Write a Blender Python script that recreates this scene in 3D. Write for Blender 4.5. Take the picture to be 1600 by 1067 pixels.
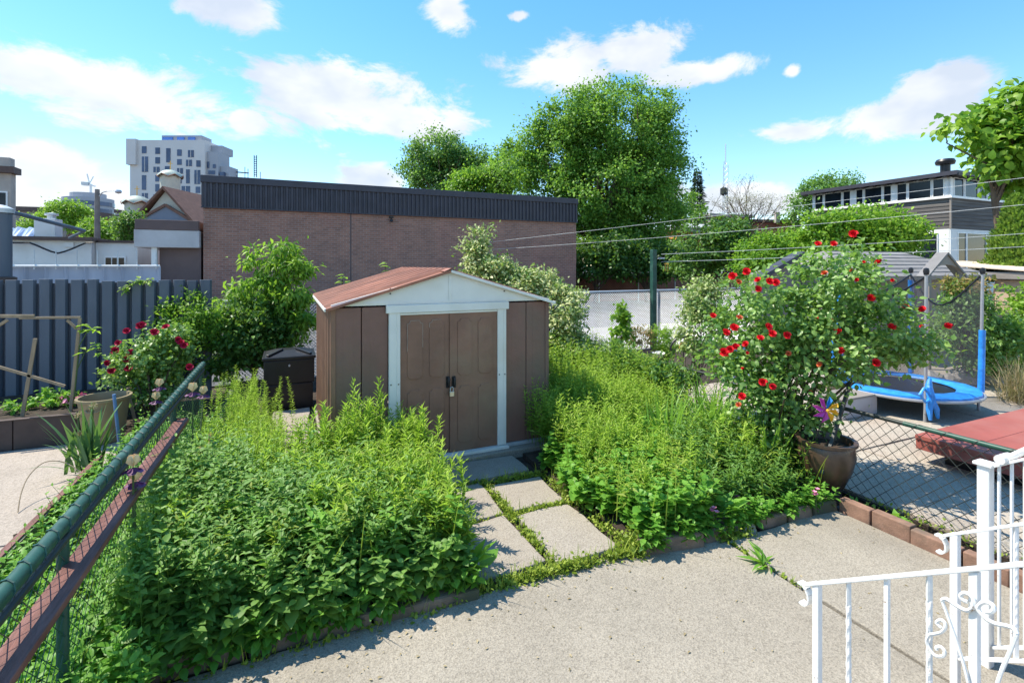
import bpy, bmesh, math, random
import numpy as np
from mathutils import Vector, Matrix

for o in list(bpy.data.objects):
    bpy.data.objects.remove(o)
SC = bpy.context.scene
COL = SC.collection
RAD = math.radians
random.seed(7)
rng = np.random.default_rng(11)

# ------------------------------------------------------------------ camera
CAM_Z = 2.2
FOC = 780.0                      # focal length in photo pixels (1600 wide)
TH = math.atan(350 / 780)        # the yard's depth axis lies 24 degrees left of the view
HOR = 415.0
cam_d = bpy.data.cameras.new('camera')
cam_d.sensor_width = 36
cam_d.lens = FOC / 1600 * 36
cam_d.shift_y = -(533.5 - HOR) / 1600
cam_d.clip_start = 0.05
cam_d.clip_end = 3000
cam = bpy.data.objects.new('camera', cam_d)
COL.objects.link(cam)
cam.location = (0, 0, CAM_Z)
cam.rotation_euler = (math.pi / 2, 0, -TH)
SC.camera = cam

# ------------------------------------------------------------------ sun, sky, exposure
SUN = Vector((-0.50, 0.40, 1.0)).normalized()      # direction to the sun
EL = math.asin(SUN.z)
sun_d = bpy.data.lights.new('sun', 'SUN')
sun_d.energy = 3.6
sun_d.angle = RAD(0.53)
sun_d.color = (1.0, 0.93, 0.80)
sun = bpy.data.objects.new('sun', sun_d)
COL.objects.link(sun)
sun.location = (0, 0, 30)
sun.rotation_euler = SUN.to_track_quat('Z', 'Y').to_euler()

SC.view_settings.view_transform = 'Standard'
SC.view_settings.look = 'None'
SC.view_settings.exposure = 1.17
SC.view_settings.gamma = 1.0
SC.view_settings.use_curve_mapping = False
SC.cycles.max_bounces = 10
SC.cycles.diffuse_bounces = 6
SC.cycles.glossy_bounces = 2
SC.cycles.transmission_bounces = 6
SC.cycles.transparent_max_bounces = 8
SC.cycles.caustics_reflective = False
SC.cycles.caustics_refractive = False

FW = np.array([math.sin(TH), math.cos(TH), 0.0])
RT = np.array([math.cos(TH), -math.sin(TH), 0.0])


def ray(u, v):
    d = FW + RT * ((u - 800) / FOC)
    return np.array([d[0], d[1], (HOR - v) / FOC])


def at_depth(u, v, t):
    return Vector(ray(u, v) * t) + Vector((0, 0, CAM_Z))


def on_z(u, v, z=0.0):
    d = ray(u, v)
    return Vector(d * ((z - CAM_Z) / d[2])) + Vector((0, 0, CAM_Z))


def on_x(u, v, X):
    d = ray(u, v)
    return Vector(d * (X / d[0])) + Vector((0, 0, CAM_Z))


def on_y(u, v, Y):
    d = ray(u, v)
    return Vector(d * (Y / d[1])) + Vector((0, 0, CAM_Z))


world = bpy.data.worlds.new('World')
SC.world = world
world.use_nodes = True
world.cycles.sampling_method = 'MANUAL'
world.cycles.sample_map_resolution = 256


def build_sky():
    nt = world.node_tree
    nt.nodes.clear()
    N = nt.nodes.new
    L = nt.links.new
    out = N('ShaderNodeOutputWorld')
    sky = N('ShaderNodeTexSky')
    sky.sky_type = 'NISHITA'
    sky.sun_disc = False
    sky.sun_elevation = EL
    sky.sun_rotation = math.atan2(SUN.x, SUN.y)
    sky.air_density = 1.0
    sky.dust_density = 0.05
    sky.ozone_density = 2.2
    hs = N('ShaderNodeHueSaturation')
    hs.inputs['Saturation'].default_value = 1.34
    hs.inputs['Hue'].default_value = 0.501
    hs.inputs['Value'].default_value = 1.25
    L(sky.outputs[0], hs.inputs['Color'])
    gm = N('ShaderNodeGamma')              # the photograph's sky runs more evenly from zenith to horizon
    gm.inputs['Gamma'].default_value = 0.8
    L(hs.outputs[0], gm.inputs['Color'])
    bg = N('ShaderNodeBackground')
    bg.inputs['Strength'].default_value = 0.15
    L(gm.outputs[0], bg.inputs['Color'])
    cl = N('ShaderNodeBackground')
    cl.inputs['Strength'].default_value = 0.48
    tc = N('ShaderNodeTexCoord')

    def math_(op, a, b=None, clamp=False):
        n = N('ShaderNodeMath')
        n.operation = op
        n.use_clamp = clamp
        for i, s in enumerate((a, b)):
            if s is None:
                continue
            if isinstance(s, (int, float)):
                n.inputs[i].default_value = s
            else:
                L(s, n.inputs[i])
        return n.outputs[0]

    # cloud banks: direction (photo pixel for those in view), half width, half height
    banks = [(190, 145, 175, 62), (90, 120, 110, 50), (560, 160, 175, 52), (480, 140, 90, 42), (650, 185, 95, 36),
             (355, 8, 90, 26), (700, 18, 42, 26), (880, 108, 85, 40), (1000, 80, 75, 34), (1100, 112, 95, 20),
             (1400, 180, 110, 34), (1470, 135, 70, 28), (1240, 207, 75, 18), (1237, 112, 16, 11), (60, 265, 95, 38),
             (80, 320, 190, 45), (580, 285, 70, 22), (1165, 312, 95, 24), (385, 190, 30, 18), (250, 335, 120, 30),
             (810, 26, 20, 9), (1020, 300, 60, 14)]
    dirs = []
    for u, v, a, b in banks:
        d = Vector(ray(u, v))
        ln = d.length
        dirs.append((d.normalized(), a / FOC / ln * 1.06, b / FOC / ln * 1.1))
    r2 = random.Random(5)
    for k in range(20):                      # the same kind of clouds over the rest of the sky
        az = TH + RAD(62) + (k + 0.5) / 20 * (2 * math.pi - RAD(124))
        e = RAD([14, 30, 48, 22][k % 4])
        w = r2.uniform(0.10, 0.22)
        dirs.append((Vector((math.sin(az) * math.cos(e), math.cos(az) * math.cos(e), math.sin(e))), w, w * r2.uniform(.28, .4)))
    tot = None
    for d, a, b in dirs:
        h = d.cross(Vector((0, 0, 1))).normalized()
        k = h.cross(d).normalized()
        m = N('ShaderNodeMapping')
        m.vector_type = 'TEXTURE'
        m.inputs['Location'].default_value = d
        m.inputs['Rotation'].default_value = Matrix((h, d, k)).transposed().to_euler()
        m.inputs['Scale'].default_value = (a * 1.55, 1.0, b * 1.75)
        L(tc.outputs['Generated'], m.inputs['Vector'])
        g = N('ShaderNodeTexGradient')
        g.gradient_type = 'SPHERICAL'
        L(m.outputs[0], g.inputs[0])
        tot = g.outputs['Fac'] if tot is None else math_('MAXIMUM', tot, g.outputs['Fac'])
    mp = N('ShaderNodeMapping')
    mp.inputs['Scale'].default_value = (1, 1, 1.9)
    L(tc.outputs['Generated'], mp.inputs['Vector'])
    nz = N('ShaderNodeTexNoise')
    nz.inputs['Scale'].default_value = 6.4
    nz.inputs['Detail'].default_value = 9
    nz.inputs['Roughness'].default_value = 0.66
    nz.inputs['Distortion'].default_value = 0.35
    L(mp.outputs[0], nz.inputs['Vector'])
    dens = math_('ADD', math_('SUBTRACT', math_('MULTIPLY', tot, 1.15), 0.35), math_('MULTIPLY', math_('SUBTRACT', nz.outputs[0], 0.5), 2.1))
    mr = N('ShaderNodeMapRange')
    mr.interpolation_type = 'SMOOTHSTEP'
    mr.inputs['From Min'].default_value = 0.06
    mr.inputs['From Max'].default_value = 0.42
    L(dens, mr.inputs['Value'])
    msk = math_('MULTIPLY', mr.outputs[0], 0.92)
    # greyer undersides: compare with the noise a little higher up
    mp2 = N('ShaderNodeMapping')
    mp2.inputs['Scale'].default_value = (1, 1, 1.9)
    mp2.inputs['Location'].default_value = (0, 0, 0.06)
    L(tc.outputs['Generated'], mp2.inputs['Vector'])
    nz2 = N('ShaderNodeTexNoise')
    nz2.inputs['Scale'].default_value = 6.4
    nz2.inputs['Detail'].default_value = 4
    L(mp2.outputs[0], nz2.inputs['Vector'])
    gr = N('ShaderNodeMapRange')
    gr.inputs['From Min'].default_value = 0.42
    gr.inputs['From Max'].default_value = 0.66
    L(nz2.outputs[0], gr.inputs['Value'])
    cr = N('ShaderNodeMix')
    cr.data_type = 'RGBA'
    cr.inputs['A'].default_value = (1.0, 1.0, 1.0, 1)
    cr.inputs['B'].default_value = (0.70, 0.76, 0.86, 1)
    L(gr.outputs[0], cr.inputs['Factor'])
    L(cr.outputs['Result'], cl.inputs['Color'])
    mx = N('ShaderNodeMixShader')
    L(msk, mx.inputs[0])
    L(bg.outputs[0], mx.inputs[1])
    L(cl.outputs[0], mx.inputs[2])
    L(mx.outputs[0], out.inputs['Surface'])


build_sky()

# ------------------------------------------------------------------ materials


class NT:
    def __init__(self, name):
        self.m = bpy.data.materials.new(name)
        self.m.use_nodes = True
        self.t = self.m.node_tree
        self.b = self.t.nodes['Principled BSDF']
        self.out = self.t.nodes['Material Output']
        self.tc = self.t.nodes.new('ShaderNodeTexCoord')

    def n(self, ty, **kw):
        x = self.t.nodes.new('ShaderNode' + ty)
        for k, v in kw.items():
            if k in x.inputs.keys():
                x.inputs[k].default_value = v
            else:
                setattr(x, k, v)
        return x

    def l(self, a, b):
        self.t.links.new(a, b)

    def coords(self, scale=(1, 1, 1), rot=(0, 0, 0)):
        mp = self.n('Mapping')
        mp.inputs['Scale'].default_value = scale
        mp.inputs['Rotation'].default_value = rot
        self.l(self.tc.outputs['Object'], mp.inputs['Vector'])
        return mp.outputs[0]

    def noise(self, vec, scale, detail=5, rough=.55):
        x = self.n('TexNoise', Scale=scale, Detail=detail, Roughness=rough)
        self.l(vec, x.inputs['Vector'])
        return x.outputs[0]

    def ramp(self, fac, stops):
        r = self.n('ValToRGB')
        e = r.color_ramp.elements
        while len(e) < len(stops):
            e.new(0.5)
        for i, (p, c) in enumerate(stops):
            e[i].position = p
            e[i].color = (c[0], c[1], c[2], 1)
        self.l(fac, r.inputs[0])
        return r.outputs[0]

    def mix(self, fac, a, b, mode='MIX'):
        x = self.n('Mix', data_type='RGBA', blend_type=mode)
        for nm, s in (('Factor', fac), ('A', a), ('B', b)):
            if isinstance(s, (int, float)):
                x.inputs[nm].default_value = s
            elif isinstance(s, tuple):
                x.inputs[nm].default_value = (s[0], s[1], s[2], 1)
            else:
                self.l(s, x.inputs[nm])
        return x.outputs['Result']

    def bump(self, h, strength, dist=0.01):
        x = self.n('Bump', Strength=strength, Distance=dist)
        self.l(h, x.inputs['Height'])
        self.l(x.outputs[0], self.b.inputs['Normal'])


def sc3(c, k):
    return tuple(min(1, x * k) for x in c)


def pmat(name, col, var=.25, scale=4, rough=.7, bump=.15, bscale=None, metal=0, stretch=(1, 1, 1), stain=None, spec=.4, bdist=.01, col2=None):
    """a plain surface: base colour with mottling, a stain tone and fine relief"""
    m = NT(name)
    v = m.coords(stretch)
    f = m.noise(v, scale, 6, .6)
    c = m.ramp(f, [(.3, sc3(col, 1 - var)), (.7, col2 or sc3(col, 1 + var))])
    if stain:
        g = m.noise(v, scale * .33, 4, .6)
        k = m.n('MapRange')
        k.inputs['From Min'].default_value = .5
        k.inputs['From Max'].default_value = .68
        m.l(g, k.inputs['Value'])
        c = m.mix(k.outputs[0], c, stain)
    m.l(c, m.b.inputs['Base Color'])
    m.b.inputs['Roughness'].default_value = rough
    m.b.inputs['Metallic'].default_value = metal
    m.b.inputs['Specular IOR Level'].default_value = spec
    if bump:
        m.bump(m.noise(v, bscale or scale * 12, 4, .6), bump, bdist)
    return m.m


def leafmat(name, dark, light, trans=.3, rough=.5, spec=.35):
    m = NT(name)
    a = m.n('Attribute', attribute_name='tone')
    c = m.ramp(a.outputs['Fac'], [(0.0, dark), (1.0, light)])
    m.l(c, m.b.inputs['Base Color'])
    m.b.inputs['Roughness'].default_value = rough
    m.b.inputs['Specular IOR Level'].default_value = spec
    tr = m.n('BsdfTranslucent')
    tcol = m.mix(.5, c, (0.32, 0.56, 0.04))
    m.l(tcol, tr.inputs['Color'])
    mx = m.n('MixShader')
    mx.inputs[0].default_value = trans
    m.l(m.b.outputs[0], mx.inputs[1])
    m.l(tr.outputs[0], mx.inputs[2])
    m.l(mx.outputs[0], m.out.inputs['Surface'])
    return m.m


def concretemat(name, a, b, speck, speckle=90, rough=.85, stain=(.2, .18, .15), amt=.35):
    m = NT(name)
    v = m.coords()
    big = m.noise(v, 1.1, 7, .62)
    c = m.ramp(big, [(.32, a), (.68, b)])
    vo = m.n('TexVoronoi', Scale=speckle)
    m.l(v, vo.inputs['Vector'])
    sp = m.ramp(vo.outputs['Color'], [(.25, sc3(speck, .55)), (.5, (1, 1, 1)), (.8, sc3(speck, 1.5))])
    c = m.mix(.36, c, sp, 'MULTIPLY')
    st = m.noise(v, .9, 8, .72)
    k = m.n('MapRange')
    k.inputs['From Min'].default_value = .45
    k.inputs['From Max'].default_value = .8
    k.inputs['To Max'].default_value = amt
    m.l(st, k.inputs['Value'])
    c = m.mix(k.outputs[0], c, stain)
    fine = m.noise(v, 120, 5, .8)
    c = m.mix(.6, c, m.ramp(fine, [(.36, (.3, .29, .28)), (.52, (.95, .95, .95)), (.66, (1.25, 1.22, 1.18))]), 'MULTIPLY')
    m.l(c, m.b.inputs['Base Color'])
    m.b.inputs['Roughness'].default_value = rough
    m.b.inputs['Specular IOR Level'].default_value = .3
    m.bump(vo.outputs['Distance'], .35, .006)
    return m.m


MT = {}


def build_materials():
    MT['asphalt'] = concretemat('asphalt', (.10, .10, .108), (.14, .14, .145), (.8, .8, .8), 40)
    MT['pale_lot'] = concretemat('pale_lot_concrete', (.30, .285, .26), (.37, .35, .32), (.8, .8, .8), 60)
    MT['patio'] = concretemat('patio_concrete', (.295, .26, .208), (.38, .338, .272), (.8, .77, .72), 95, amt=.5, stain=(.20, .18, .145))
    MT['paver'] = concretemat('aggregate_paver', (.32, .28, .23), (.39, .345, .285), (.85, .78, .68), 110, amt=.3)
    MT['yard_l'] = concretemat('left_yard_concrete', (.36, .305, .25), (.43, .37, .31), (.9, .88, .85), 60, amt=.25)
    MT['yard_r'] = concretemat('right_yard_concrete', (.38, .335, .27), (.47, .415, .34), (.85, .8, .75), 60, amt=.35, stain=(.42, .25, .2))
    MT['soil'] = pmat('soil', (.045, .032, .022), .5, 9, .95, .8, 30, bdist=.03)
    MT['kerb'] = pmat('kerb_concrete', (.17, .125, .09), .45, 5, .9, .5, 60, stain=(.07, .075, .045))
    MT['brick_kerb'] = pmat('kerb_brick', (.25, .145, .10), .3, 9, .9, .4, 90, stain=(.15, .11, .08))
    MT['shed'] = pmat('shed_brown_steel', (.205, .105, .080), .16, 2.2, .5, .25, 3.5, bdist=.05, stain=(.16, .115, .085))
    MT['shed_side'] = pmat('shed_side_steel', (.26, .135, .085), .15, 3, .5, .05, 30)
    MT['shed_door'] = pmat('shed_door_steel', (.225, .115, .075), .24, 2.4, .45, .25, 3.5, bdist=.05, stain=(.235, .155, .10))
    MT['worn'] = pmat('worn_paint_edge', (.34, .28, .24), .3, 12, .6, 0)
    MT['cream'] = pmat('cream_trim', (.74, .72, .66), .06, 2.5, .45, .04, 30, stain=(.64, .61, .53))
    MT['roof_red'] = pmat('roof_red_steel', (.31, .125, .075), .45, 5, .5, .05, 40, stain=(.20, .085, .055), stretch=(.35, 3, 1))
    MT['black'] = pmat('black_plastic', (.012, .012, .015), .3, 5, .4, .1, 40)
    MT['blackmetal'] = pmat('black_metal', (.02, .02, .02), .3, 8, .45, .1, 60)
    MT['brass'] = pmat('padlock_metal', (.62, .58, .48), .1, 20, .3, 0, metal=.8)
    MT['screw'] = pmat('screw_head', (.05, .05, .05), .1, 20, .4, 0)
    MT['greenpaint'] = pmat('green_fence_vinyl', (.016, .066, .045), .3, 8, .45, .05, 60, stain=(.06, .13, .10))
    MT['greenwire'] = pmat('green_wire', (.012, .06, .045), .2, 8, .4, 0)
    MT['darkwire'] = pmat('dark_wire', (.03, .035, .03), .3, 8, .5, 0)
    MT['galv'] = pmat('galvanised_steel', (.52, .54, .56), .12, 9, .45, .05, 60, metal=.35)
    MT['redwood'] = pmat('red_stained_board', (.145, .055, .04), .35, 7, .6, .3, 30, stretch=(8, 1, 8), stain=(.22, .10, .08))
    MT['oldwood'] = pmat('weathered_wood', (.30, .23, .15), .35, 6, .85, .4, 30, stretch=(1, 1, .25))
    MT['greyboard'] = pmat('grey_green_board', (.16, .17, .12), .35, 6, .85, .3, 30)
    MT['planter'] = pmat('brown_planter', (.075, .052, .045), .2, 5, .7, .15, 40)
    MT['bluegrey'] = pmat('blue_grey_steel', (.098, .12, .155), .16, 3, .5, .06, 14, stain=(.075, .09, .122), stretch=(1, 1, .25))
    MT['bluegrey_dark'] = pmat('blue_grey_steel_recess', (.05, .063, .09), .16, 3, .55, .06, 14)
    MT['bucket'] = pmat('tan_plastic_tub', (.24, .19, .105), .12, 4, .5, .05, 30)
    MT['bluepole'] = pmat('blue_pole', (.12, .22, .42), .2, 6, .4, 0)
    MT['clay'] = pmat('glazed_pot', (.075, .045, .028), .45, 5, .32, .1, 30, stain=(.02, .015, .012), spec=.6)
    MT['white'] = pmat('white_paint', (.78, .78, .77), .04, 5, .35, .06, 60, stain=(.70, .69, .66))
    MT['whitewall'] = pmat('white_wall', (.70, .70, .68), .05, 2, .8, .05, 20, stain=(.6, .6, .57))
    MT['fascia'] = pmat('dark_fascia_steel', (.046, .045, .060), .2, 2, .5, .04, 20)
    MT['annex_brown'] = pmat('annex_brown_band', (.125, .085, .08), .2, 1, .7, .05, 20)
    MT['annex_conc'] = pmat('annex_concrete', (.48, .46, .46), .12, 1.5, .85, .1, 20, stain=(.34, .31, .31))
    MT['bark'] = pmat('bark', (.12, .085, .06), .4, 9, .95, .7, 30, stretch=(1, 1, .25), bdist=.03)
    MT['stem'] = pmat('stem', (.06, .10, .03), .3, 9, .7, 0)
    MT['cane'] = pmat('rose_cane', (.07, .05, .03), .4, 9, .8, .2, 40)
    MT['glass'] = pmat('dark_window_glass', (.015, .02, .03), .5, 1.2, .1, 0, spec=.25)
    MT['glass_blue'] = pmat('blue_window_glass', (.06, .085, .16), .3, .25, .15, 0, spec=.4)
    MT['glass_bright'] = pmat('bright_blue_glass', (.05, .16, .55), .3, .25, .1, 0, spec=.8)
    MT['apt'] = pmat('apartment_panel', (.60, .57, .56), .05, .15, .8, 0)
    MT['apt_side'] = pmat('apartment_grey_panel', (.36, .37, .41), .05, .15, .8, 0)
    MT['church'] = pmat('church_render', (.50, .47, .40), .12, .6, .85, .05, 4)
    MT['church_blue'] = pmat('church_pediment', (.17, .19, .24), .12, .6, .8, 0)
    MT['church_roof'] = pmat('church_roof', (.17, .085, .06), .2, 2, .8, .1, 10)
    MT['dome'] = pmat('dome_copper', (.36, .41, .35), .15, 2, .5, 0)
    MT['shingle'] = None
    MT['redplat'] = pmat('red_painted_deck', (.31, .085, .065), .14, 3, .6, .1, 40, stain=(.34, .12, .095))
    MT['blue_pad'] = pmat('blue_vinyl', (.035, .27, .74), .25, 9, .35, .3, 14, bdist=.03)
    MT['grey_steel'] = pmat('grey_pole', (.36, .37, .38), .1, 9, .4, 0, metal=.3)
    MT['tan'] = pmat('tan_stucco', (.50, .36, .26), .1, 2, .85, .1, 30)
    MT['tan_roof'] = pmat('tan_roof', (.62, .50, .38), .1, 2, .85, .05, 30)
    MT['greywall'] = pmat('grey_siding', (.24, .21, .185), .1, 2, .8, .05, 30)
    MT['orange'] = pmat('orange_render', (.56, .27, .06), .12, 2, .8, 0)
    MT['redbrick'] = pmat('far_red_brick', (.30, .13, .095), .2, 3, .85, 0)
    MT['beige'] = pmat('beige_stone', (.42, .37, .33), .15, 1.5, .85, .05, 12)
    MT['cornice'] = pmat('brown_cornice', (.10, .065, .055), .2, 2, .7, 0)
    MT['palefence'] = pmat('pale_fence_steel', (.42, .43, .50), .12, 2.5, .5, .04, 20, stain=(.30, .31, .37), stretch=(1, 1, .2))
    MT['pole'] = pmat('concrete_pole', (.22, .19, .17), .2, 3, .85, .1, 20)
    MT['wire'] = pmat('line_wire', (.55, .56, .55), .1, 5, .5, 0)
    MT['rope'] = pmat('rope_dark', (.1, .1, .1), .1, 5, .6, 0)
    MT['rock'] = pmat('field_stone', (.34, .31, .28), .35, 5, .9, .5, 25)
    MT['rose_red'] = pmat('rose_petal', (.75, .018, .03), .3, 14, .5, .1, 60, spec=.3)
    MT['rose_dark'] = pmat('rose_petal_dark', (.48, .02, .07), .4, 14, .55, .1, 60, spec=.3)
    MT['rose_orange'] = pmat('rose_petal_fading', (.62, .14, .05), .3, 14, .55, .1, 60, spec=.3)
    MT['petal_white'] = pmat('white_petal', (.82, .80, .74), .06, 20, .5, 0)
    MT['petal_cream'] = pmat('cream_petal', (.78, .60, .34), .15, 20, .5, 0)
    MT['petal_purple'] = pmat('purple_petal', (.12, .03, .10), .4, 20, .55, 0)
    MT['petal_pink'] = pmat('pink_petal', (.66, .24, .36), .25, 20, .5, 0)
    MT['magenta'] = pmat('magenta_plastic', (.50, .06, .34), .15, 9, .4, 0)
    MT['yellow'] = pmat('yellow_plastic', (.75, .40, .03), .15, 9, .4, 0)
    MT['bluefoil'] = pmat('blue_plastic', (.03, .20, .55), .3, 9, .35, 0)
    MT['tarp'] = pmat('pale_blue_tarp', (.28, .38, .56), .3, 4, .5, .2, 10)
    # foliage
    MT['mint'] = leafmat('mint_leaf', (.085, .20, .036), (.26, .44, .10), 0.46, .5)
    MT['golden'] = leafmat('goldenrod_leaf', (.14, .30, .025), (.47, .62, .09), 0.5, .5)
    MT['cover'] = leafmat('broad_cover_leaf', (.068, .235, .026), (.26, .50, .075), 0.48, .45)
    MT['strap'] = leafmat('strap_leaf', (0.081, 0.229, 0.033), (0.276, 0.486, 0.078), 0.44, .42)
    MT['iris'] = leafmat('iris_blade', (.05, .13, .055), (.13, .27, .11), .25, .5)
    MT['moss'] = leafmat('joint_weed', (.12, .19, .02), (.33, .40, .05), .3, .6)
    MT['rose_leaf'] = leafmat('rose_leaf', (.075, .175, .036), (.33, .50, .13), 0.4, .42, .5)
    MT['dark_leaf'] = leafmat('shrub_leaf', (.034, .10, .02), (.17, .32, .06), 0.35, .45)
    MT['tree_leaf'] = leafmat('maple_leaf', (.065, .175, .030), (.29, .50, .075), 0.48, .5)
    MT['tree_leaf2'] = leafmat('linden_leaf', (.06, .16, .045), (.21, .38, .09), 0.45, .55)
    MT['bright_leaf'] = leafmat('bright_leaf', (0.089, 0.236, 0.022), (0.358, 0.525, 0.062), 0.51, .45)
    MT['varieg'] = leafmat('variegated_leaf', (.12, .23, .04), (.74, .72, .36), .3, .45)
    MT['cedar'] = leafmat('cedar_spray', (.06, .14, .02), (.26, .38, .05), 0.45, .7)
    MT['conifer'] = leafmat('conifer_spray', (.015, .045, .022), (.05, .10, .045), .1, .7)
    MT['twig'] = leafmat('budding_twig', (.17, .145, .085), (.34, .30, .17), .2, .8)
    MT['photinia'] = leafmat('bronze_young_leaf', (.10, .14, .03), (.42, .24, .10), .3, .45)
    MT['drygrass'] = leafmat('dry_grass', (.23, .17, .09), (.45, .36, .22), .2, .8)
    # special surfaces
    m = NT('brick_wall')
    mp = m.n('Mapping')
    mp.inputs['Rotation'].default_value = (RAD(90), 0, 0)
    m.l(m.tc.outputs['Object'], mp.inputs['Vector'])
    bt = m.n('TexBrick', Scale=1.0)
    bt.offset = .5
    for k, v in (('Brick Width', .235), ('Row Height', .085), ('Mortar Size', .010), ('Mortar Smooth', .15), ('Bias', .0)):
        bt.inputs[k].default_value = v
    bt.inputs['Color1'].default_value = (.35, .18, .132, 1)
    bt.inputs['Color2'].default_value = (.25, .13, .10, 1)
    bt.inputs['Mortar'].default_value = (.31, .245, .215, 1)
    sep = m.n('SeparateXYZ')
    m.l(m.tc.outputs['Object'], sep.inputs[0])
    cmb = m.n('CombineXYZ')
    m.l(sep.outputs['X'], cmb.inputs['X'])
    m.l(sep.outputs['Z'], cmb.inputs['Y'])
    m.l(cmb.outputs[0], bt.inputs['Vector'])
    v = m.coords((1, 1, 1))
    tint = m.ramp(m.noise(v, .28, 5, .6), [(.3, (.92, .94, .92)), (.52, (1.0, .97, .94)), (.72, (1.14, .94, .94))])
    c = m.mix(1.0, bt.outputs['Color'], tint, 'MULTIPLY')
    g = m.ramp(m.noise(v, 1.4, 6, .65), [(.3, (.82, .82, .84)), (.7, (1.15, 1.12, 1.1))])
    c = m.mix(1.0, c, g, 'MULTIPLY')
    m.l(c, m.b.inputs['Base Color'])
    m.b.inputs['Roughness'].default_value = .9
    inv = m.n('Math', operation='SUBTRACT')
    inv.inputs[0].default_value = 1
    m.l(bt.outputs['Fac'], inv.inputs[1])
    m.bump(inv.outputs[0], .5, .01)
    MT['brickwall'] = m.m
    # dark weathered siding
    MT['siding'] = pmat('dark_weathered_siding', (.10, .092, .088), .35, 1.6, .85, .3, 14, stretch=(.35, .35, 5), stain=(.18, .165, .15))
    MT['shingle'] = pmat('grey_shingle', (.20, .19, .185), .25, 3, .9, .3, 30, stain=(.20, .195, .19))
    MT['greyroof'] = pmat('pale_grey_roof', (.36, .38, .39), .1, 1, .85, 0)
    m = NT('white_painted_iron')
    v = m.coords()
    c = m.ramp(m.noise(v, 6, 5, .6), [(.3, (.66, .65, .62)), (.7, (.80, .79, .77))])
    k = m.n('MapRange')
    k.inputs['From Min'].default_value = .66
    k.inputs['From Max'].default_value = .72
    m.l(m.noise(v, 34, 4, .7), k.inputs['Value'])
    c = m.mix(k.outputs[0], c, (.30, .20, .13))
    m.l(c, m.b.inputs['Base Color'])
    m.b.inputs['Roughness'].default_value = .45
    m.bump(m.noise(v, 70, 3, .6), .25, .004)
    MT['iron'] = m.m
    # trampoline net: mostly open weave
    m = NT('safety_net')
    m.b.inputs['Base Color'].default_value = (.05, .05, .06, 1)
    m.b.inputs['Roughness'].default_value = .8
    tr = m.n('BsdfTransparent')
    mx = m.n('MixShader')
    mx.inputs[0].default_value = .48
    m.l(tr.outputs[0], mx.inputs[1])
    m.l(m.b.outputs[0], mx.inputs[2])
    m.l(mx.outputs[0], m.out.inputs['Surface'])
    MT['net'] = m.m


build_materials()

# ------------------------------------------------------------------ mesh helpers
ORG = {}


def tag(o, label=None, cat=None, group=None, kind=None):
    if label:
        o['label'] = label
    if cat:
        o['category'] = cat
    if group:
        o['group'] = group
    if kind:
        o['kind'] = kind
    return o


def thing(name, label, cat, loc, group=None):
    o = bpy.data.objects.new(name, None)
    COL.objects.link(o)
    o.empty_display_size = .1
    o.location = loc
    ORG[o.name] = Vector(loc)
    return tag(o, label, cat, group)


def link_mesh(name, me, mats, parent, org):
    for m in mats:
        me.materials.append(MT[m] if isinstance(m, str) else m)
    o = bpy.data.objects.new(name, me)
    COL.objects.link(o)
    if parent is not None:
        o.parent = parent
        ORG[o.name] = ORG[parent.name]
    else:
        o.location = org
        ORG[o.name] = Vector(org)
    return o


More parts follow.
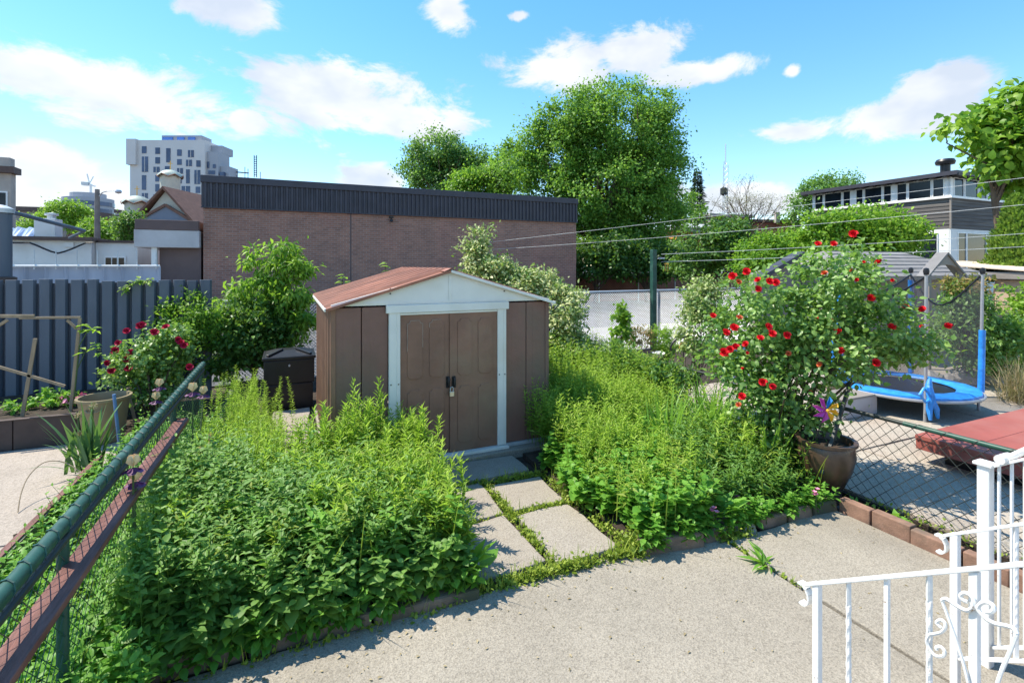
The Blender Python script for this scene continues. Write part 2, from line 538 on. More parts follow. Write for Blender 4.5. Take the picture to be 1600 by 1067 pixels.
class MB:
    """collects faces in world coordinates; build() makes one mesh object of them"""

    def __init__(self):
        self.v = []
        self.f = []

    def add(self, vs, fs):
        b = len(self.v)
        self.v += [tuple(p) for p in vs]
        self.f += [tuple(i + b for i in q) for q in fs]
        return self

    def box(self, x0, x1, y0, y1, z0, z1):
        v = [(x0, y0, z0), (x1, y0, z0), (x1, y1, z0), (x0, y1, z0), (x0, y0, z1), (x1, y0, z1), (x1, y1, z1), (x0, y1, z1)]
        return self.add(v, [(3, 2, 1, 0), (4, 5, 6, 7), (0, 1, 5, 4), (1, 2, 6, 5), (2, 3, 7, 6), (3, 0, 4, 7)])

    def obox(self, c, s, M=None):
        """box of size s about c, turned by the matrix M"""
        vs = []
        for dz in (-.5, .5):
            for dx, dy in ((-.5, -.5), (.5, -.5), (.5, .5), (-.5, .5)):
                p = Vector((dx * s[0], dy * s[1], dz * s[2]))
                vs.append((M @ p if M else p) + Vector(c))
        return self.add(vs, [(3, 2, 1, 0), (4, 5, 6, 7), (0, 1, 5, 4), (1, 2, 6, 5), (2, 3, 7, 6), (3, 0, 4, 7)])

    def bar(self, p, q, w, h, up=(0, 0, 1)):
        p, q = Vector(p), Vector(q)
        d = (q - p)
        L = d.length
        d.normalize()
        s = d.cross(Vector(up))
        if s.length < 1e-4:
            s = d.cross(Vector((0, 1, 0)))
        s.normalize()
        u = s.cross(d)
        M = Matrix((s, d, u)).transposed()
        return self.obox((p + q) / 2, (w, L, h), M)

    def tube(self, pts, r, n=8, caps=True):
        pts = [Vector(p) for p in pts]
        k = len(pts)
        rs = r if isinstance(r, (list, tuple)) else [r] * k
        vs = []
        ref = None
        for i in range(k):
            d = (pts[min(i + 1, k - 1)] - pts[max(i - 1, 0)])
            if d.length < 1e-9:
                d = Vector((0, 0, 1))
            d.normalize()
            if ref is None:
                ref = d.cross(Vector((0.13, 0.21, 1)))
                if ref.length < .05:
                    ref = d.cross(Vector((1, 0, 0)))
            ref = (ref - d * ref.dot(d)).normalized()
            b = d.cross(ref)
            for j in range(n):
                a = 2 * math.pi * j / n
                vs.append(pts[i] + (ref * math.cos(a) + b * math.sin(a)) * rs[i])
        fs = []
        for i in range(k - 1):
            for j in range(n):
                fs.append((i * n + j, i * n + (j + 1) % n, (i + 1) * n + (j + 1) % n, (i + 1) * n + j))
        if caps:
            fs.append(tuple(range(n - 1, -1, -1)))
            fs.append(tuple((k - 1) * n + j for j in range(n)))
        return self.add(vs, fs)

    def lathe(self, c, prof, n=20):
        c = Vector(c)
        vs = []
        for r, z in prof:
            for j in range(n):
                a = 2 * math.pi * j / n
                vs.append(c + Vector((r * math.cos(a), r * math.sin(a), z)))
        fs = []
        for i in range(len(prof) - 1):
            for j in range(n):
                fs.append((i * n + j, i * n + (j + 1) % n, (i + 1) * n + (j + 1) % n, (i + 1) * n + j))
        return self.add(vs, fs)

    def prism(self, poly, vec):
        """polygon (list of 3d points) pushed along vec"""
        n = len(poly)
        vec = Vector(vec)
        vs = [Vector(p) for p in poly] + [Vector(p) + vec for p in poly]
        fs = [tuple(range(n - 1, -1, -1)), tuple(range(n, 2 * n))]
        fs += [(i, (i + 1) % n, n + (i + 1) % n, n + i) for i in range(n)]
        return self.add(vs, fs)

    def ribs(self, o, a, v, nrm, length, pitch, depth, duty=.5):
        """ribbed sheet: ribs follow v, repeat along unit vector a"""
        o, a, v, nrm = Vector(o), Vector(a), Vector(v), Vector(nrm)
        pts = []
        k = max(1, round(length / pitch))
        p = length / k
        sl = .12
        for i in range(k):
            s = i * p
            for fr, h in ((0, 0), (duty - sl, 0), (duty, 1), (1 - sl, 1)):
                pts.append((s + fr * p, h * depth))
        pts.append((length, 0))
        vs = []
        for s, h in pts:
            q = o + a * s + nrm * h
            vs += [q, q + v]
        fs = [(2 * i, 2 * i + 2, 2 * i + 3, 2 * i + 1) for i in range(len(pts) - 1)]
        return self.add(vs, fs)

    def build(self, name, mat, parent=None, org=None, smooth=False, bevel=0, solid=0):
        if parent is not None:
            o0 = ORG[parent.name]
        elif org is not None:
            o0 = Vector(org)
        else:
            a = np.array(self.v)
            o0 = Vector(((a[:, 0].min() + a[:, 0].max()) / 2, (a[:, 1].min() + a[:, 1].max()) / 2, a[:, 2].min()))
        me = bpy.data.meshes.new(name)
        me.from_pydata([(p[0] - o0.x, p[1] - o0.y, p[2] - o0.z) for p in self.v], [], self.f)
        bm = bmesh.new()
        bm.from_mesh(me)
        bmesh.ops.recalc_face_normals(bm, faces=bm.faces)
        bm.to_mesh(me)
        bm.free()
        if smooth:
            me.polygons.foreach_set('use_smooth', [True] * len(me.polygons))
            if hasattr(me, 'set_sharp_from_angle'):
                me.set_sharp_from_angle(angle=RAD(38))
        o = link_mesh(name, me, [mat], parent, o0)
        if solid:
            s = o.modifiers.new('solid', 'SOLIDIFY')
            s.thickness = solid
            s.offset = 0
        if bevel:
            b = o.modifiers.new('bevel', 'BEVEL')
            b.width = bevel
            b.segments = 2
            b.limit_method = 'ANGLE'
            b.angle_limit = RAD(40)
        return o


def wobble(mb, amp, fr=3.0, seed=0):
    r = random.Random(seed)
    ph = [r.uniform(0, 6) for _ in range(6)]
    mb.v = [(x + amp * math.sin(fr * y + ph[0] + 2.1 * z * fr), y + amp * math.sin(fr * x + ph[1] + 1.7 * z * fr), z + amp * .6 * math.sin(fr * x * 1.3 + fr * y + ph[2])) for x, y, z in mb.v]
    return mb


def chain_link(mb, p, q, z0, z1, pitch=.075, r=.0022, n=3, taut=True):
    """two families of slanting wires between posts p and q"""
    p, q = Vector((p[0], p[1], 0)), Vector((q[0], q[1], 0))
    d = q - p
    L = d.length
    d.normalize()
    nr = Vector((-d.y, d.x, 0))
    h = z1 - z0
    for sgn in (1, -1):
        s = -h
        while s < L + h:
            a, b = (s, z0), (s + sgn * h, z1)
            if sgn < 0:
                a = (s + h, z0)
                b = (s, z1)
            t0, t1 = 0.0, 1.0
            dx = b[0] - a[0]
            for lim, up in ((0, False), (L, True)):
                t = (lim - a[0]) / dx
                if (dx > 0) == up:
                    t1 = min(t1, t)
                else:
                    t0 = max(t0, t)
            if t1 - t0 > .01:
                off = nr * (r * .8 * sgn)
                P = [p + d * (a[0] + dx * t) + Vector((0, 0, z0 + h * t)) + off for t in (t0, t1)]
                mb.tube(P, r, n, False)
            s += pitch
    return mb


# ------------------------------------------------------------------ foliage helpers (numpy)
def tpl(verts, faces):
    return np.array(verts, float), faces


LANCE = tpl([(0, 0, 0), (-.5, .38, .10), (0, .42, -.02), (.5, .38, .10), (0, 1, -.12)], [(0, 2, 1), (0, 3, 2), (1, 2, 4), (2, 3, 4)])
OVATE = tpl([(0, 0, 0), (-.42, .22, .07), (.42, .22, .07), (0, .3, 0), (-.45, .55, .05), (.45, .55, .05), (0, .62, -.03), (0, 1, -.14)],
            [(0, 3, 1), (0, 2, 3), (1, 3, 6, 4), (3, 2, 5, 6), (4, 6, 7), (6, 5, 7)])
DIAM = tpl([(0, 0, 0), (-.42, .5, .08), (0, 1, -.06), (.42, .5, .08)], [(0, 3, 1), (1, 3, 2)])
TRI3 = tpl([(0, 0, 0), (-.18, .45, .03), (.18, .45, .03), (0, 1, -.08),
            (-.55, .12, .0), (-.75, .62, -.05), (.55, .12, .0), (.75, .62, -.05)],
           [(0, 2, 3, 1), (0, 1, 5, 4), (0, 6, 7, 2)])
PETAL = tpl([(0, 0, 0), (-.45, .5, .12), (-.3, .95, .25), (.3, .95, .25), (.45, .5, .12), (0, .55, 0)], [(0, 5, 1), (1, 5, 2), (2, 5, 3), (3, 5, 4), (4, 5, 0)])


class FM:
    def __init__(self):
        self.V, self.LI, self.LT, self.T, self.MI = [], [], [], [], []
        self.n = 0

    def leaves(self, tp, P, D, U, S, W, tone, mi=0):
        V, F = tp
        P = np.asarray(P, float)
        n = len(P)
        if n == 0:
            return
        D = D / (np.linalg.norm(D, axis=1, keepdims=True) + 1e-9)
        X = np.cross(D, U)
        X /= (np.linalg.norm(X, axis=1, keepdims=True) + 1e-9)
        Z = np.cross(X, D)
        S = np.broadcast_to(np.asarray(S, float), (n,))[:, None, None]
        W = np.broadcast_to(np.asarray(W, float), (n,))[:, None, None]
        vs = P[:, None, :] + S * (V[None, :, 0:1] * W * X[:, None, :] + V[None, :, 1:2] * D[:, None, :] + V[None, :, 2:3] * Z[:, None, :])
        m = len(V)
        tone = np.broadcast_to(np.asarray(tone, float), (n,))
        self.V.append(vs.reshape(-1, 3))
        self.T.append(np.repeat(tone, m))
        fl = np.concatenate([np.array(f) for f in F])
        lt = np.array([len(f) for f in F])
        base = (np.arange(n) * m)[:, None] + self.n
        self.LI.append((base + fl[None, :]).ravel())
        self.LT.append(np.tile(lt, n))
        self.MI.append(np.full(n * len(F), mi))
        self.n += n * m

    def raw(self, vs, faces, tone=.4, mi=0):
        vs = np.asarray(vs, float)
        self.V.append(vs)
        self.T.append(np.full(len(vs), tone))
        for f in faces:
            pass
        self.LI.append(np.concatenate([np.array(f) for f in faces]) + self.n)
        self.LT.append(np.array([len(f) for f in faces]))
        self.MI.append(np.full(len(faces), mi))
        self.n += len(vs)

    def mb(self, m, tone=.4, mi=0):
        if m.v:
            self.raw(m.v, m.f, tone, mi)

    def sticks(self, A, B, r, tone=.4, mi=0):
        """many straight three-sided stems from A to B"""
        A, B = np.asarray(A, float), np.asarray(B, float)
        n = len(A)
        if not n:
            return
        r = np.broadcast_to(np.asarray(r, float), (n,))[:, None]
        vs = []
        for k in range(3):
            a = k * 2.0944
            o = np.array([math.cos(a), math.sin(a), 0])[None, :] * r
            vs += [A + o, B + o * .5]
        vs = np.stack(vs, 1)
        fl = np.array([0, 2, 3, 1, 2, 4, 5, 3, 4, 0, 1, 5])
        base = (np.arange(n) * 6)[:, None] + self.n
        self.V.append(vs.reshape(-1, 3))
        self.T.append(np.full(n * 6, tone))
        self.LI.append((base + fl[None, :]).ravel())
        self.LT.append(np.full(n * 3, 4))
        self.MI.append(np.full(n * 3, mi))
        self.n += n * 6

    def straps(self, P, az, L, W, rise, tone, seg=6, mi=0):
        """arching ribbon leaves; rise = start angle above the ground, tip bends over"""
        P = np.asarray(P, float)
        n = len(P)
        az, L, W, rise = [np.broadcast_to(np.asarray(q, float), (n,)) for q in (az, L, W, rise)]
        h = np.stack([np.cos(az), np.sin(az), np.zeros(n)], 1)
        s = np.stack([-np.sin(az), np.cos(az), np.zeros(n)], 1)
        cur = P.copy()
        rows = []
        bend = (1.2 + .5 * np.sin(az * 7)) * np.clip(1.6 - rise, .15, 1.2)
        for k in range(seg + 1):
            f = k / seg
            w = W * (1 - f ** 2.2) * (.7 + .5 * min(1, f * 3)) + .0008
            rows += [cur - s * (w * .5)[:, None], cur + s * (w * .5)[:, None]]
            e = rise - bend * f
            cur = cur + (h * np.cos(e)[:, None] + np.array([0, 0, 1.0]) * np.sin(e)[:, None]) * (L / seg)[:, None]
        vs = np.stack(rows, 1)
        m = vs.shape[1]
        fl = np.concatenate([np.array([2 * k, 2 * k + 1, 2 * k + 3, 2 * k + 2]) for k in range(seg)])
        base = (np.arange(n) * m)[:, None] + self.n
        self.V.append(vs.reshape(-1, 3))
        self.T.append(np.repeat(np.broadcast_to(np.asarray(tone, float), (n,)), m))
        self.LI.append((base + fl[None, :]).ravel())
        self.LT.append(np.full(n * seg, 4))
        self.MI.append(np.full(n * seg, mi))
        self.n += n * m

    def build(self, name, mats, parent=None, org=None, smooth=False):
        V = np.concatenate(self.V)
        if parent is not None:
            o0 = ORG[parent.name]
        elif org is not None:
            o0 = Vector(org)
        else:
            o0 = Vector((float(V[:, 0].mean()), float(V[:, 1].mean()), float(V[:, 2].min())))
        V = V - np.array(o0)
        LI = np.concatenate(self.LI).astype(np.int32)
        LT = np.concatenate(self.LT).astype(np.int32)
        me = bpy.data.meshes.new(name)
        me.vertices.add(len(V))
        me.vertices.foreach_set('co', V.astype(np.float32).ravel())
        me.loops.add(len(LI))
        me.loops.foreach_set('vertex_index', LI)
        me.polygons.add(len(LT))
        st = np.concatenate([[0], np.cumsum(LT)[:-1]]).astype(np.int32)
        me.polygons.foreach_set('loop_start', st)
        me.polygons.foreach_set('loop_total', LT)
        me.polygons.foreach_set('material_index', np.concatenate(self.MI).astype(np.int32))
        if smooth:
            me.polygons.foreach_set('use_smooth', np.ones(len(LT), bool))
        a = me.attributes.new('tone', 'FLOAT', 'POINT')
        a.data.foreach_set('value', np.clip(np.concatenate(self.T), 0, 1).astype(np.float32))
        me.update(calc_edges=True)
        me.validate()
        return link_mesh(name, me, mats if isinstance(mats, list) else [mats], parent, o0)


def stems(fm, base, height, nodes, L, W, tp=LANCE, per=2, spiral=False, up=(.1, .6), lean=.12, f0=.2, tone=(.2, .9), shape='flat', jit=.25, smi=0, stem_r=.003, mi=0):
    """leafy upright stems: per leaves at each node, from fraction f0 to the top"""
    base = np.asarray(base, float)
    n = len(base)
    height = np.broadcast_to(np.asarray(height, float), (n,))
    ln = rng.normal(0, lean, (n, 2))
    top = base + np.column_stack([ln * height[:, None], height])
    fm.sticks(base, top, stem_r, .25, smi)
    ph0 = rng.uniform(0, 6.28, n)
    st = rng.normal(0, .12, n)
    for k in range(nodes):
        f = f0 + (1 - f0) * k / max(1, nodes - 1)
        p = base + (top - base) * f
        p[:, :2] += ln * height[:, None] * (f * f - f)
        if shape == 'flat':
            s = L * (.75 + .45 * math.sin(math.pi * min(1, f * .95))) * (1 if f < .85 else .72)
        else:
            s = L * (1.05 - .55 * f)
        for j in range(per):
            az = ph0 + (k * 2.4 if spiral else k * 1.5708) + j * 2 * math.pi / per + rng.normal(0, jit, n)
            e = up[0] + (up[1] - up[0]) * f + rng.normal(0, .18, n)
            D = np.column_stack([np.cos(az) * np.cos(e), np.sin(az) * np.cos(e), np.sin(e)])
            U = np.tile([0, 0, 1.0], (n, 1)) + rng.normal(0, .25, (n, 3))
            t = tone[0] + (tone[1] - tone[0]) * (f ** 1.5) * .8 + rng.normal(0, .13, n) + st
            fm.leaves(tp, p, D, U, s * rng.uniform(.75, 1.2, n), W, t, mi)


def crown(fm, ells, nclump, nleaf, cr, L, W=.8, tp=DIAM, tone=(.15, .85), seed=0, droop=.2, shell=.5, flat=.75, mi=0, cut=None, upf=.8):
    """leaf clumps through the volume of ellipsoids (cx,cy,cz,rx,ry,rz); returns the clump centres"""
    r = np.random.default_rng(seed)
    E = np.array(ells, float)
    vol = E[:, 3] * E[:, 4] * E[:, 5]
    idx = r.choice(len(E), nclump, p=vol / vol.sum())
    d = r.normal(0, 1, (nclump, 3))
    d /= np.linalg.norm(d, axis=1, keepdims=True)
    rr = shell + (1 - shell) * r.uniform(0, 1, nclump) ** .6
    rr *= r.uniform(.86, 1.1, nclump)
    C = E[idx, :3] + d * E[idx, 3:] * rr[:, None]
    ct = r.normal(0, .12, nclump)
    k = np.repeat(np.arange(nclump), (nleaf * r.uniform(.5, 1.5, nclump)).astype(int))
    n = len(k)
    csz = cr * r.uniform(.6, 1.35, nclump)
    o = r.normal(0, 1, (n, 3)) * csz[k][:, None] * np.array([1, 1, flat]) * .62
    P = C[k] + o
    if cut is not None:
        P_ok = cut(P)
        P, o, k = P[P_ok], o[P_ok], k[P_ok]
        n = len(P)
    out = P - E[idx][k][:, :3]
    out /= (np.linalg.norm(out, axis=1, keepdims=True) + 1e-6)
    D = out * .5 + r.normal(0, .75, (n, 3)) + np.array([0, 0, -droop])
    U = np.array([0, 0, upf]) + out * .5 + r.normal(0, .45, (n, 3))
    tn = tone[0] + (tone[1] - tone[0]) * r.uniform(0, 1, n) ** 1.3 + ct[k]
    fm.leaves(tp, P, D, U, L * r.uniform(.65, 1.25, n), W, tn, mi)
    return C


def limbs(mb, base, fork, targets, r0, seed=0, n=6, wig=.06, lo=.1):
    """a trunk from base to fork and limbs from it to the target points"""
    r = random.Random(seed)
    base, fork = Vector(base), Vector(fork)
    H = (fork - base).length
    mid = (base + fork) / 2 + Vector((r.uniform(-1, 1), r.uniform(-1, 1), 0)) * H * wig
    mb.tube([base, mid, fork], [r0, r0 * .8, r0 * .62], n + 3)
    for t in targets:
        t = Vector(t)
        s = mid.lerp(fork, r.uniform(lo, 1.0))
        m1 = s.lerp(t, .35) + Vector((r.uniform(-1, 1), r.uniform(-1, 1), r.uniform(0, 1.2))) * (t - s).length * .1
        m2 = s.lerp(t, .7) + Vector((r.uniform(-1, 1), r.uniform(-1, 1), r.uniform(-.2, .9))) * (t - s).length * .1
        mb.tube([s, m1, m2, t], [r0 * .36, r0 * .25, r0 * .14, r0 * .05], n, False)


def tree(name, label, base, fork_h, ells, nclump, nleaf, cr, L, mat, r0, seed, nl=26, cat='tree', group=None, W=.8, tp=DIAM, tone=(.15, .85), bark='bark', shell=.5, flat=.75, cut=None, droop=.2, extra=None, lo=.1):
    t = thing(name, label, cat, base, group)
    fm = FM()
    C = crown(fm, ells, nclump, nleaf, cr, L, W, tp, tone, seed, droop, shell, flat, cut=cut)
    if extra:
        extra(fm)
    fm.build('crown', mat, t)
    mb = MB()
    r = random.Random(seed)
    limbs(mb, base, Vector(base) + Vector((0, 0, fork_h)), [C[i] for i in r.sample(range(len(C)), min(nl, len(C)))], r0, seed, lo=lo)
    mb.build('trunk', bark, t, smooth=True)
    return t

# ================================================================== the setting: ground, paving, beds
def struct(name, mb, mat, parent=None, **kw):
    o = mb.build(name, mat, parent, **kw)
    if parent is None:
        o['kind'] = 'structure'
    return o


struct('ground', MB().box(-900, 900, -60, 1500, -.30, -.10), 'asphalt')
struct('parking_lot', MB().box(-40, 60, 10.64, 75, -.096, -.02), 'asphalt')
struct('pale_lot_sheet', MB().box(8.7, 60, 10.66, 15.0, -.019, -.010), 'pale_lot')  # paler sheet on the near right of the lot, darker asphalt elsewhere


def slab(mb_list, name, parent, mat, x0, x1, y0, y1, z0, z1, seed, jag=.012, bev=.008):
    """a paving slab with slightly uneven edges"""
    r = random.Random(seed)
    pts = []
    for (ax, ay), (bx, by) in (((x0, y0), (x1, y0)), ((x1, y0), (x1, y1)), ((x1, y1), (x0, y1)), ((x0, y1), (x0, y0))):
        L = math.hypot(bx - ax, by - ay)
        k = max(2, min(9, int(L / .22)))
        for i in range(k):
            f = i / k
            pts.append(Vector((ax + (bx - ax) * f + r.uniform(-1, 1) * jag, ay + (by - ay) * f + r.uniform(-1, 1) * jag, z0)))
    return MB().prism(pts, (0, 0, z1 - z0)).build(name, mat, parent, bevel=bev)


patio = struct('patio', MB().box(-.95, 4.62, -1.5, 3.3, -.095, -.03), 'soil')
slab(None, 'patio_slab', patio, 'patio', -.92, 3.19, -1.4, 3.14, -.06, .0, 1)
slab(None, 'patio_slab', patio, 'patio', 3.207, 4.50, .55, 2.93, -.06, .004, 2, .008)
slab(None, 'patio_slab', patio, 'patio', 3.215, 4.50, -1.4, .53, -.06, .0, 3)

path = struct('garden_path', MB().box(1.1, 2.55, 3.15, 5.3, -.095, -.028), 'soil')
for i, (x0, x1, y0, y1, z) in enumerate(((1.17, 1.74, 3.27, 4.02, .012), (1.80, 2.36, 3.20, 3.98, .018), (1.25, 1.76, 4.06, 4.72, .016), (1.83, 2.38, 4.06, 4.64, .012),
                                        (1.35, 2.36, 4.78, 5.24, .03))):
    slab(None, 'paving_slab', path, 'paver', x0, x1, y0, y1, -.05, z, 10 + i, .022, .012)
side = struct('side_path', MB().box(-.25, .34, 5.3, 8.2, -.095, .02), 'soil')
for i in range(3):
    slab(None, 'paving_slab', side, 'paver', -.2, .28, 5.6 + i * .86, 6.42 + i * .86, .0, .06 + .01 * (i % 2), 30 + i, .02, .012)

bed_l = struct('left_garden_bed', wobble(MB().box(-.84, 1.14, 3.22, 5.2, -.09, .07), .01), 'soil')
bed_lb = struct('left_rear_garden_bed', MB().box(-.84, -.26, 5.2, 10.4, -.09, .08), 'soil')
bed_r = struct('right_garden_bed', MB().box(2.47, 4.86, 3.08, 5.2, -.09, .04), 'soil')
bed_rb = struct('right_rear_garden_bed', MB().box(3.25, 4.86, 5.202, 10.4, -.09, .06), 'soil')
struct('shed_pad', MB().box(.36, 3.2, 5.27, 8.0, -.09, .065), 'paver', bevel=.012)
struct('back_strip', MB().box(-.26, 3.25, 8.05, 10.6, -.09, -.01), 'soil')

left_yard = struct('left_neighbour_yard', MB().box(-14, -1.02, -2, 16, -.095, -.05), 'soil')
k = 0
for xa, xb in ((-9.3, -6.53), (-6.5, -3.75), (-3.72, -1.82)):
    for ya, yb in ((-1, 2.3), (2.33, 5.2), (5.23, 7.86)):
        slab(None, 'yard_slab', left_yard, 'yard_l', xa, xb, ya, yb, -.06, .0, 60 + k, .004, .006)
        k += 1
right_yard = struct('right_neighbour_yard', MB().box(5.0, 24, -3, 10.6, -.095, -.035), 'soil')
k = 0
xs = [5.04, 6.3, 7.75, 9.2, 10.8, 13.0, 16.0, 20.0]
ys = [-1.2, .35, 1.5, 2.65, 3.75, 5.2, 7.0]
for i in range(len(xs) - 1):
    for j in range(len(ys) - 1):
        slab(None, 'yard_slab', right_yard, 'yard_r', xs[i], xs[i + 1] - .02, ys[j], ys[j + 1] - .02, -.06, -.008 + .006 * ((i * 3 + j) % 3), 80 + k, .006, .006)
        k += 1

# kerbs ----------------------------------------------------------------
kr = thing('concrete_kerb', 'long weathered concrete kerb in front of the left garden bed', 'kerb', (.2, 3.2, 0))
for i, (xa, xb, ya, yb) in enumerate(((-.84, -.22, 3.26, 3.245), (-.205, .47, 3.245, 3.21), (.485, 1.16, 3.205, 3.17))):
    m = MB().prism([(xa, ya - .075, -.03), (xb, yb - .075, -.03), (xb, yb + .075, -.03), (xa, ya + .075, -.03)], (0, 0, .12 - .012 * i))
    m.build('kerb_piece', 'kerb', kr, bevel=.02)
kr = thing('stone_kerb', 'broken brown kerb stones before the right garden bed', 'kerb', (3.4, 3.0, 0))
for i, (xa, ya, xb, yb, h, tl) in enumerate(((2.46, 3.10, 2.98, 3.00, .10, .02), (3.02, 3.02, 3.26, 3.00, .07, .05), (3.30, 3.06, 3.56, 2.99, .17, .16),
                                            (3.62, 3.02, 3.9, 2.99, .08, .0), (3.93, 2.99, 4.2, 2.96, .09, .03), (4.23, 2.97, 4.5, 2.94, .09, .02))):
    m = MB().prism([(xa, ya - .06, -.03), (xb, yb - .06, -.03), (xb, yb + .06, -.03), (xa, ya + .06, -.03)], (tl * .3, tl, h + .03))
    m.build('kerb_stone', 'kerb' if i not in (2,) else 'rock', kr, bevel=.018)
kr = thing('brick_kerb', 'row of reddish kerb bricks along the right patio edge', 'kerb', (4.56, 2.0, 0))
y = 2.90
i = 0
while y > -.4:
    ln = .30 + .03 * ((i * 7) % 3 - 1)
    dx = .012 * math.sin(i * 2.3)
    m = MB().prism([(4.515 + dx - .008 * (2.9 - y), y - ln, -.03), (4.60 + dx - .008 * (2.9 - y), y - ln, -.03), (4.60 + dx - .008 * (2.9 - y), y - .012, -.03), (4.515 + dx - .008 * (2.9 - y), y - .012, -.03)], (0, 0, .145 + .008 * math.sin(i * 1.7)))
    m.build('brick', 'brick_kerb', kr, bevel=.008)
    y -= ln
    i += 1

# ================================================================== the garden shed


def build_shed():
    X0, X1, YF, YB, ZB, ZT, ZP = .42, 2.90, 5.42, 7.87, .075, 1.765, 2.125
    XM = (X0 + X1) / 2
    t = thing('garden_shed', 'brown metal garden shed with cream gable and red ribbed roof', 'shed', (XM, (YF + YB) / 2, ZB))
    # front wall panels (four flat steel sheets)
    for i, (a, b) in enumerate(((X0 + .02, .698), (.706, .975), (2.345, 2.615), (2.622, X1 - .02))):
        m = MB().box(a, b, YF, YF + .02, ZB + .03, ZT - .005)
        w = m.build('wall_panel', 'shed', t, bevel=.006)
        for cx in ((a + b) / 2,):
            MB().box(cx - .05, cx + .05, YF - .002, YF - .0005, ZB + .06, ZT - .05).build('pressed_rib', 'shed', w, bevel=.004)
    # ribbed side and back walls
    m = MB().ribs((X0, YF + .03, ZB + .03), (0, 1, 0), (0, 0, ZT - ZB - .03), (-1, 0, 0), YB - YF - .05, .245, .04, .6)
    o = m.build('side_wall', 'shed_side', t, solid=.002)
    m = MB().ribs((X1, YF + .03, ZB + .03), (0, 1, 0), (0, 0, ZT - ZB - .03), (1, 0, 0), YB - YF - .05, .245, .04, .6)
    m.build('side_wall', 'shed', t, solid=.002)
    MB().ribs((X0, YB, ZB + .03), (1, 0, 0), (0, 0, ZT - ZB - .03), (0, 1, 0), X1 - X0, .105, .02, .5).build('back_wall', 'shed', t, solid=.002)
    MB().prism([(X0, YB - .01, ZT), (X1, YB - .01, ZT), (XM, YB - .01, ZP - .02)], (0, .012, 0)).build('back_gable', 'cream', t)
    for x in (X0, X1):
        MB().box(x - .025, x + .025, YF - .012, YF + .04, ZB, ZT).build('corner_trim', 'shed_side' if x == X0 else 'shed', t, bevel=.004)
    # base rail and door track
    MB().box(X0 - .01, X1 + .01, YF - .03, YF + .035, .066, ZB + .028).build('base_rail', 'galv', t, bevel=.004)
    MB().box(1.0, 2.36, YF - .085, YF - .031, .066, ZB + .022).build('door_track', 'cream', t, bevel=.004)
    # door frame
    for x0, x1 in ((.98, 1.10), (2.23, 2.34)):
        p = MB().box(x0, x1, YF - .045, YF + .01, ZB + .03, ZT - .01).build('door_post', 'cream', t, bevel=.006)
        MB().box((x0 + x1) / 2 + .018, (x0 + x1) / 2 + .024, YF - .050, YF - .044, ZB + .05, ZT - .02).build('fold', 'cream', p, bevel=.002)
        for z in (.93, 1.72):
            for x in (x0 + .02, x1 - .02):
                MB().lathe((x, YF - .047, z), [(0, -.007), (.007, -.006), (.007, .006), (0, .007)], 8).build('screw', 'screw', p)
    MB().box(.95, 2.37, YF - .055, YF - .006, ZT - .075, ZT + .012).build('header', 'cream', t, bevel=.006)
    MB().box(1.101, 2.229, YF - .040, YF - .007, ZT - .100, ZT - .078).build('header_lip', 'cream', t, bevel=.003)
    # gable
    g = MB().prism([(X0 - .02, YF - .02, ZT + .014), (X1 + .02, YF - .02, ZT + .014), (X1 + .02, YF - .02, ZT + .03), (XM, YF - .02, ZP), (X0 - .02, YF - .02, ZT + .03)], (0, .03, 0)).build('gable', 'cream', t)
    MB().box(XM - .016, XM + .016, YF - .028, YF - .022, ZT + .04, ZP - .035).build('centre_strip', 'cream', g, bevel=.003)
    MB().prism([(X0 + .30, YF - .026, ZT + .03), (X1 - .30, YF - .026, ZT + .03), (X1 - .30, YF - .026, ZT + .045), (X0 + .30, YF - .026, ZT + .045)], (0, .005, 0)).build('lower_bead', 'cream', g)
    for sx in (-.72, .72):
        for z in (.155, .205):
            MB().lathe((XM + sx * .92, YF - .023, ZT + z - .02), [(0, -.009), (.009, -.006), (.009, .006), (0, .009)], 8).build('screw', 'screw', g)
    # roof: two ribbed sheets, edge trims and a ridge cap
    for s in (-1, 1):
        ex = XM + s * (XM - X0 + .075)
        ez = ZT - .012
        d = Vector((ex - XM, 0, ez - (ZP + .02)))
        n = Vector((-d.z * s, 0, d.x * s)) * (1)
        n = Vector((s * abs(d.z), 0, abs(d.x))).normalized()
        m = MB().ribs((XM, YF - .06, ZP + .02), (0, 1, 0), d, n, YB - YF + .12, .265, .034, .72)
        rf = m.build('roof_sheet', 'roof_red', t, solid=.002)
        MB().bar((XM, YF - .065, ZP + .012), (ex, YF - .065, ez - .008), .014, .03).build('verge_trim', 'roof_red' if s < 0 else 'cream', rf, bevel=.002)
        MB().bar((ex + s * .004, YF - .07, ez - .004), (ex + s * .004, YB + .06, ez - .004), .018, .032).build('eave_trim', 'cream', rf, bevel=.003)
    MB().prism([(XM - .075, YF - .07, ZP + .012), (XM, YF - .07, ZP + .036), (XM + .075, YF - .07, ZP + .012), (XM, YF - .07, ZP + .046)], (0, YB - YF + .14, 0)).build('ridge_cap', 'roof_red', t)
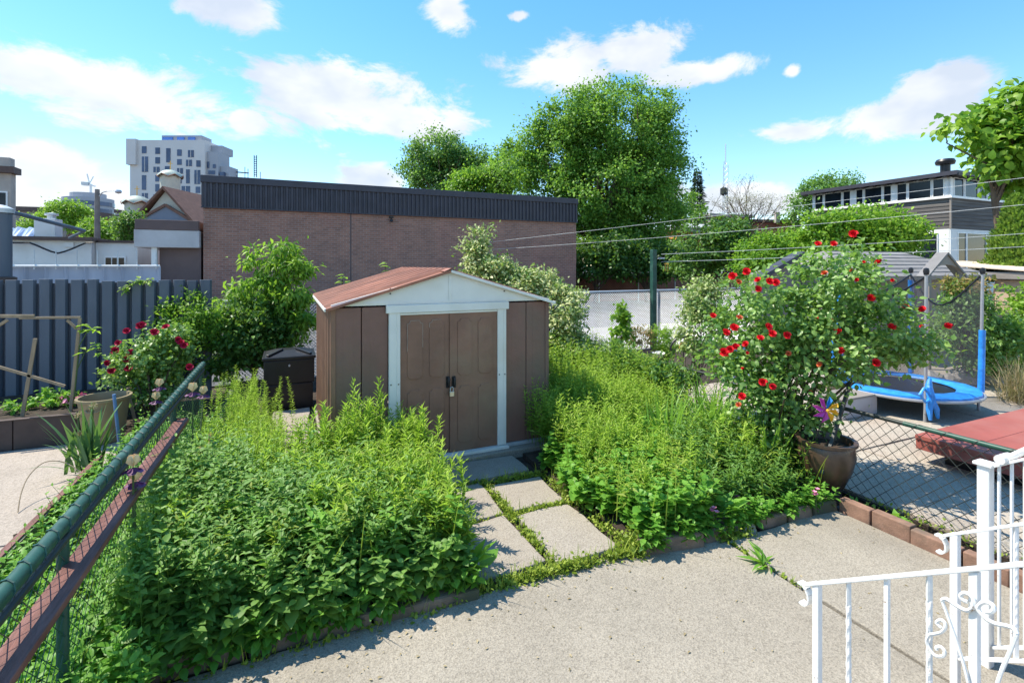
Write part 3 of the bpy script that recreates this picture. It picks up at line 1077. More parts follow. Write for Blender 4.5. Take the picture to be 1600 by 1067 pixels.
    # doors
    for s, (a, b, yo) in enumerate(((1.09, 1.672, .012), (1.655, 2.24, .030))):
        dr = MB().box(a, b, YF - yo - .004 + .006, YF - yo + .014, ZB + .03, ZT - .085).build('door', 'shed_door', t, bevel=.005)
        y1 = YF - yo + .001
        for cx in (a + (b - a) * .30, a + (b - a) * .72):
            for z0, z1 in ((.96, 1.60), (.20, .84)):
                w = .085
                ch = .035
                for wd, dp, nm, sh in ((0.0, .0035, 'pressed_panel', 'shed_door'),):
                    pts = [(cx - w, y1, z0 + ch), (cx - w + ch, y1, z0), (cx + w - ch, y1, z0), (cx + w, y1, z0 + ch), (cx + w, y1, z1 - ch), (cx + w - ch * .7, y1, z1 - ch * .8), (cx + w - ch, y1, z1), (cx - w + ch, y1, z1), (cx - w + ch * .7, y1, z1 - ch * .8), (cx - w, y1, z1 - ch)]
                    MB().prism(pts, (0, -.008, 0)).build(nm, sh, dr, bevel=.0035)
                if s == 0 and z0 > .5:
                    m = MB()
                    q = [Vector(p) + Vector((0, -.0085, 0)) for p in pts]
                    seq = [q[4] + Vector((0, 0, -.26)), q[4], q[5], q[6], q[7], q[8], q[9], q[9] + Vector((0, 0, -.30))]
                    if cx > 1.4:
                        seq = seq[3:]
                        seq[-1] = q[9] + Vector((0, 0, -.05))
                    for i in range(len(seq) - 1):
                        m.bar(seq[i], seq[i + 1], .004, .004)
                    m.build('worn_edge', 'worn', dr)
        hx = (b - .035) if s == 0 else (a + .045)
        m = MB()
        m.tube([(hx, y1, .945), (hx, y1 - .035, .938), (hx, y1 - .042, .92), (hx, y1 - .042, .87), (hx, y1 - .035, .852), (hx, y1, .845)], .014, 8)
        m.box(hx - .022, hx + .022, y1 - .008, y1 - .001, .83, .96)
        m.build('handle', 'blackmetal', dr, smooth=True)
    pl = thing('padlock', 'small shiny padlock hanging on the shed door handles', 'padlock', (1.665, YF - .075, .76))
    MB().box(1.638, 1.690, YF - .085, YF - .062, .745, .80).build('lock_body', 'brass', pl, bevel=.004)
    MB().tube([(1.647, YF - .074, .80), (1.647, YF - .074, .835), (1.655, YF - .074, .848), (1.672, YF - .074, .848), (1.681, YF - .074, .835), (1.681, YF - .074, .80)], .0045, 6).build('shackle', 'galv', pl, smooth=True)


build_shed()

# ================================================================== fences of the yard


def build_left_fence():
    X, zt = -.92, 1.04
    t = thing('green_chain_link_fence', 'green chain link fence with wire bound top rail left of the garden', 'fence', (X, 5, 0))
    m = MB().tube([(X, .3, zt), (X, 6.92, zt - .01)], .031, 12)
    m.build('top_rail', 'greenpaint', t, smooth=True)
    m = MB()
    y = .35
    k = 0
    while y < 6.8:                      # tie wire wound along the rail
        pts = [(X + .0335 * math.cos(a), y + .125 * a / 6.283, zt + .0335 * math.sin(a)) for a in np.linspace(0, 6.283, 9)]
        m.tube(pts, .0036, 4, False)
        y += .125
    m.build('tie_wire', 'greenwire', t)
    m = MB()
    chain_link(m, (X, .3), (X, 6.92), .05, zt - .01, .085, .0022)
    m.build('wire_mesh', 'greenwire', t)
    for y in (.6, 2.9, 5.3, 6.9):
        MB().tube([(X - .012, y, -.05), (X - .012, y, zt - .03)], .024, 10).build('post', 'greenpaint', t, smooth=True)
    # second rail made of angle bar right below it
    MB().tube([(X + .012, .3, zt - .062), (X + .012, 6.85, zt - .07)], .016, 8).build('lower_bar', 'darkwire', t, smooth=True)
    b = thing('red_board', 'long red stained wooden board lying along the green fence', 'board', (-.86, 3, .82))
    MB().bar((-.868, .4, .868), (-.875, 5.35, .80), .105, .035).build('board', 'redwood', b, bevel=.004)
    for y in (.6, 2.9, 5.3):
        MB().bar((-.935, y + .03, .83), (-.88, y + .03, .82), .012, .012).build('bracket', 'darkwire', b)


build_left_fence()


def build_right_fence():
    X, zt = 4.95, .81
    t = thing('dark_chain_link_fence', 'low dark chain link fence between the patio and the right yard', 'fence', (X, 4, 0))
    MB().tube([(X, -.8, zt), (X, 2.6, zt)], .021, 10).build('top_rail', 'greenpaint', t, smooth=True)
    MB().tube([(X, 2.6, zt), (X, 5.2, zt - .015), (X, 10.5, zt + .01)], .019, 10).build('top_rail', 'darkwire', t, smooth=True)
    m = MB()
    chain_link(m, (X, -.8), (X, 5.2), .02, zt, .105, .003)
    chain_link(m, (X, 5.2), (X, 10.5), .02, zt, .075, .003)
    m.build('wire_mesh', 'darkwire', t)
    m = MB()
    y = -.7
    while y < 2.55:
        pts = [(X + .023 * math.cos(a), y + .12 * a / 6.283, zt + .023 * math.sin(a)) for a in np.linspace(0, 6.283, 8)]
        m.tube(pts, .003, 4, False)
        y += .21
    m.build('tie_wire', 'darkwire', t)
    for y in (.2, 4.3, 7.4, 10.45):
        MB().tube([(X, y, -.05), (X, y, zt)], .02, 8).build('post', 'darkwire', t, smooth=True)
    s = thing('leaning_stake', 'dark iron stake leaning out of the glazed pot', 'stake', (4.5, 3.05, .2))
    MB().bar((4.49, 3.03, .28), (5.02, 3.10, 1.06), .03, .03).build('stake', 'darkwire', s, bevel=.003)


build_right_fence()


def build_back_fence():
    Y, zt = 10.72, 1.53
    t = thing('galvanised_chain_link_fence', 'tall galvanised chain link fence before the parking lot', 'fence', (6, Y, 0))
    m = MB()
    chain_link(m, (-1.2, Y), (19, Y), -.02, zt, .066, .0055)
    m.build('wire_mesh', 'galv', t)
    MB().tube([(-1.2, Y, zt), (19, Y, zt)], .024, 10).build('top_rail', 'galv', t, smooth=True)
    for x in (-1.1, 2.4, 5.8, 9.15, 12.4, 15.6, 19):
        MB().tube([(x, Y + .03, -.05), (x, Y + .03, zt + .03)], .03, 10).build('post', 'galv', t, smooth=True)
    p = thing('green_post', 'dark green square clothesline post beside the galvanised fence', 'post', (8.87, 10.58, 0))
    MB().box(8.81, 8.94, 10.52, 10.65, 0, 2.62).build('post', 'greenpaint', p, bevel=.01)
    MB().lathe((9.12, 10.56, 2.40), [(.02, -.015), (.10, -.02), (.085, 0), (.10, .02), (.02, .015)], 14).build('pulley', 'galv', p, smooth=True)
    MB().bar((8.94, 10.57, 2.46), (9.12, 10.57, 2.42), .02, .02).build('bracket', 'darkwire', p)
    w = thing('wind_chime', 'small orange wind chime hanging beside the green post', 'wind chime', (9.2, 10.45, 2.05))
    MB().lathe((9.2, 10.45, 2.25), [(.0, .03), (.07, .0), (.06, -.015)], 10).build('cap', 'yellow', w)
    for k in range(4):
        a = k * 1.57
        MB().tube([(9.2 + .045 * math.cos(a), 10.45 + .045 * math.sin(a), 2.235), (9.2 + .045 * math.cos(a), 10.45 + .045 * math.sin(a), 2.03 + .03 * k)], .01, 6).build('chime_tube', 'orange', w)
    # far fence beyond the lot
    Y2 = 25.0
    t = thing('far_chain_link_fence', 'far chain link fence under the big maple', 'fence', (20, Y2, 0))
    m = MB()
    chain_link(m, (13.2, Y2), (42, Y2), 0, 1.65, .16, .006)
    m.build('wire_mesh', 'darkwire', t)
    MB().tube([(13.2, Y2, 1.65), (42, Y2, 1.6)], .03, 8).build('top_rail', 'galv', t)
    for x in np.arange(14, 42, 2.9):
        MB().tube([(x, Y2, 0), (x, Y2, 1.68)], .035, 8).build('post', 'galv', t)
    w = thing('dark_brick_wall', 'dark low brick wall behind the far fence', 'wall', (26, 26.2, 0))
    MB().box(13.9, 42, 26.0, 26.3, -.05, 1.5).build('wall', 'redbrick', w)
    MB().box(13.9, 42, 25.95, 26.35, 1.502, 1.6).build('coping', 'cornice', w)


build_back_fence()


def cable(name, label, a, b, sag, r, mat='wire'):
    a, b = Vector(a), Vector(b)
    pts = []
    for i in range(15):
        f = i / 14
        pts.append(a.lerp(b, f) - Vector((0, 0, 4 * sag * f * (1 - f))))
    o = MB().tube(pts, r, 5).build(name, mat)
    return tag(o, label, 'cable', 'lines running over the yard')


cable('overhead_line', 'topmost overhead line over the back yard, reaching the wooden house', on_y(752, 380, 22.18), at_depth(1900, 240, 13), .05, .007)
cable('overhead_line', 'second overhead line passing just above the green post top', on_y(768, 390, 22.18), at_depth(1900, 290, 12.4), .12, .007)
cable('clothes_line', 'upper line of the clothesline running right from the green post', (9.12, 10.56, 2.50), at_depth(1900, 342, 11), .07, .006)
cable('clothes_line', 'lower line of the clothesline running right from the green post', (9.12, 10.56, 2.30), at_depth(1900, 368, 10.8), .06, .006)

# ================================================================== brick building and the town behind


def build_brick_building():
    X0, X1, Y, H = -2.98, 13.62, 22.2, 5.64
    t = thing('brick_building', 'long brown brick building with dark ribbed metal fascia', 'building', ((X0 + X1) / 2, Y, 0))
    MB().box(X0 + .03, X1 - .03, Y, Y + 14, -.1, 4.5).build('wall', 'brickwall', t)
    # paler brick toothing of the right corner
    m = MB()
    r = random.Random(3)
    for i in range(46):
        z = .12 + i * .085
        if not (1.1 < z < 2.3):
            w = .12 + .12 * (i % 2) + (.235 * r.choice((0, 1, 1, 2)) if z > 2.6 else 0)
            for k in range(int(w / .235) + 1):
                x1 = X1 - .025 - k * .235 - .117 * (i % 2) * (1 if k else 0)
                m.box(x1 - .225, x1, Y - .012, Y + .02, z, z + .074)
    o = m.build('toothed_bricks', MT['brickwall'], t)
    o['kind'] = 'stuff'
    f = MB().box(X0 - .05, X1 + .04, Y - .14, Y + 14.2, 5.36, H).build('fascia_cap', 'fascia', t, bevel=.02)
    MB().ribs((X0 - .02, Y - .05, 4.44), (1, 0, 0), (0, 0, .93), (0, -1, 0), X1 - X0 + .03, .19, .055, .5).build('ribbed_fascia', 'fascia', t, solid=.004)
    MB().box(X0 - .03, X1 + .02, Y - .03, Y + 14.1, 4.50, 5.35).build('fascia_backing', 'fascia', t)
    MB().box(X0 - .03, X1 + .02, Y - .11, Y - .028, 4.40, 4.438).build('fascia_edge', 'fascia', t)
    # security lamp and a vertical expansion joint
    lx = on_y(611, 340, Y).x
    l = MB().box(lx - .09, lx + .09, Y - .10, Y - .001, 4.28, 4.36).build('wall_lamp', 'black', t, bevel=.01)
    MB().lathe((lx, Y - .1, 4.16), [(0, .1), (.06, .06), (.08, -.04), (0, -.06)], 10).build('lamp_head', 'black', l)
    jx = on_y(548, 400, Y).x
    MB().box(jx - .03, jx + .03, Y - .006, Y + .01, 0, 4.43).build('expansion_joint', 'annex_brown', t)
    # low annex with concrete canopy
    a = thing('canopy_annex', 'low annex with pale concrete canopy left of the brick building', 'building', (-4.2, 22.4, 0))
    MB().box(-5.05, -3.04, 21.9, 30, 2.86, 3.50).build('canopy', 'annex_conc', a, bevel=.02)
    MB().box(-5.02, -3.06, 21.88, 30.05, 3.50, 3.87).build('roof_band', 'annex_brown', a, bevel=.02)
    MB().box(-4.35, -3.03, 22.25, 30, -.1, 2.86).build('wall', 'annex_brown', a)
    MB().box(-4.55, -4.38, 22.0, 22.2, -.1, 2.86).build('post', 'whitewall', a)


build_brick_building()


def windows_on_plane(parent, rects, mk, frame, glass, mull=None):
    """each rect (a0,a1,z0,z1) becomes a window with frame bars and a pane; mk maps (a,d,z) to world"""
    for a0, a1, z0, z1 in rects:
        w = (a1 - a0)
        f = frame
        m = MB()
        for b0, b1, c0, c1 in ((a0, a1, z0, z0 + f), (a0, a1, z1 - f, z1), (a0, a0 + f, z0 + f, z1 - f), (a1 - f, a1, z0 + f, z1 - f)):
            p = [mk(b0, -.02, c0), mk(b1, -.02, c0), mk(b1, -.02, c1), mk(b0, -.02, c1)]
            v = Vector(mk(b0, .06, c0)) - Vector(mk(b0, -.02, c0))
            m.prism(p, v)
        o = m.build('window', 'white', parent)
        p = [mk(a0 + f, .015, z0 + f), mk(a1 - f, .015, z0 + f), mk(a1 - f, .015, z1 - f), mk(a0 + f, .015, z1 - f)]
        v = Vector(mk(a0, .03, z0)) - Vector(mk(a0, .015, z0))
        MB().prism(p, v).build('pane', glass, o)


def build_apartment():
    t0 = 150.0
    cen = at_depth(275, 415, t0)
    ang = -TH
    R = Vector(RT)
    B = Vector(FW)
    t = thing('apartment_block', 'pale mid rise apartment block with scattered blue windows', 'building', (cen.x, cen.y, 0))
    k = t0 / FOC

    def W(u, v, d=0.0):           # point on the facade plane, d metres behind it
        p = at_depth(u, v, t0)
        return p + B * d

    def block(name, mat, u0, u1, v0, v1, d0, d1, par=t):
        m = MB()
        m.prism([W(u0, v1, d0), W(u1, v1, d0), W(u1, v0, d0), W(u0, v0, d0)], B * (d1 - d0))
        return m.build(name, mat, par)
    block('main_block', 'apt', 203, 320, 219, 430, 0, 8)
    block('overhang', 'apt', 200, 215, 218, 258, -.8, 7)
    block('stepped_block', 'apt_side', 320.3, 338, 236, 430, 1, 7)
    block('stepped_block', 'apt_side', 338.3, 352, 258, 430, 2, 7)
    block('low_block', 'apt_side', 352.3, 390, 281, 430, 3, 7)
    ph = block('penthouse', 'apt_side', 249, 312, 210.5, 218.8, 1, 6)
    for a, b in ((251, 267), (274, 285), (291, 302)):
        block('pane', 'glass_bright', a, b, 213.5, 221 - 3, .7, .98, ph)
    block('penthouse', 'apt_side', 320.5, 338, 224, 235.8, 3, 9)
    rects = [(205, 214.5, 228, 253), (222, 229, 229, 240), (222, 231.5, 245, 269), (222, 228.5, 274, 297), (222, 231, 302, 312),
             (243, 250, 231, 241), (243, 250, 246, 256), (240, 249.5, 261, 269.5), (243, 249, 274, 284), (243, 250, 288, 300), (240, 249, 304, 312),
             (260, 266.5, 232, 254), (258, 266, 260, 266), (277, 284, 234, 244), (277, 284, 249, 258), (277, 286, 263, 272), (277, 284, 277, 287), (284, 297, 291, 301), (284, 297, 306, 316),
             (294, 303, 235, 246), (291, 300, 250, 260), (291, 296.5, 265, 287), (307, 313.5, 251, 261), (304, 313, 266, 288), (306, 313, 292, 302), (306, 313, 306, 316)]
    for a, b, c, d in rects:
        w = block('window', 'glass_blue', a, b, c, d, -.12, -.005)
        if b - a < 9:
            continue
        m = MB()
        m.prism([W((a + b) / 2 - .35, d, -.2), W((a + b) / 2 + .35, d, -.2), W((a + b) / 2 + .35, c, -.2), W((a + b) / 2 - .35, c, -.2)], B * .075)
        m.build('mullion', 'apt', w)
    for a, b, c, d in ((321, 324, 252, 262), (330, 334, 256, 262), (323, 333, 266, 272), (341, 347, 268, 274)):
        block('window', 'glass_blue', a, b, c, d, .8, .99 if a < 338 else 1.9)
    m = MB()
    for u, h in ((352, 268), (366, 255), (371, 258), (391, 263)):
        m.tube([W(u, 276, 6), W(u, h, 6)], .12, 4)
    m.tube([W(348, 263, 6), W(372, 265, 6)], .2, 4)
    m.build('roof_railing', 'blackmetal', t)
    m = MB()
    for i in range(9):
        m.tube([W(381, 268 - i * 3.6, 6), W(385, 268 - i * 3.6, 6)], .12, 4)
    m.tube([W(381, 272, 6), W(381, 236, 6)], .16, 4)
    m.tube([W(385, 272, 6), W(385, 236, 6)], .16, 4)
    m.build('ladder_mast', 'blackmetal', t)
    # far tower under construction with its crane
    t1 = 260.0
    c = at_depth(138, 415, t1)
    tw = thing('glass_tower', 'distant curved glass tower beneath the crane', 'building', (c.x, c.y, 0))
    r1 = 32 / FOC * t1
    top = at_depth(138, 311, t1).z
    MB().lathe((c.x, c.y, 0), [(r1, 0), (r1, top), (0, top)], 28).build('wall', 'apt_side', tw)
    for i in range(9):
        z = top - 2 - i * 3.6
        MB().lathe((c.x, c.y, z), [(r1 + .05, 0), (r1 + .35, .05), (r1 + .35, -2.0), (r1 + .05, -2.05)], 28).build('window_band', 'glass_blue', tw)
    MB().lathe((c.x, c.y, top), [(r1 * .7, 0), (r1 * .7, 2.6), (0, 2.6)], 20).build('plant_room', 'apt_side', tw)
    cr = thing('tower_crane', 'white tower crane above the distant glass tower', 'crane', (c.x, c.y, top))
    q = at_depth(142, 303, t1)
    m = MB()
    m.tube([q, at_depth(142, 288, t1)], .7, 4)
    m.tube([at_depth(133, 287, t1), at_depth(149, 291, t1)], .5, 4)
    m.tube([at_depth(140, 287, t1), at_depth(136, 272, t1)], .3, 4)
    m.build('mast', 'white', cr)
    MB().obox(at_depth(134, 287.5, t1), (3, 3, 1.6)).build('counterweight', 'galv', cr)
    MB().tube([at_depth(140, 287, t1), at_depth(146, 276, t1)], .25, 4).build('jib', 'white', cr)


build_apartment()


def build_church():
    t0 = 58.0
    c = at_depth(262, 415, t0)
    t = thing('church', 'small church with steep gable and two wavy rimmed domes', 'church', (c.x, c.y, 0))
    B = Vector(FW)

    def W(u, v, d=0.0):
        return at_depth(u, v, t0) + B * d
    MB().prism([W(226, 430), W(312, 430), W(312, 352), W(261, 296), W(222, 345)], B * 12).build('nave', 'church', t)
    rf = MB()
    for a, b in (((259.5, 292), (214, 340)), ((259.5, 292), (317, 357))):
        p, q = W(*a, -.6), W(*b, -.6)
        rf.prism([p, q, q + Vector((0, 0, -.35)), p + Vector((0, 0, -.35))], B * 13)
    rf.build('roof', 'church_roof', t)
    pd = MB().prism([W(223, 344, -.3), W(302, 347, -.3), W(262, 322, -.3)], B * .29).build('pediment', 'church_blue', t)
    m = MB()
    for a, b in (((262, 321), (222, 343)), ((262, 321), (303, 346)), ((222, 345), (303, 348))):
        m.bar(W(*a, -.35), W(*b, -.35), .25, .3)
    m.build('pediment_moulding', 'church_roof', pd)
    MB().prism([W(224, 358, -.12), W(306, 360, -.12), W(306, 354, -.12), W(224, 352, -.12)], B * .1).build('string_course', 'cream', t)
    for u, v0, v1, r in ((266, 300, 276, 1.12), (214, 338, 318, 1.2)):
        q = at_depth(u, v0, t0 + (6 if u > 240 else 1))
        zt = at_depth(u, v1, t0 + (6 if u > 240 else 1)).z
        dr = MB()
        dr.lathe((q.x, q.y, q.z - 5), [(r, 0), (r, zt - q.z + 5)], 16)
        dr.build('drum', 'church', t, smooth=True)
        m = MB()
        prof = []
        n = 24
        rows = [(1.25, 0, .16), (1.15, .28, .06), (.9, .62, 0), (.5, .9, 0), (.12, 1.02, 0)]
        vs, fs = [], []
        for rr, z, wv in rows:
            for j in range(n):
                a = 2 * math.pi * j / n
                vs.append((q.x + r * rr * math.cos(a), q.y + r * rr * math.sin(a), zt + z * r * .75 + wv * r * math.cos(a * 6)))
        for i in range(len(rows) - 1):
            for j in range(n):
                fs.append((i * n + j, i * n + (j + 1) % n, (i + 1) * n + (j + 1) % n, (i + 1) * n + j))
        m.add(vs, fs)
        d = m.build('dome', 'dome', t, smooth=True)
        mm = MB()
        for j in range(n):
            mm.tube([vs[j], vs[(j + 1) % n]], .07, 4)
        mm.build('dome_rim', 'church_roof', d)
        mm = MB().tube([(q.x, q.y, zt + r * .76), (q.x, q.y, zt + r * .76 + 1.15)], .05, 5)
        mm.bar(Vector((q.x, q.y, zt + r * .76 + .8)) - Vector(RT) * .3, Vector((q.x, q.y, zt + r * .76 + .8)) + Vector(RT) * .3, .06, .06)
        mm.build('cross', 'yellow', d)


build_church()


def build_left_town():
    # pale corrugated fence with spikes
    Y = 17.4
    xa, xb = on_y(14, 415, Y).x - 6.3, on_y(251, 415, Y).x
    t = thing('pale_spiked_fence', 'pale corrugated metal fence topped with thin spikes', 'fence', ((xa + xb) / 2, Y, 0))
    MB().ribs((xa, Y, -.1), (1, 0, 0), (0, 0, 2.27), (0, -1, 0), xb - xa, .42, .05, .86).build('fence_sheet', 'palefence', t, solid=.006)
    MB().tube([(xa, Y - .08, 2.19), (xb, Y - .08, 2.19)], .03, 6).build('top_rail', 'white', t)
    for i in range(22):
        x = xa + .1 + i * (xb - xa - .2) / 21
        MB().tube([(x, Y - .06, 2.1), (x, Y - .06, 2.62)], [.018, .012], 5).build('spike', 'galv', t)
    # white commercial building
    w = thing('white_flat_building', 'long white single storey building with brown roof edge', 'building', (-8.5, 27, 0))
    Y = 26.0
    xa, xm, xb = on_y(-40, 380, Y).x - 9, on_y(143, 380, Y).x, on_y(211, 380, Y).x
    zt = on_y(100, 376, Y).z
    MB().box(xa, xm, Y, Y + 9, -.1, zt).build('wall', 'whitewall', w)
    MB().box(xm + .02, xb, Y + .4, Y + 9, -.1, zt - .05).build('wall', 'whitewall', w)
    MB().box(xa, xm + .1, Y - .25, Y + 9.1, zt + .002, zt + .14).build('roof_edge', 'cornice', w)
    MB().box(xm + .12, xb + .06, Y + .3, Y + 9.1, zt - .046, zt + .06).build('roof_edge', 'cornice', w)
    wx = on_y(158, 405, Y).x
    fr = MB().box(wx, wx + .75, Y + .34, Y + .385, 1.85, 2.6).build('window', 'white', w)
    for k in range(3):
        MB().box(wx + .06 + k * .225, wx + .06 + k * .225 + .185, Y + .325, Y + .338, 1.92, 2.53).build('pane', 'glass', fr)
    MB().box(on_y(101, 390, Y).x, on_y(116, 390, Y).x, Y - .08, Y - .01, 2.95, 3.15).build('wall_box', 'whitewall', w)
    pts = []
    for i in range(13):
        f = i / 12
        p = on_y(20 + 130 * f, 380 + 18 * math.sin(math.pi * min(1, f * 1.1)) * (f > .25) * min(1, (f - .25) * 3), Y)
        pts.append((p.x, Y - .32, p.z))
    MB().tube(pts, .035, 5).build('hanging_cable', 'black', w)
    tb = on_y(30, 365, Y + 2)
    tp = thing('blue_tarpaulin', 'pale blue tarpaulin heaped on the white building roof', 'tarpaulin', (tb.x, Y + 2, zt + .15))
    m = MB()
    xa2, xb2 = on_y(12, 365, Y + 2).x, on_y(60, 365, Y + 2).x
    n = 9
    vs = []
    for j in range(3):
        for i in range(n):
            vs.append((xa2 + (xb2 - xa2) * i / (n - 1), Y + 1.4 + j * .5, zt + .16 + (.0, .42, .38)[j] + .06 * math.sin(i * 2.1 + j)))
    m.add(vs, [(j * n + i, j * n + i + 1, (j + 1) * n + i + 1, (j + 1) * n + i) for j in range(2) for i in range(n - 1)])
    m.build('sheet', 'tarp', tp, solid=.02)
    hv = on_y(76, 360, Y + 2)
    h = thing('rooftop_unit', 'white box shaped ventilation unit on the flat roof', 'ventilation unit', (hv.x, Y + 2, zt + .14))
    MB().box(hv.x - .35, hv.x + .35, Y + 1.6, Y + 2.4, zt + .142, zt + 1.0).build('casing', 'whitewall', h, bevel=.02)
    MB().lathe((hv.x + .1, Y + 2, zt + 1.0), [(.15, 0), (.15, .15), (.24, .16), (.24, .24), (0, .28)], 12).build('cowl', 'galv', h)
    # slanting steel pipe from the post
    c = thing('slanting_pipe', 'grey steel pipe slanting down from the blue post', 'pipe', at_depth(70, 345, 13))
    MB().tube([at_depth(12, 330, 12), at_depth(132, 361, 14)], .05, 8).build('pipe', 'bluegrey', c, smooth=True)
    MB().tube([at_depth(132, 361, 14), at_depth(108, 372, 14)], .035, 8).build('brace', 'bluegrey', c, smooth=True)
    p0 = at_depth(5, 420, 8.0)
    p = thing('blue_post', 'thick blue grey steel post with cap at the left edge', 'post', (p0.x - .05, p0.y, 0))
    MB().tube([(p0.x - .06, p0.y, 0), (p0.x - .06, p0.y, 3.08)], .165, 16).build('post', 'bluegrey', p, smooth=True)
    MB().lathe((p0.x - .06, p0.y, 3.08), [(.19, -.04), (.19, .03), (.1, .08), (0, .10)], 16).build('cap', 'galv', p, smooth=True)
    MB().lathe((p0.x - .06, p0.y, 1.98), [(.166, -.05), (.22, -.04), (.22, .03), (.166, .05)], 16).build('collar', 'cornice', p)
    # street lamp on a pole
    b = at_depth(152, 415, 25)
    s = thing('street_lamp', 'concrete utility pole carrying a curved street lamp arm', 'street lamp', (b.x, b.y, 0))
    zt = at_depth(152, 296, 25).z
    MB().tube([(b.x, b.y, -.1), (b.x, b.y, zt)], [.17, .10], 10).build('pole', 'pole', s, smooth=True)
    arm = [at_depth(155, 307, 25), at_depth(160, 301, 25), at_depth(168, 298.5, 25), at_depth(183, 298, 25)]
    MB().tube(arm, .03, 6).build('arm', 'galv', s, smooth=True)
    q = at_depth(185, 300, 25)
    MB().lathe(q, [(0, .12), (.12, .09), (.15, 0), (.12, -.06), (0, -.1)], 12).build('lamp_head', 'galv', s, smooth=True)
    # beige house at the edge and low roofs between
    Y = 33
    xa, xb = on_y(-60, 300, Y).x - 8, on_y(17, 300, Y).x
    z0 = on_y(8, 252, Y).z
    h = thing('beige_building', 'tall beige building with brown cornice at the left edge', 'building', ((xa + xb) / 2, Y, 0))
    MB().box(xa, xb, Y, Y + .5, -.1, z0 - .6).build('wall', 'beige', h)
    MB().box(xa, xb + .2, Y - .25, Y + .55, z0 - .6, z0 - .28).build('cornice', 'cornice', h)
    MB().box(xa, xb - .02, Y - .05, Y + .45, z0 - .28, z0 + .18).build('parapet', 'beige', h)
    wx = on_y(2, 300, Y).x
    wd = MB().box(wx - .3, wx + .25, Y - .06, Y - .005, z0 - 3.4, z0 - 1.5).build('window', 'white', h)
    MB().box(wx - .24, wx + .19, Y - .075, Y - .062, z0 - 3.32, z0 - 1.58).build('pane', 'glass', wd)
    for i, (u0, u1, v, t, mt, lb) in enumerate(((20, 105, 326, 90, 'cornice', 'far dark brown roofed house behind the yellow green tree'), (118, 200, 338, 85, 'redbrick', 'far low red brick house left of the church'), (180, 200, 330, 120, 'apt_side', 'far grey flat roofed house beside the church'))):
        a, c2 = at_depth(u0, v, t), at_depth(u1, v, t)
        h = thing('far_house', lb, 'house', ((a.x + c2.x) / 2, (a.y + c2.y) / 2, 0))
        B = Vector(FW)
        MB().prism([Vector((a.x, a.y, 0)), Vector((c2.x, c2.y, 0)), c2 + Vector((0, 0, -.5)), a + Vector((0, 0, -.5))], B * 10).build('wall', mt if i else 'greywall', h)
        MB().prism([a + Vector((0, 0, -.49)) - B * .4, c2 + Vector((0, 0, -.49)) - B * .4, c2 + Vector((0, 0, .1)) - B * .4, a + Vector((0, 0, .4)) - B * .4], B * 11).build('roof', 'cornice', h)


build_left_town()


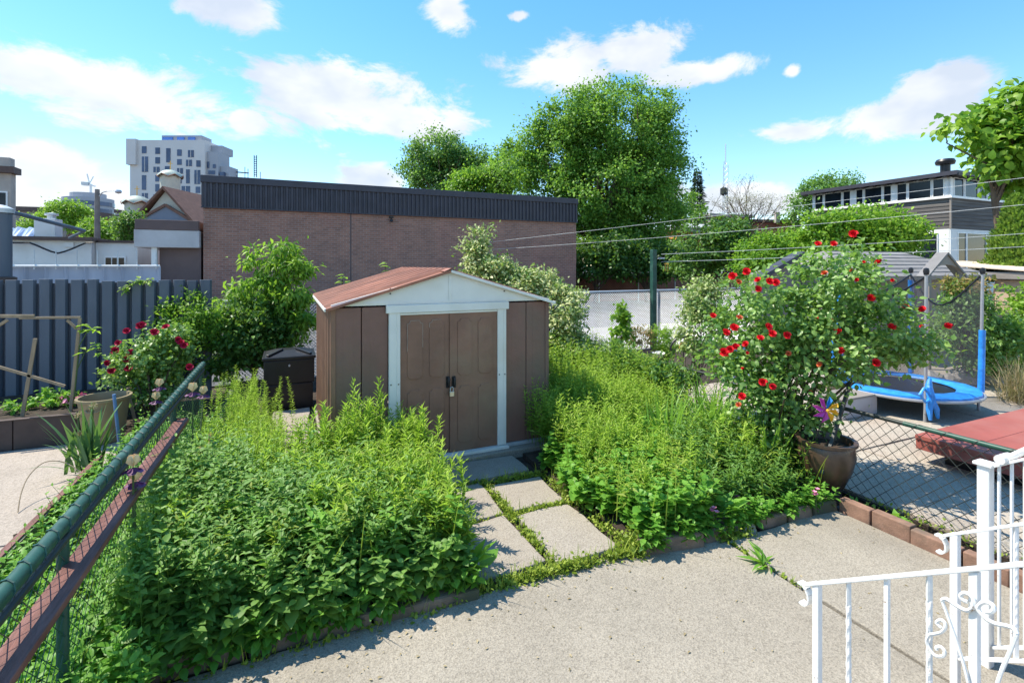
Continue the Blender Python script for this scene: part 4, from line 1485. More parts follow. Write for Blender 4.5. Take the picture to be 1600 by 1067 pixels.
def build_right_town():
    # wooden house with ribbon windows
    X, Y = 32.7, 14.93
    YB, XB = 22.7, 41.5
    t = thing('wooden_house', 'dark timber clad house with white ribbon windows under deep eaves', 'house', (37, 18.5, 0))
    MB().box(X + .05, XB, Y + .05, YB, -.1, 7.0).build('wall', 'greywall', t)
    # siding boards (about two centimetres proud, lapped)
    m = MB()
    z = 4.22
    i = 0
    while z < 5.86:
        m.prism([(X - .01, Y, z), (X + .03, Y, z), (X + .03, Y, z + .20), (X + .02, Y, z + .20)], (0, YB - Y, 0))
        m.prism([(X + .02, Y - .01, z), (X + .02, Y + .03, z), (X + .02, Y + .03, z + .20), (X + .02, Y + .02, z + .20)], (XB - X, 0, 0))
        z += .204
        i += 1
    o = m.build('siding', 'siding', t)
    o['kind'] = 'stuff'
    MB().box(X - .06, X + .02, Y - .06, Y + .02, 4.2, 5.9).build('corner_board', 'greywall', t)
    MB().box(X - .03, X + .04, Y + .06, YB, 5.9, 7.0).build('window_band', 'white', t)
    MB().box(X - .03, XB, Y - .03, Y + .04, 5.9, 7.0).build('window_band', 'white', t)
    MB().box(X - .12, X - .031, Y - .12, YB, 5.86, 5.96).build('sill', 'white', t)
    MB().box(X - .03, XB, Y - .12, Y - .031, 5.86, 5.96).build('sill', 'white', t)

    def mx(a, d, z):
        return (X - .05 + d, a, z)

    def my(a, d, z):
        return (a, Y - .05 + d, z)
    rects = []
    for u0, u1 in ((1274, 1287), (1289, 1316), (1318, 1330), (1338, 1349.5), (1351.5, 1379), (1381, 1394), (1402, 1418), (1420, 1456), (1458, 1476)):
        rects.append((on_x(u1, 300, X).y, on_x(u0, 300, X).y, 5.965, 6.97))
    windows_on_plane(t, rects, mx, .035, 'glass')
    rects = []
    for u0, u1 in ((1489, 1504), (1506, 1526), (1528, 1540), (1542, 1555), (1557, 1580)):
        rects.append((on_y(u0, 300, Y).x, on_y(u1, 300, Y).x, 5.965, 6.97))
    windows_on_plane(t, rects, my, .035, 'glass')
    MB().box(X - .02, X + .04, Y + .06, YB, -.1, 4.19).build('lower_wall', 'whitewall', t)
    MB().box(X - .02, XB, Y - .02, Y + .04, -.1, 4.19).build('lower_wall', 'whitewall', t)
    rects = [(on_y(u0, 380, Y).x, on_y(u1, 380, Y).x, 1.6, 4.0) for u0, u1 in ((1495, 1508), (1509, 1539), (1540, 1556))]
    windows_on_plane(t, rects, my, .035, 'glass')
    rects = [(on_x(1466, 380, X).y, on_x(1440, 380, X).y, 1.6, 4.0)]
    windows_on_plane(t, rects, mx, .035, 'glass')
    # eaves with rafter tails and low hip roof
    rf = MB()
    xm, zr = 37.1, 7.85
    e0, e1, e2, e3 = Vector((X - .5, Y - .5, 7.22)), Vector((XB + .5, Y - .5, 7.22)), Vector((XB + .5, YB + .5, 7.22)), Vector((X - .5, YB + .5, 7.22))
    r0, r1 = Vector((xm, Y + 3.2, zr)), Vector((xm, YB - 3.2, zr))
    dz = Vector((0, 0, -.12))
    rf.add([e0, e1, e2, e3, r0, r1, e0 + dz, e1 + dz, e2 + dz, e3 + dz], [(0, 1, 4), (1, 2, 5, 4), (2, 3, 5), (3, 0, 4, 5), (6, 7, 1, 0), (7, 8, 2, 1), (8, 9, 3, 2), (9, 6, 0, 3), (9, 8, 7, 6)])
    r = rf.build('roof', 'shingle', t)
    y = Y - .6
    while y < YB + .8:
        MB().box(X - .46, X - .04, y, y + .12, 6.96, 7.095).build('rafter_tail', 'siding', r)
        y += .62
    x = X + .1
    while x < XB:
        MB().box(x, x + .12, Y - .46, Y - .04, 6.96, 7.095).build('rafter_tail', 'siding', r)
        x += .62
    MB().box(X - .53, X - .502, Y - .53, YB + .5, 7.02, 7.24).build('eave_board', 'fascia', r)
    MB().box(X - .50, XB + .5, Y - .53, Y - .502, 7.02, 7.24).build('eave_board', 'fascia', r)
    v = at_depth(1477, 262, 28.6)
    MB().lathe((v.x, v.y, v.z), [(.24, -.6), (.24, .15), (.44, .17), (.48, .32), (.40, .46), (0, .52)], 14).build('roof_vent', 'black', r, smooth=True)
    # orange house behind the hedge
    h = thing('orange_house', 'small orange rendered house with grey roof behind the hedge', 'house', at_depth(1078, 415, 40) - Vector((0, 0, CAM_Z)))
    B, R = Vector(FW), Vector(RT)

    def W(u, v, d=0.0, t=40.0):
        return at_depth(u, v, t) + B * d
    MB().prism([W(1058, 415), W(1098, 415), W(1098, 362), W(1058, 358)], B * 8).build('wall', 'orange', h)
    m = MB()
    m.prism([W(1052, 358, -.5), W(1090, 364, -.5), W(1092, 361, -.5), W(1054, 352, -.5)], B * 9)
    m.add([W(1050, 357, -.6), W(1122, 357, -.6), W(1110, 343, 4), W(1064, 340, 4)], [(0, 1, 2, 3)])
    m.build('roof', 'greyroof', h, solid=.1)
    wn = MB().prism([W(1079, 382, -.1), W(1087, 382, -.1), W(1087, 368, -.1), W(1079, 368, -.1)], B * .08).build('window', 'redwood', h)
    MB().prism([W(1080.2, 381, -.14), W(1086, 381, -.14), W(1086, 369, -.14), W(1080.2, 369, -.14)], B * .03).build('pane', 'glass', wn)
    # flat brown building and red brick houses further off
    h = thing('far_flat_house', 'far low house with brown flat roof beside the lattice mast', 'house', at_depth(1150, 415, 62) - Vector((0, 0, CAM_Z)))
    MB().prism([W(1110, 415, 0, 62), W(1172, 415, 0, 62), W(1172, 340, 0, 62), W(1110, 338, 0, 62)], B * 10).build('wall', 'greywall', h)
    MB().prism([W(1106, 338, -.6, 62), W(1176, 341, -.6, 62), W(1176, 337.5, -.6, 62), W(1106, 334, -.6, 62)], B * 11).build('roof', 'beige', h)
    h = thing('red_brick_terrace', 'far terrace of red brick houses behind the bare tree', 'house', at_depth(1215, 415, 50) - Vector((0, 0, CAM_Z)))
    MB().prism([W(1160, 415, 0, 50), W(1252, 415, 0, 50), W(1252, 348, 0, 50), W(1160, 348, 0, 50)], B * 8).build('wall', 'redbrick', h)
    MB().prism([W(1158, 348, -.4, 50), W(1254, 348, -.4, 50), W(1252, 344.5, -.4, 50), W(1160, 343, -.4, 50)], B * 8.5).build('roof', 'cornice', h)
    for u in (1206, 1232):
        MB().prism([W(u, 349, -.8, 50), W(u + 6, 349, -.8, 50), W(u + 6, 333, -.8, 50), W(u, 333, -.8, 50)], B * .38).build('chimney', 'beige', h)
    # lattice mast
    t0 = 72.0
    b = at_depth(1131, 415, t0)
    ms = thing('lattice_mast', 'thin guyed lattice radio mast rising above the houses', 'mast', (b.x, b.y, 0))
    zt = at_depth(1135, 225, t0).z
    zm = at_depth(1132, 296, t0).z
    m = MB()
    legs = [Vector((b.x, b.y, 0)) + R * .38 * math.cos(a) + B * .38 * math.sin(a) for a in (0, 2.09, 4.19)]
    lean = R * .25
    for l in legs:
        m.tube([l, l + Vector((0, 0, zt - 3)) + lean], .045, 4)
    z = 6.0
    while z < zt - 3:
        for i in range(3):
            f0, f1 = z / zt, (z + .8) / zt
            m.tube([legs[i] + Vector((0, 0, z)) + lean * f0, legs[(i + 1) % 3] + Vector((0, 0, z + .8)) + lean * f1], .03, 3)
        z += .8
    m.build('lattice', 'galv', ms)
    MB().tube([Vector((b.x, b.y, zt - 3)) + lean, Vector((b.x, b.y, zt)) + lean], .06, 5).build('top_rod', 'galv', ms)
    for dx in (-3.4, 3.0):
        MB().tube([Vector((b.x, b.y, zm)), Vector((b.x, b.y, zm - 6)) + R * dx], .035, 3).build('guy_wire', 'blackmetal', ms)
    MB().lathe((b.x, b.y, zm), [(.2, -.9), (.5, -.7), (.5, .1), (.2, .3)], 8).build('antenna_collar', 'blackmetal', ms)


build_right_town()

# ================================================================== left neighbour's yard


def build_left_neighbour():
    # blue grey sheet pile fence, every panel a part
    Y = 9.8
    t = thing('blue_metal_fence', 'tall blue grey fence of broad folded metal panels', 'fence', (-3.2, Y, 0))
    x = -9.2
    i = 0
    r = random.Random(4)
    while x < -1.30:
        w = .165 + r.uniform(-.012, .012)
        zt = 1.955 + (.035 if x < -2.62 - .2 else 0) + r.uniform(-.008, .008)
        m = MB().prism([(x, Y, 0), (x + .022, Y - .05, 0), (x + w - .022, Y - .055, 0), (x + w, Y, 0), (x + w - .004, Y + .012, 0), (x + .004, Y + .012, 0)], (0, 0, zt))
        m.build('panel', 'bluegrey', t, bevel=.003)
        x += w + .026
        i += 1
    MB().box(-9.2, -1.3, Y + .014, Y + .03, 0, 1.93).build('backing_sheet', 'bluegrey_dark', t)
    # planter wall
    p = thing('brown_planter', 'long dark brown planter box before the blue fence', 'planter', (-3.5, 8.4, 0))
    for a, b in ((-8.8, -7.6), (-7.59, -6.4), (-6.39, -5.21), (-5.2, -4.0), (-3.99, -3.02), (-3.01, -2.42)):
        MB().box(a, b, 7.92, 7.97, -.03, .34).build('front_board', 'planter', p, bevel=.004)
    MB().box(-2.42, -2.38, 7.93, 9.4, -.03, .33).build('end_board', 'planter', p, bevel=.004)
    MB().box(-8.8, -2.43, 7.975, 9.7, -.03, .29).build('soil_fill', 'soil', p)
    MB().box(-8.8, -2.39, 7.905, 7.985, .341, .352).build('top_strip', 'planter', p)
    # wooden trellis sticks
    w = thing('wooden_trellis', 'rough wooden stick trellis standing in the brown planter', 'trellis', (-3.0, 8.3, .3))
    Y = 8.35

    def q(u, v):
        z = on_y(u, v, Y)
        return (z.x, Y, z.z)
    for a, b, wd in (((109, 655), (125, 497), .035), ((-60, 494), (54, 494), .04), ((30, 497), (126, 496), .03), ((105, 500), (120, 514), .03), ((12, 500), (-14, 516), .035)):
        MB().bar(q(*a), q(*b), wd, .03, (0, 1, 0)).build('stick', 'oldwood', w, bevel=.004)
    for a, b, wd in (((36, 660), (58, 528), .04), ((-40, 560), (104, 602), .035)):
        o = MB().bar(q(*a), q(*b), wd, .022, (0, 1, 0))
        o.v = [(x, y - .05, z) for x, y, z in o.v]
        o.build('stick', 'oldwood', w, bevel=.004)
    # tan tub
    c = on_z(163, 676, .02)
    c = on_z(163, 688, 0)
    t = thing('tan_tub', 'large tan plastic tub standing right of the brown planter', 'tub', c)
    MB().lathe(c, [(0, .01), (.20, .01), (.262, .53), (.285, .53), (.285, .56), (.255, .56), (.247, .53), (.20, .05), (0, .05)], 32).build('tub', 'bucket', t, smooth=True)
    MB().tube([c + Vector(q) for q in ((-.12, -.235, .45), (-.09, -.265, .425), (-.0, -.28, .425), (.05, -.262, .45))], .01, 6).build('handle', 'bucket', t, smooth=True)
    # blue pole and other sticks
    a = on_z(188, 706, .05)
    s = thing('blue_pole', 'thin pale blue pole standing before the tan tub', 'pole', a)
    MB().tube([a, on_y(178, 616, a.y)], .018, 8).build('pole', 'bluepole', s, smooth=True)
    a = on_z(212, 662, .05)
    s = thing('leaning_stick', 'bare grey stick leaning between the tub and the roses', 'stick', a)
    MB().tube([a, on_y(199, 606, a.y)], [.022, .015], 6).build('stick', 'oldwood', s, smooth=True)
    # retaining board
    b = thing('retaining_board', 'grey green wooden edging board along the left yard', 'board', (-1.76, 4, 0))
    m = MB()
    m.prism([(-1.78, .5, -.03), (-1.78, 3.6, -.03), (-1.74, 6.3, -.03), (-1.74, 6.3, .27), (-1.78, 3.6, .25), (-1.78, .5, .22)], (.03, 0, 0))
    m.build('board', 'greyboard', b)
    m = MB()
    m.bar((-1.772, .5, .227), (-1.772, 3.6, .257), .045, .012)
    m.bar((-1.772, 3.6, .257), (-1.732, 6.3, .277), .045, .012)
    m.build('top_edge', 'redwood', b)
    struct('left_soil_strip', wobble(MB().box(-1.72, -.86, -.5, 7.6, -.09, .07), .012), 'soil')
    for i, (u, v, h, lb) in enumerate(((52, 852, .17, 'short wooden plant stake with a white tag in the left strip'), (27, 862, .13, 'short bare wooden plant stake near the left edge'))):
        a = on_z(u, v, .06)
        s = thing('plant_stake', lb, 'stake', a)
        MB().bar(a, a + Vector((-.02, .02, h)), .022, .012).build('stake', 'oldwood', s)
        if i == 0:
            MB().bar(a + Vector((-.022, .005, h - .05)), a + Vector((-.024, .006, h)), .035, .006).build('tag', 'galv', s)
    pts = [on_z(28, 800, .01), on_z(33, 770, .12), on_z(46, 742, .22), on_z(70, 722, .28), on_z(100, 722, .25), on_z(125, 737, .15)]
    w = thing('bent_wire', 'thin bent wire arching over the left yard concrete', 'wire', pts[0])
    # smooth the arch
    cr = []
    for i in range(len(pts) - 1):
        p0, p1, p2, p3 = pts[max(i - 1, 0)], pts[i], pts[i + 1], pts[min(i + 2, len(pts) - 1)]
        for k in range(5):
            f = k / 5
            cr.append(.5 * ((2 * p1) + (p2 - p0) * f + (2 * p0 - 5 * p1 + 4 * p2 - p3) * f * f + (3 * p1 - p0 - 3 * p2 + p3) * f ** 3))
    cr.append(pts[-1])
    MB().tube(cr, .005, 5).build('wire', 'oldwood', w)


build_left_neighbour()


def build_compost():
    t = thing('compost_bin', 'black square compost bin with ridged lid left of the shed', 'compost bin', (.04, 8.55, 0))
    x0, x1, y0, y1 = -.34, .38, 8.2, 8.9
    m = MB()
    m.prism([(x0 + .03, y0 + .03, .02), (x1 - .03, y0 + .03, .02), (x1 - .03, y1 - .03, .02), (x0 + .03, y1 - .03, .02)], (0, 0, .40))
    m.build('lower_body', 'black', t, bevel=.015)
    m = MB()
    m.prism([(x0 + .01, y0 + .01, .425), (x1 - .01, y0 + .01, .425), (x1 - .01, y1 - .01, .425), (x0 + .01, y1 - .01, .425)], (0, 0, .36))
    bd = m.build('upper_body', 'black', t, bevel=.015)
    MB().lathe((.02, y0 + .005, .70), [(0, -.02), (.014, -.012), (.014, .012), (0, .02)], 10).build('knob', 'galv', bd)
    MB().box(x0 - .01, x1 + .01, y0 - .01, y1 + .01, .787, .835).build('lid_rim', 'black', t, bevel=.012)
    m = MB()
    xm, ym = (x0 + x1) / 2, (y0 + y1) / 2
    m.add([(x0 + .02, y0 + .02, .836), (x1 - .02, y0 + .02, .836), (x1 - .02, y1 - .02, .836), (x0 + .02, y1 - .02, .836), (xm - .16, ym - .12, .90), (xm + .16, ym - .12, .90), (xm + .16, ym + .12, .90), (xm - .16, ym + .12, .90)],
          [(0, 1, 5, 4), (1, 2, 6, 5), (2, 3, 7, 6), (3, 0, 4, 7), (4, 5, 6, 7), (3, 2, 1, 0)])
    ld = m.build('lid', 'black', t, bevel=.012)
    for s in (-1, 1):
        MB().bar((xm + s * .30, y0 + .05, .855), (xm + s * .10, ym - .1, .915), .05, .03).build('lid_ridge', 'black', ld, bevel=.008)


build_compost()

# ================================================================== right neighbour's yard


def build_right_neighbour():
    # red platform
    t = thing('red_platform', 'low red painted wooden platform in the right yard', 'platform', (8, 2, 0))
    for i in range(5):
        a = 1.0 + i * .456
        MB().box(6.45, 9.4, a, a + .452, .255, .30).build('deck_panel', 'redplat', t, bevel=.003)
    MB().box(6.47, 9.38, 3.24, 3.278, .14, .253).build('edge_board', 'redplat', t, bevel=.004)
    MB().box(6.462, 6.50, 1.0, 3.238, .14, .253).build('edge_board', 'redplat', t, bevel=.004)
    MB().box(6.68, 9.3, 1.05, 3.1, -.01, .139).build('base', 'black', t)
    # trampoline
    C = Vector((8.9, 4.72, 0))
    R0, zm = .95, .32
    t = thing('trampoline', 'small blue rimmed trampoline with grey poles and dark safety net', 'trampoline', C)
    n = 36
    MB().lathe(C + Vector((0, 0, zm - .02)), [(0, .006), (.70, .0), (.70, -.006), (0, -.002)], n).build('jump_mat', 'black', t)
    r = random.Random(8)
    vs, fs = [], []
    for i in range(n):
        a = 2 * math.pi * i / n
        for rr, z in ((.66, .0), (.74, .03), (.87, .035), (.955, .01), (.97, -.05)):
            w = r.uniform(-.012, .012)
            vs.append(C + Vector((math.cos(a) * (rr + w), math.sin(a) * (rr + w), zm + z + r.uniform(-.008, .008))))
    for i in range(n):
        for k in range(4):
            j = (i + 1) % n
            fs.append((i * 5 + k, j * 5 + k, j * 5 + k + 1, i * 5 + k + 1))
    MB().add(vs, fs).build('rim_pad', 'blue_pad', t, smooth=True, solid=.012)
    MB().tube([C + Vector((math.cos(2 * math.pi * i / 36) * .98, math.sin(2 * math.pi * i / 36) * .98, zm - .035)) for i in range(37)], .022, 8, False).build('frame_ring', 'grey_steel', t, smooth=True)
    poles = []
    for k, a in enumerate((-136, -45, 20, 95, 160)):
        a = RAD(a)
        d = Vector((math.cos(a), math.sin(a), 0))
        b = C + d * 1.0
        MB().tube([C + d * .98, C + d * .98 + Vector((0, 0, zm - .04))], .02, 8).build('leg', 'grey_steel', t, smooth=True)
        top = b + d * .03 + Vector((0, 0, 2.12))
        pl = MB().tube([b + Vector((0, 0, .12)), top], .021, 10).build('net_pole', 'grey_steel', t, smooth=True)
        MB().lathe(top, [(.03, -.05), (.038, 0), (.03, .04), (0, .05)], 10).build('pole_cap', 'black', pl, smooth=True)
        if k != 0:
            lo, hi = ((.28, 1.22) if k == 1 else (.35, 1.95))
            MB().tube([b + d * .01 + Vector((0, 0, lo)), b + d * .025 + Vector((0, 0, hi))], .042, 12).build('foam_sleeve', 'blue_pad', pl, smooth=True)
        poles.append((b, top))
    # net between the rear poles, hung slack
    for k, (i, j) in enumerate(((2, 3), (3, 4), (4, 0), (1, 2))):
        (b0, t0), (b1, t1) = poles[i], poles[j]
        vs = []
        nn = 10
        for a in range(nn):
            f = a / (nn - 1)
            sag = .30 * math.sin(math.pi * f) * (1 if k != 3 else 1.6)
            inw = (C - b0.lerp(b1, f))
            inw.z = 0
            base = b0.lerp(b1, f) + inw * .10 * math.sin(math.pi * f)
            for g in range(5):
                h = g / 4
                vs.append(base + Vector((0, 0, zm + (1.72 - sag) * h)))
        fs = [(a * 5 + g, (a + 1) * 5 + g, (a + 1) * 5 + g + 1, a * 5 + g + 1) for a in range(nn - 1) for g in range(4)]
        nt = MB().add(vs, fs).build('safety_net', 'net', t, smooth=True)
        MB().tube([vs[a * 5 + 4] for a in range(nn)], .014, 5, False).build('net_hem', 'black', nt)
    # ribbon of torn sleeve at the front pole
    b = poles[0][0]
    m = MB()
    m.tube([b + Vector((.03, -.03, .62)), b + Vector((-.02, -.05, .5)), b + Vector((.02, -.06, .36)), b + Vector((-.03, -.06, .2)), b + Vector((-.02, -.07, .05))], [.03, .045, .05, .04, .02], 8)
    m.tube([b + Vector((.02, -.06, .36)), b + Vector((.1, -.08, .2)), b + Vector((.14, -.08, .06))], [.03, .04, .02], 8)
    m.tube([b + Vector((0, -.05, .4)), b + Vector((-.14, -.05, .5)), b + Vector((-.2, -.03, .42)), b + Vector((-.1, -.05, .3)), b + Vector((0, -.06, .34))], .018, 6)
    m.build('torn_sleeve', 'blue_pad', t, smooth=True)
    s = thing('black_straps', 'two crossing black straps hanging over the trampoline mat', 'strap', C + Vector((-.55, .1, zm)))
    MB().bar(C + Vector((-.55, .1, zm)), C + Vector((-.72, .12, zm + .55)), .035, .012).build('strap', 'black', s)
    MB().bar(C + Vector((-.55, .07, zm)), C + Vector((-.47, .09, zm + .75)), .03, .012).build('strap', 'black', s)
    # pale storage box under the rim
    b = thing('grey_storage_box', 'weathered grey box standing under the trampoline rim', 'box', (7.65, 5.0, 0))
    MB().box(7.2, 8.0, 4.55, 4.95, 0, .27).build('box_body', 'annex_conc', b, bevel=.015)
    MB().box(7.18, 8.02, 4.53, 4.97, .272, .30).build('lid', 'greywall', b, bevel=.01)
    # low row of stones behind
    r = random.Random(21)
    k = 0
    names = ['leftmost', 'second', 'third', 'fourth', 'fifth', 'sixth', 'seventh', 'eighth', 'ninth']
    for i in range(9):
        x = 9.0 + i * .42 + r.uniform(-.05, .05)
        y = 5.75 - i * .12 + r.uniform(-.08, .08)
        s = r.uniform(.15, .24)
        bm = bmesh.new()
        bmesh.ops.create_icosphere(bm, subdivisions=2, radius=1)
        for v in bm.verts:
            kx = 1 + .25 * math.sin(v.co.x * 4 + i) * math.cos(v.co.y * 3 + i * 2)
            v.co = Vector((v.co.x * s * 1.25, v.co.y * s, v.co.z * s * .8)) * kx
        m = MB()
        m.add([v.co + Vector((x, y, s * .5)) for v in bm.verts], [tuple(v.index for v in f.verts) for f in bm.faces])
        bm.free()
        o = m.build('field_stone', 'rock')
        tag(o, names[i] + ' of the rounded grey stones lined up behind the trampoline', 'stone', 'stones behind the trampoline')
    # grey playhouse shed with shingled roof and arched porch
    t = thing('grey_garden_house', 'grey garden house with shingled roof and arched porch gable', 'garden house', (14, 7.6, 0))
    X0, X1, Y0, Y1, ZE, ZR = 11.9, 17.0, 6.9, 10.2, 1.92, 2.56
    MB().box(X0 + .15, X1 - .15, Y0 + .15, Y1 - .15, -.05, ZE).build('wall', 'greywall', t)
    ym = (Y0 + Y1) / 2
    m = MB()
    rows = 7
    for i in range(rows):                               # lapped shingle courses on the front slope
        f0, f1 = i / rows, (i + 1) / rows
        y0, y1 = Y0 - .1 + (ym - Y0 + .1) * f0, Y0 - .1 + (ym - Y0 + .1) * f1 + .03
        z0, z1 = ZE + (ZR - ZE) * f0, ZE + (ZR - ZE) * f1
        xa, xb = X0 + .9 * f0, X1 - .9 * f0
        xc, xd = X0 + .9 * f1, X1 - .9 * f1
        m.add([(xa, y0, z0 + .035), (xb, y0, z0 + .035), (xd, y1, z1 + .02), (xc, y1, z1 + .02), (xa, y0, z0 + .0), (xb, y0, z0 + .0)], [(0, 1, 2, 3), (4, 5, 1, 0)])
    m.add([(X1, Y0 - .1, ZE + .03), (X1, Y1, ZE + .03), (X1 - .9, ym, ZR + .03)], [(0, 1, 2)])
    m.add([(X0, Y0 - .1, ZE + .03), (X0, Y1, ZE + .03), (X0 + .9, ym, ZR + .03)], [(0, 2, 1)])
    m.add([(X0, Y1, ZE + .03), (X1, Y1, ZE + .03), (X1 - .9, ym, ZR + .03), (X0 + .9, ym, ZR + .03)], [(0, 1, 2, 3)])
    o = m.build('roof', 'shingle', t, solid=.012)
    MB().box(X0, X1, Y0 - .13, Y0 - .08, ZE - .06, ZE + .03).build('gutter', 'greywall', t)
    for x in (12.9, 13.5):
        w = MB().box(x, x + .42, Y0 + .12, Y0 + .148, 1.1, 1.65).build('window', 'greywall', t)
        MB().box(x + .05, x + .37, Y0 + .105, Y0 + .118, 1.15, 1.6).build('pane', 'glass', w)
    # porch gable with arch
    gx, gw = 13.0, .66
    zb, zt = 2.0, 2.45
    pts = [(gx - gw, zb), (gx - gw * .97, zb)]
    poly = [(gx - gw, Y0 - .9, zb), (gx, Y0 - .9, zt), (gx + gw, Y0 - .9, zb)]
    for i in range(9):
        a = math.pi * i / 8
        poly.append((gx + gw * .9 * math.cos(a), Y0 - .9, zb - .02 + .24 * math.sin(a)))
    MB().prism(poly, (0, .06, 0)).build('porch_gable', 'greywall', t)
    m = MB()
    m.bar((gx, Y0 - .82, zt + .02), (gx - gw - .1, Y0 - .82, zb - .04), .22, .04)
    m.build('porch_roof', 'shingle', t)
    MB().bar((gx, Y0 - .82, zt + .02), (gx + gw + .1, Y0 - .82, zb - .04), .22, .04).build('porch_roof', 'shingle', t)
    for s in (-1, 1):
        MB().box(gx + s * gw * .95 - .04, gx + s * gw * .95 + .04, Y0 - .9, Y0 - .82, 0, zb).build('porch_post', 'greywall', t)
    # tan pergola next door
    p = thing('tan_carport', 'tan stucco carport with flat roof and square pillar at the right edge', 'carport', (19.5, 6.5, 0))
    a = at_depth(1586, 500, 13.4)
    MB().box(a.x - .32, a.x + .32, a.y - .3, a.y + .3, -.05, 1.82).build('pillar', 'tan', p, bevel=.02)
    z1 = 1.83
    MB().box(a.x - .5, a.x + 4, a.y - .7, a.y + 4, z1, z1 + .2).build('beam', 'greywall', p, bevel=.02)
    m = MB()
    m.add([(a.x - .55, a.y - .75, z1 + .205), (a.x + 4, a.y - .75, z1 + .205), (a.x + 4, a.y + 4, z1 + .62), (a.x - .55, a.y + 4, z1 + .62)], [(0, 1, 2, 3)])
    m.build('roof', 'tan_roof', p, solid=.03)
    # flat dark roofed shed further left
    d = thing('dark_roofed_lean_to', 'lean to with sloping dark roof edge behind the rose bush', 'shed', at_depth(1225, 430, 13.2) - Vector((0, 0, 2.0)))
    A, Bv = at_depth(1188, 433, 12.6), at_depth(1258, 393, 12.6)
    bk = Vector(FW) * .5
    m = MB()
    m.prism([A, Bv, Bv + Vector((0, 0, -.10)), A + Vector((0, 0, -.10))], bk)
    m.build('roof', 'fascia', d)
    fl = Vector(FW) * .2
    MB().prism([A + fl + Vector((0, 0, -.11)), Bv + fl + Vector((0, 0, -.11)), Vector((Bv.x, Bv.y, 0)) + fl, Vector((A.x, A.y, 0)) + fl], bk * .8).build('wall', 'greywall', d)
    # glazed pot with pinwheel
    c = Vector((4.70, 3.13, .10))
    t = thing('glazed_pot', 'big brown glazed round flower pot at the bed corner', 'pot', c)
    MB().lathe(c, [(0, 0), (.13, 0), (.15, .02), (.215, .17), (.245, .30), (.235, .39), (.23, .405), (.26, .42), (.26, .445), (.222, .445), (.212, .40), (.207, .37), (0, .37)], 32).build('pot', 'clay', t, smooth=True)
    MB().lathe(c, [(0, .385), (.14, .392), (.211, .378)], 24).build('potting_soil', 'soil', t)
    w = thing('pinwheel', 'pink and yellow garden pinwheel stuck in the glazed pot', 'pinwheel', (4.62, 3.2, .46))
    h = at_depth(1290, 640, 4.62)
    MB().tube([(4.62, 3.2, .46), h], .006, 6).build('stick', 'darkwire', w)
    R, B = Vector(RT), Vector(FW)
    for k in range(8):
        a = k * math.pi / 4 + .3
        d1 = R * math.cos(a) + Vector((0, 0, 1)) * math.sin(a)
        d2 = R * math.cos(a + .62) + Vector((0, 0, 1)) * math.sin(a + .62)
        m = MB()
        m.add([h - B * .01, h + d1 * .105 - B * .03, h + d1 * .093 + d2 * .04, h + d2 * .073 - B * .035], [(0, 1, 2), (0, 2, 3)])
        m.build('vane', 'magenta' if k in (2, 3, 4, 5) else 'yellow' if k in (0, 7, 6) else 'bluefoil', w, solid=.002)
    MB().lathe(h - B * .03, [(0, .015), (.015, .008), (.015, -.008), (0, -.015)], 8).build('hub', 'yellow', w)
    # light blue clutter seen through the rose
    a = at_depth(1171, 600, 9.0)
    s = thing('blue_garden_chair', 'pale blue plastic chair half hidden behind the rose bush', 'chair', (a.x, a.y, 0))
    MB().box(a.x - .22, a.x + .22, a.y - .2, a.y + .2, .36, .40).build('seat', 'tarp', s, bevel=.01)
    MB().box(a.x - .22, a.x + .22, a.y + .201, a.y + .235, .40, .78).build('backrest', 'tarp', s, bevel=.01)
    for sx in (-.19, .19):
        for sy in (-.17, .17):
            MB().tube([(a.x + sx, a.y + sy, 0), (a.x + sx, a.y + sy, .36)], .018, 6).build('leg', 'tarp', s)
    a = at_depth(1066, 560, 8.6)
    o = thing('butterfly_ornament', 'dark hoop ornament with yellow wing behind the right bed', 'ornament', (a.x, a.y, 0))
    c = at_depth(1068, 545, 8.6)
    m = MB()
    m.tube([c + R * .22 * math.cos(q) + Vector((0, 0, .2 * math.sin(q))) for q in np.linspace(.2, 3.3, 14)], .022, 6)
    m.tube([(a.x, a.y, 0), c + Vector((0, 0, .0))], .01, 5)
    m.build('hoop', 'blackmetal', o)
    MB().prism([c + R * -.08 + Vector((0, 0, -.02)), c + R * .05 + Vector((0, 0, 0)), c + R * .03 + Vector((0, 0, .13)), c + R * -.06 + Vector((0, 0, .1))], B * .01).build('wing', 'yellow', o)


build_right_neighbour()

# ================================================================== white stair railings


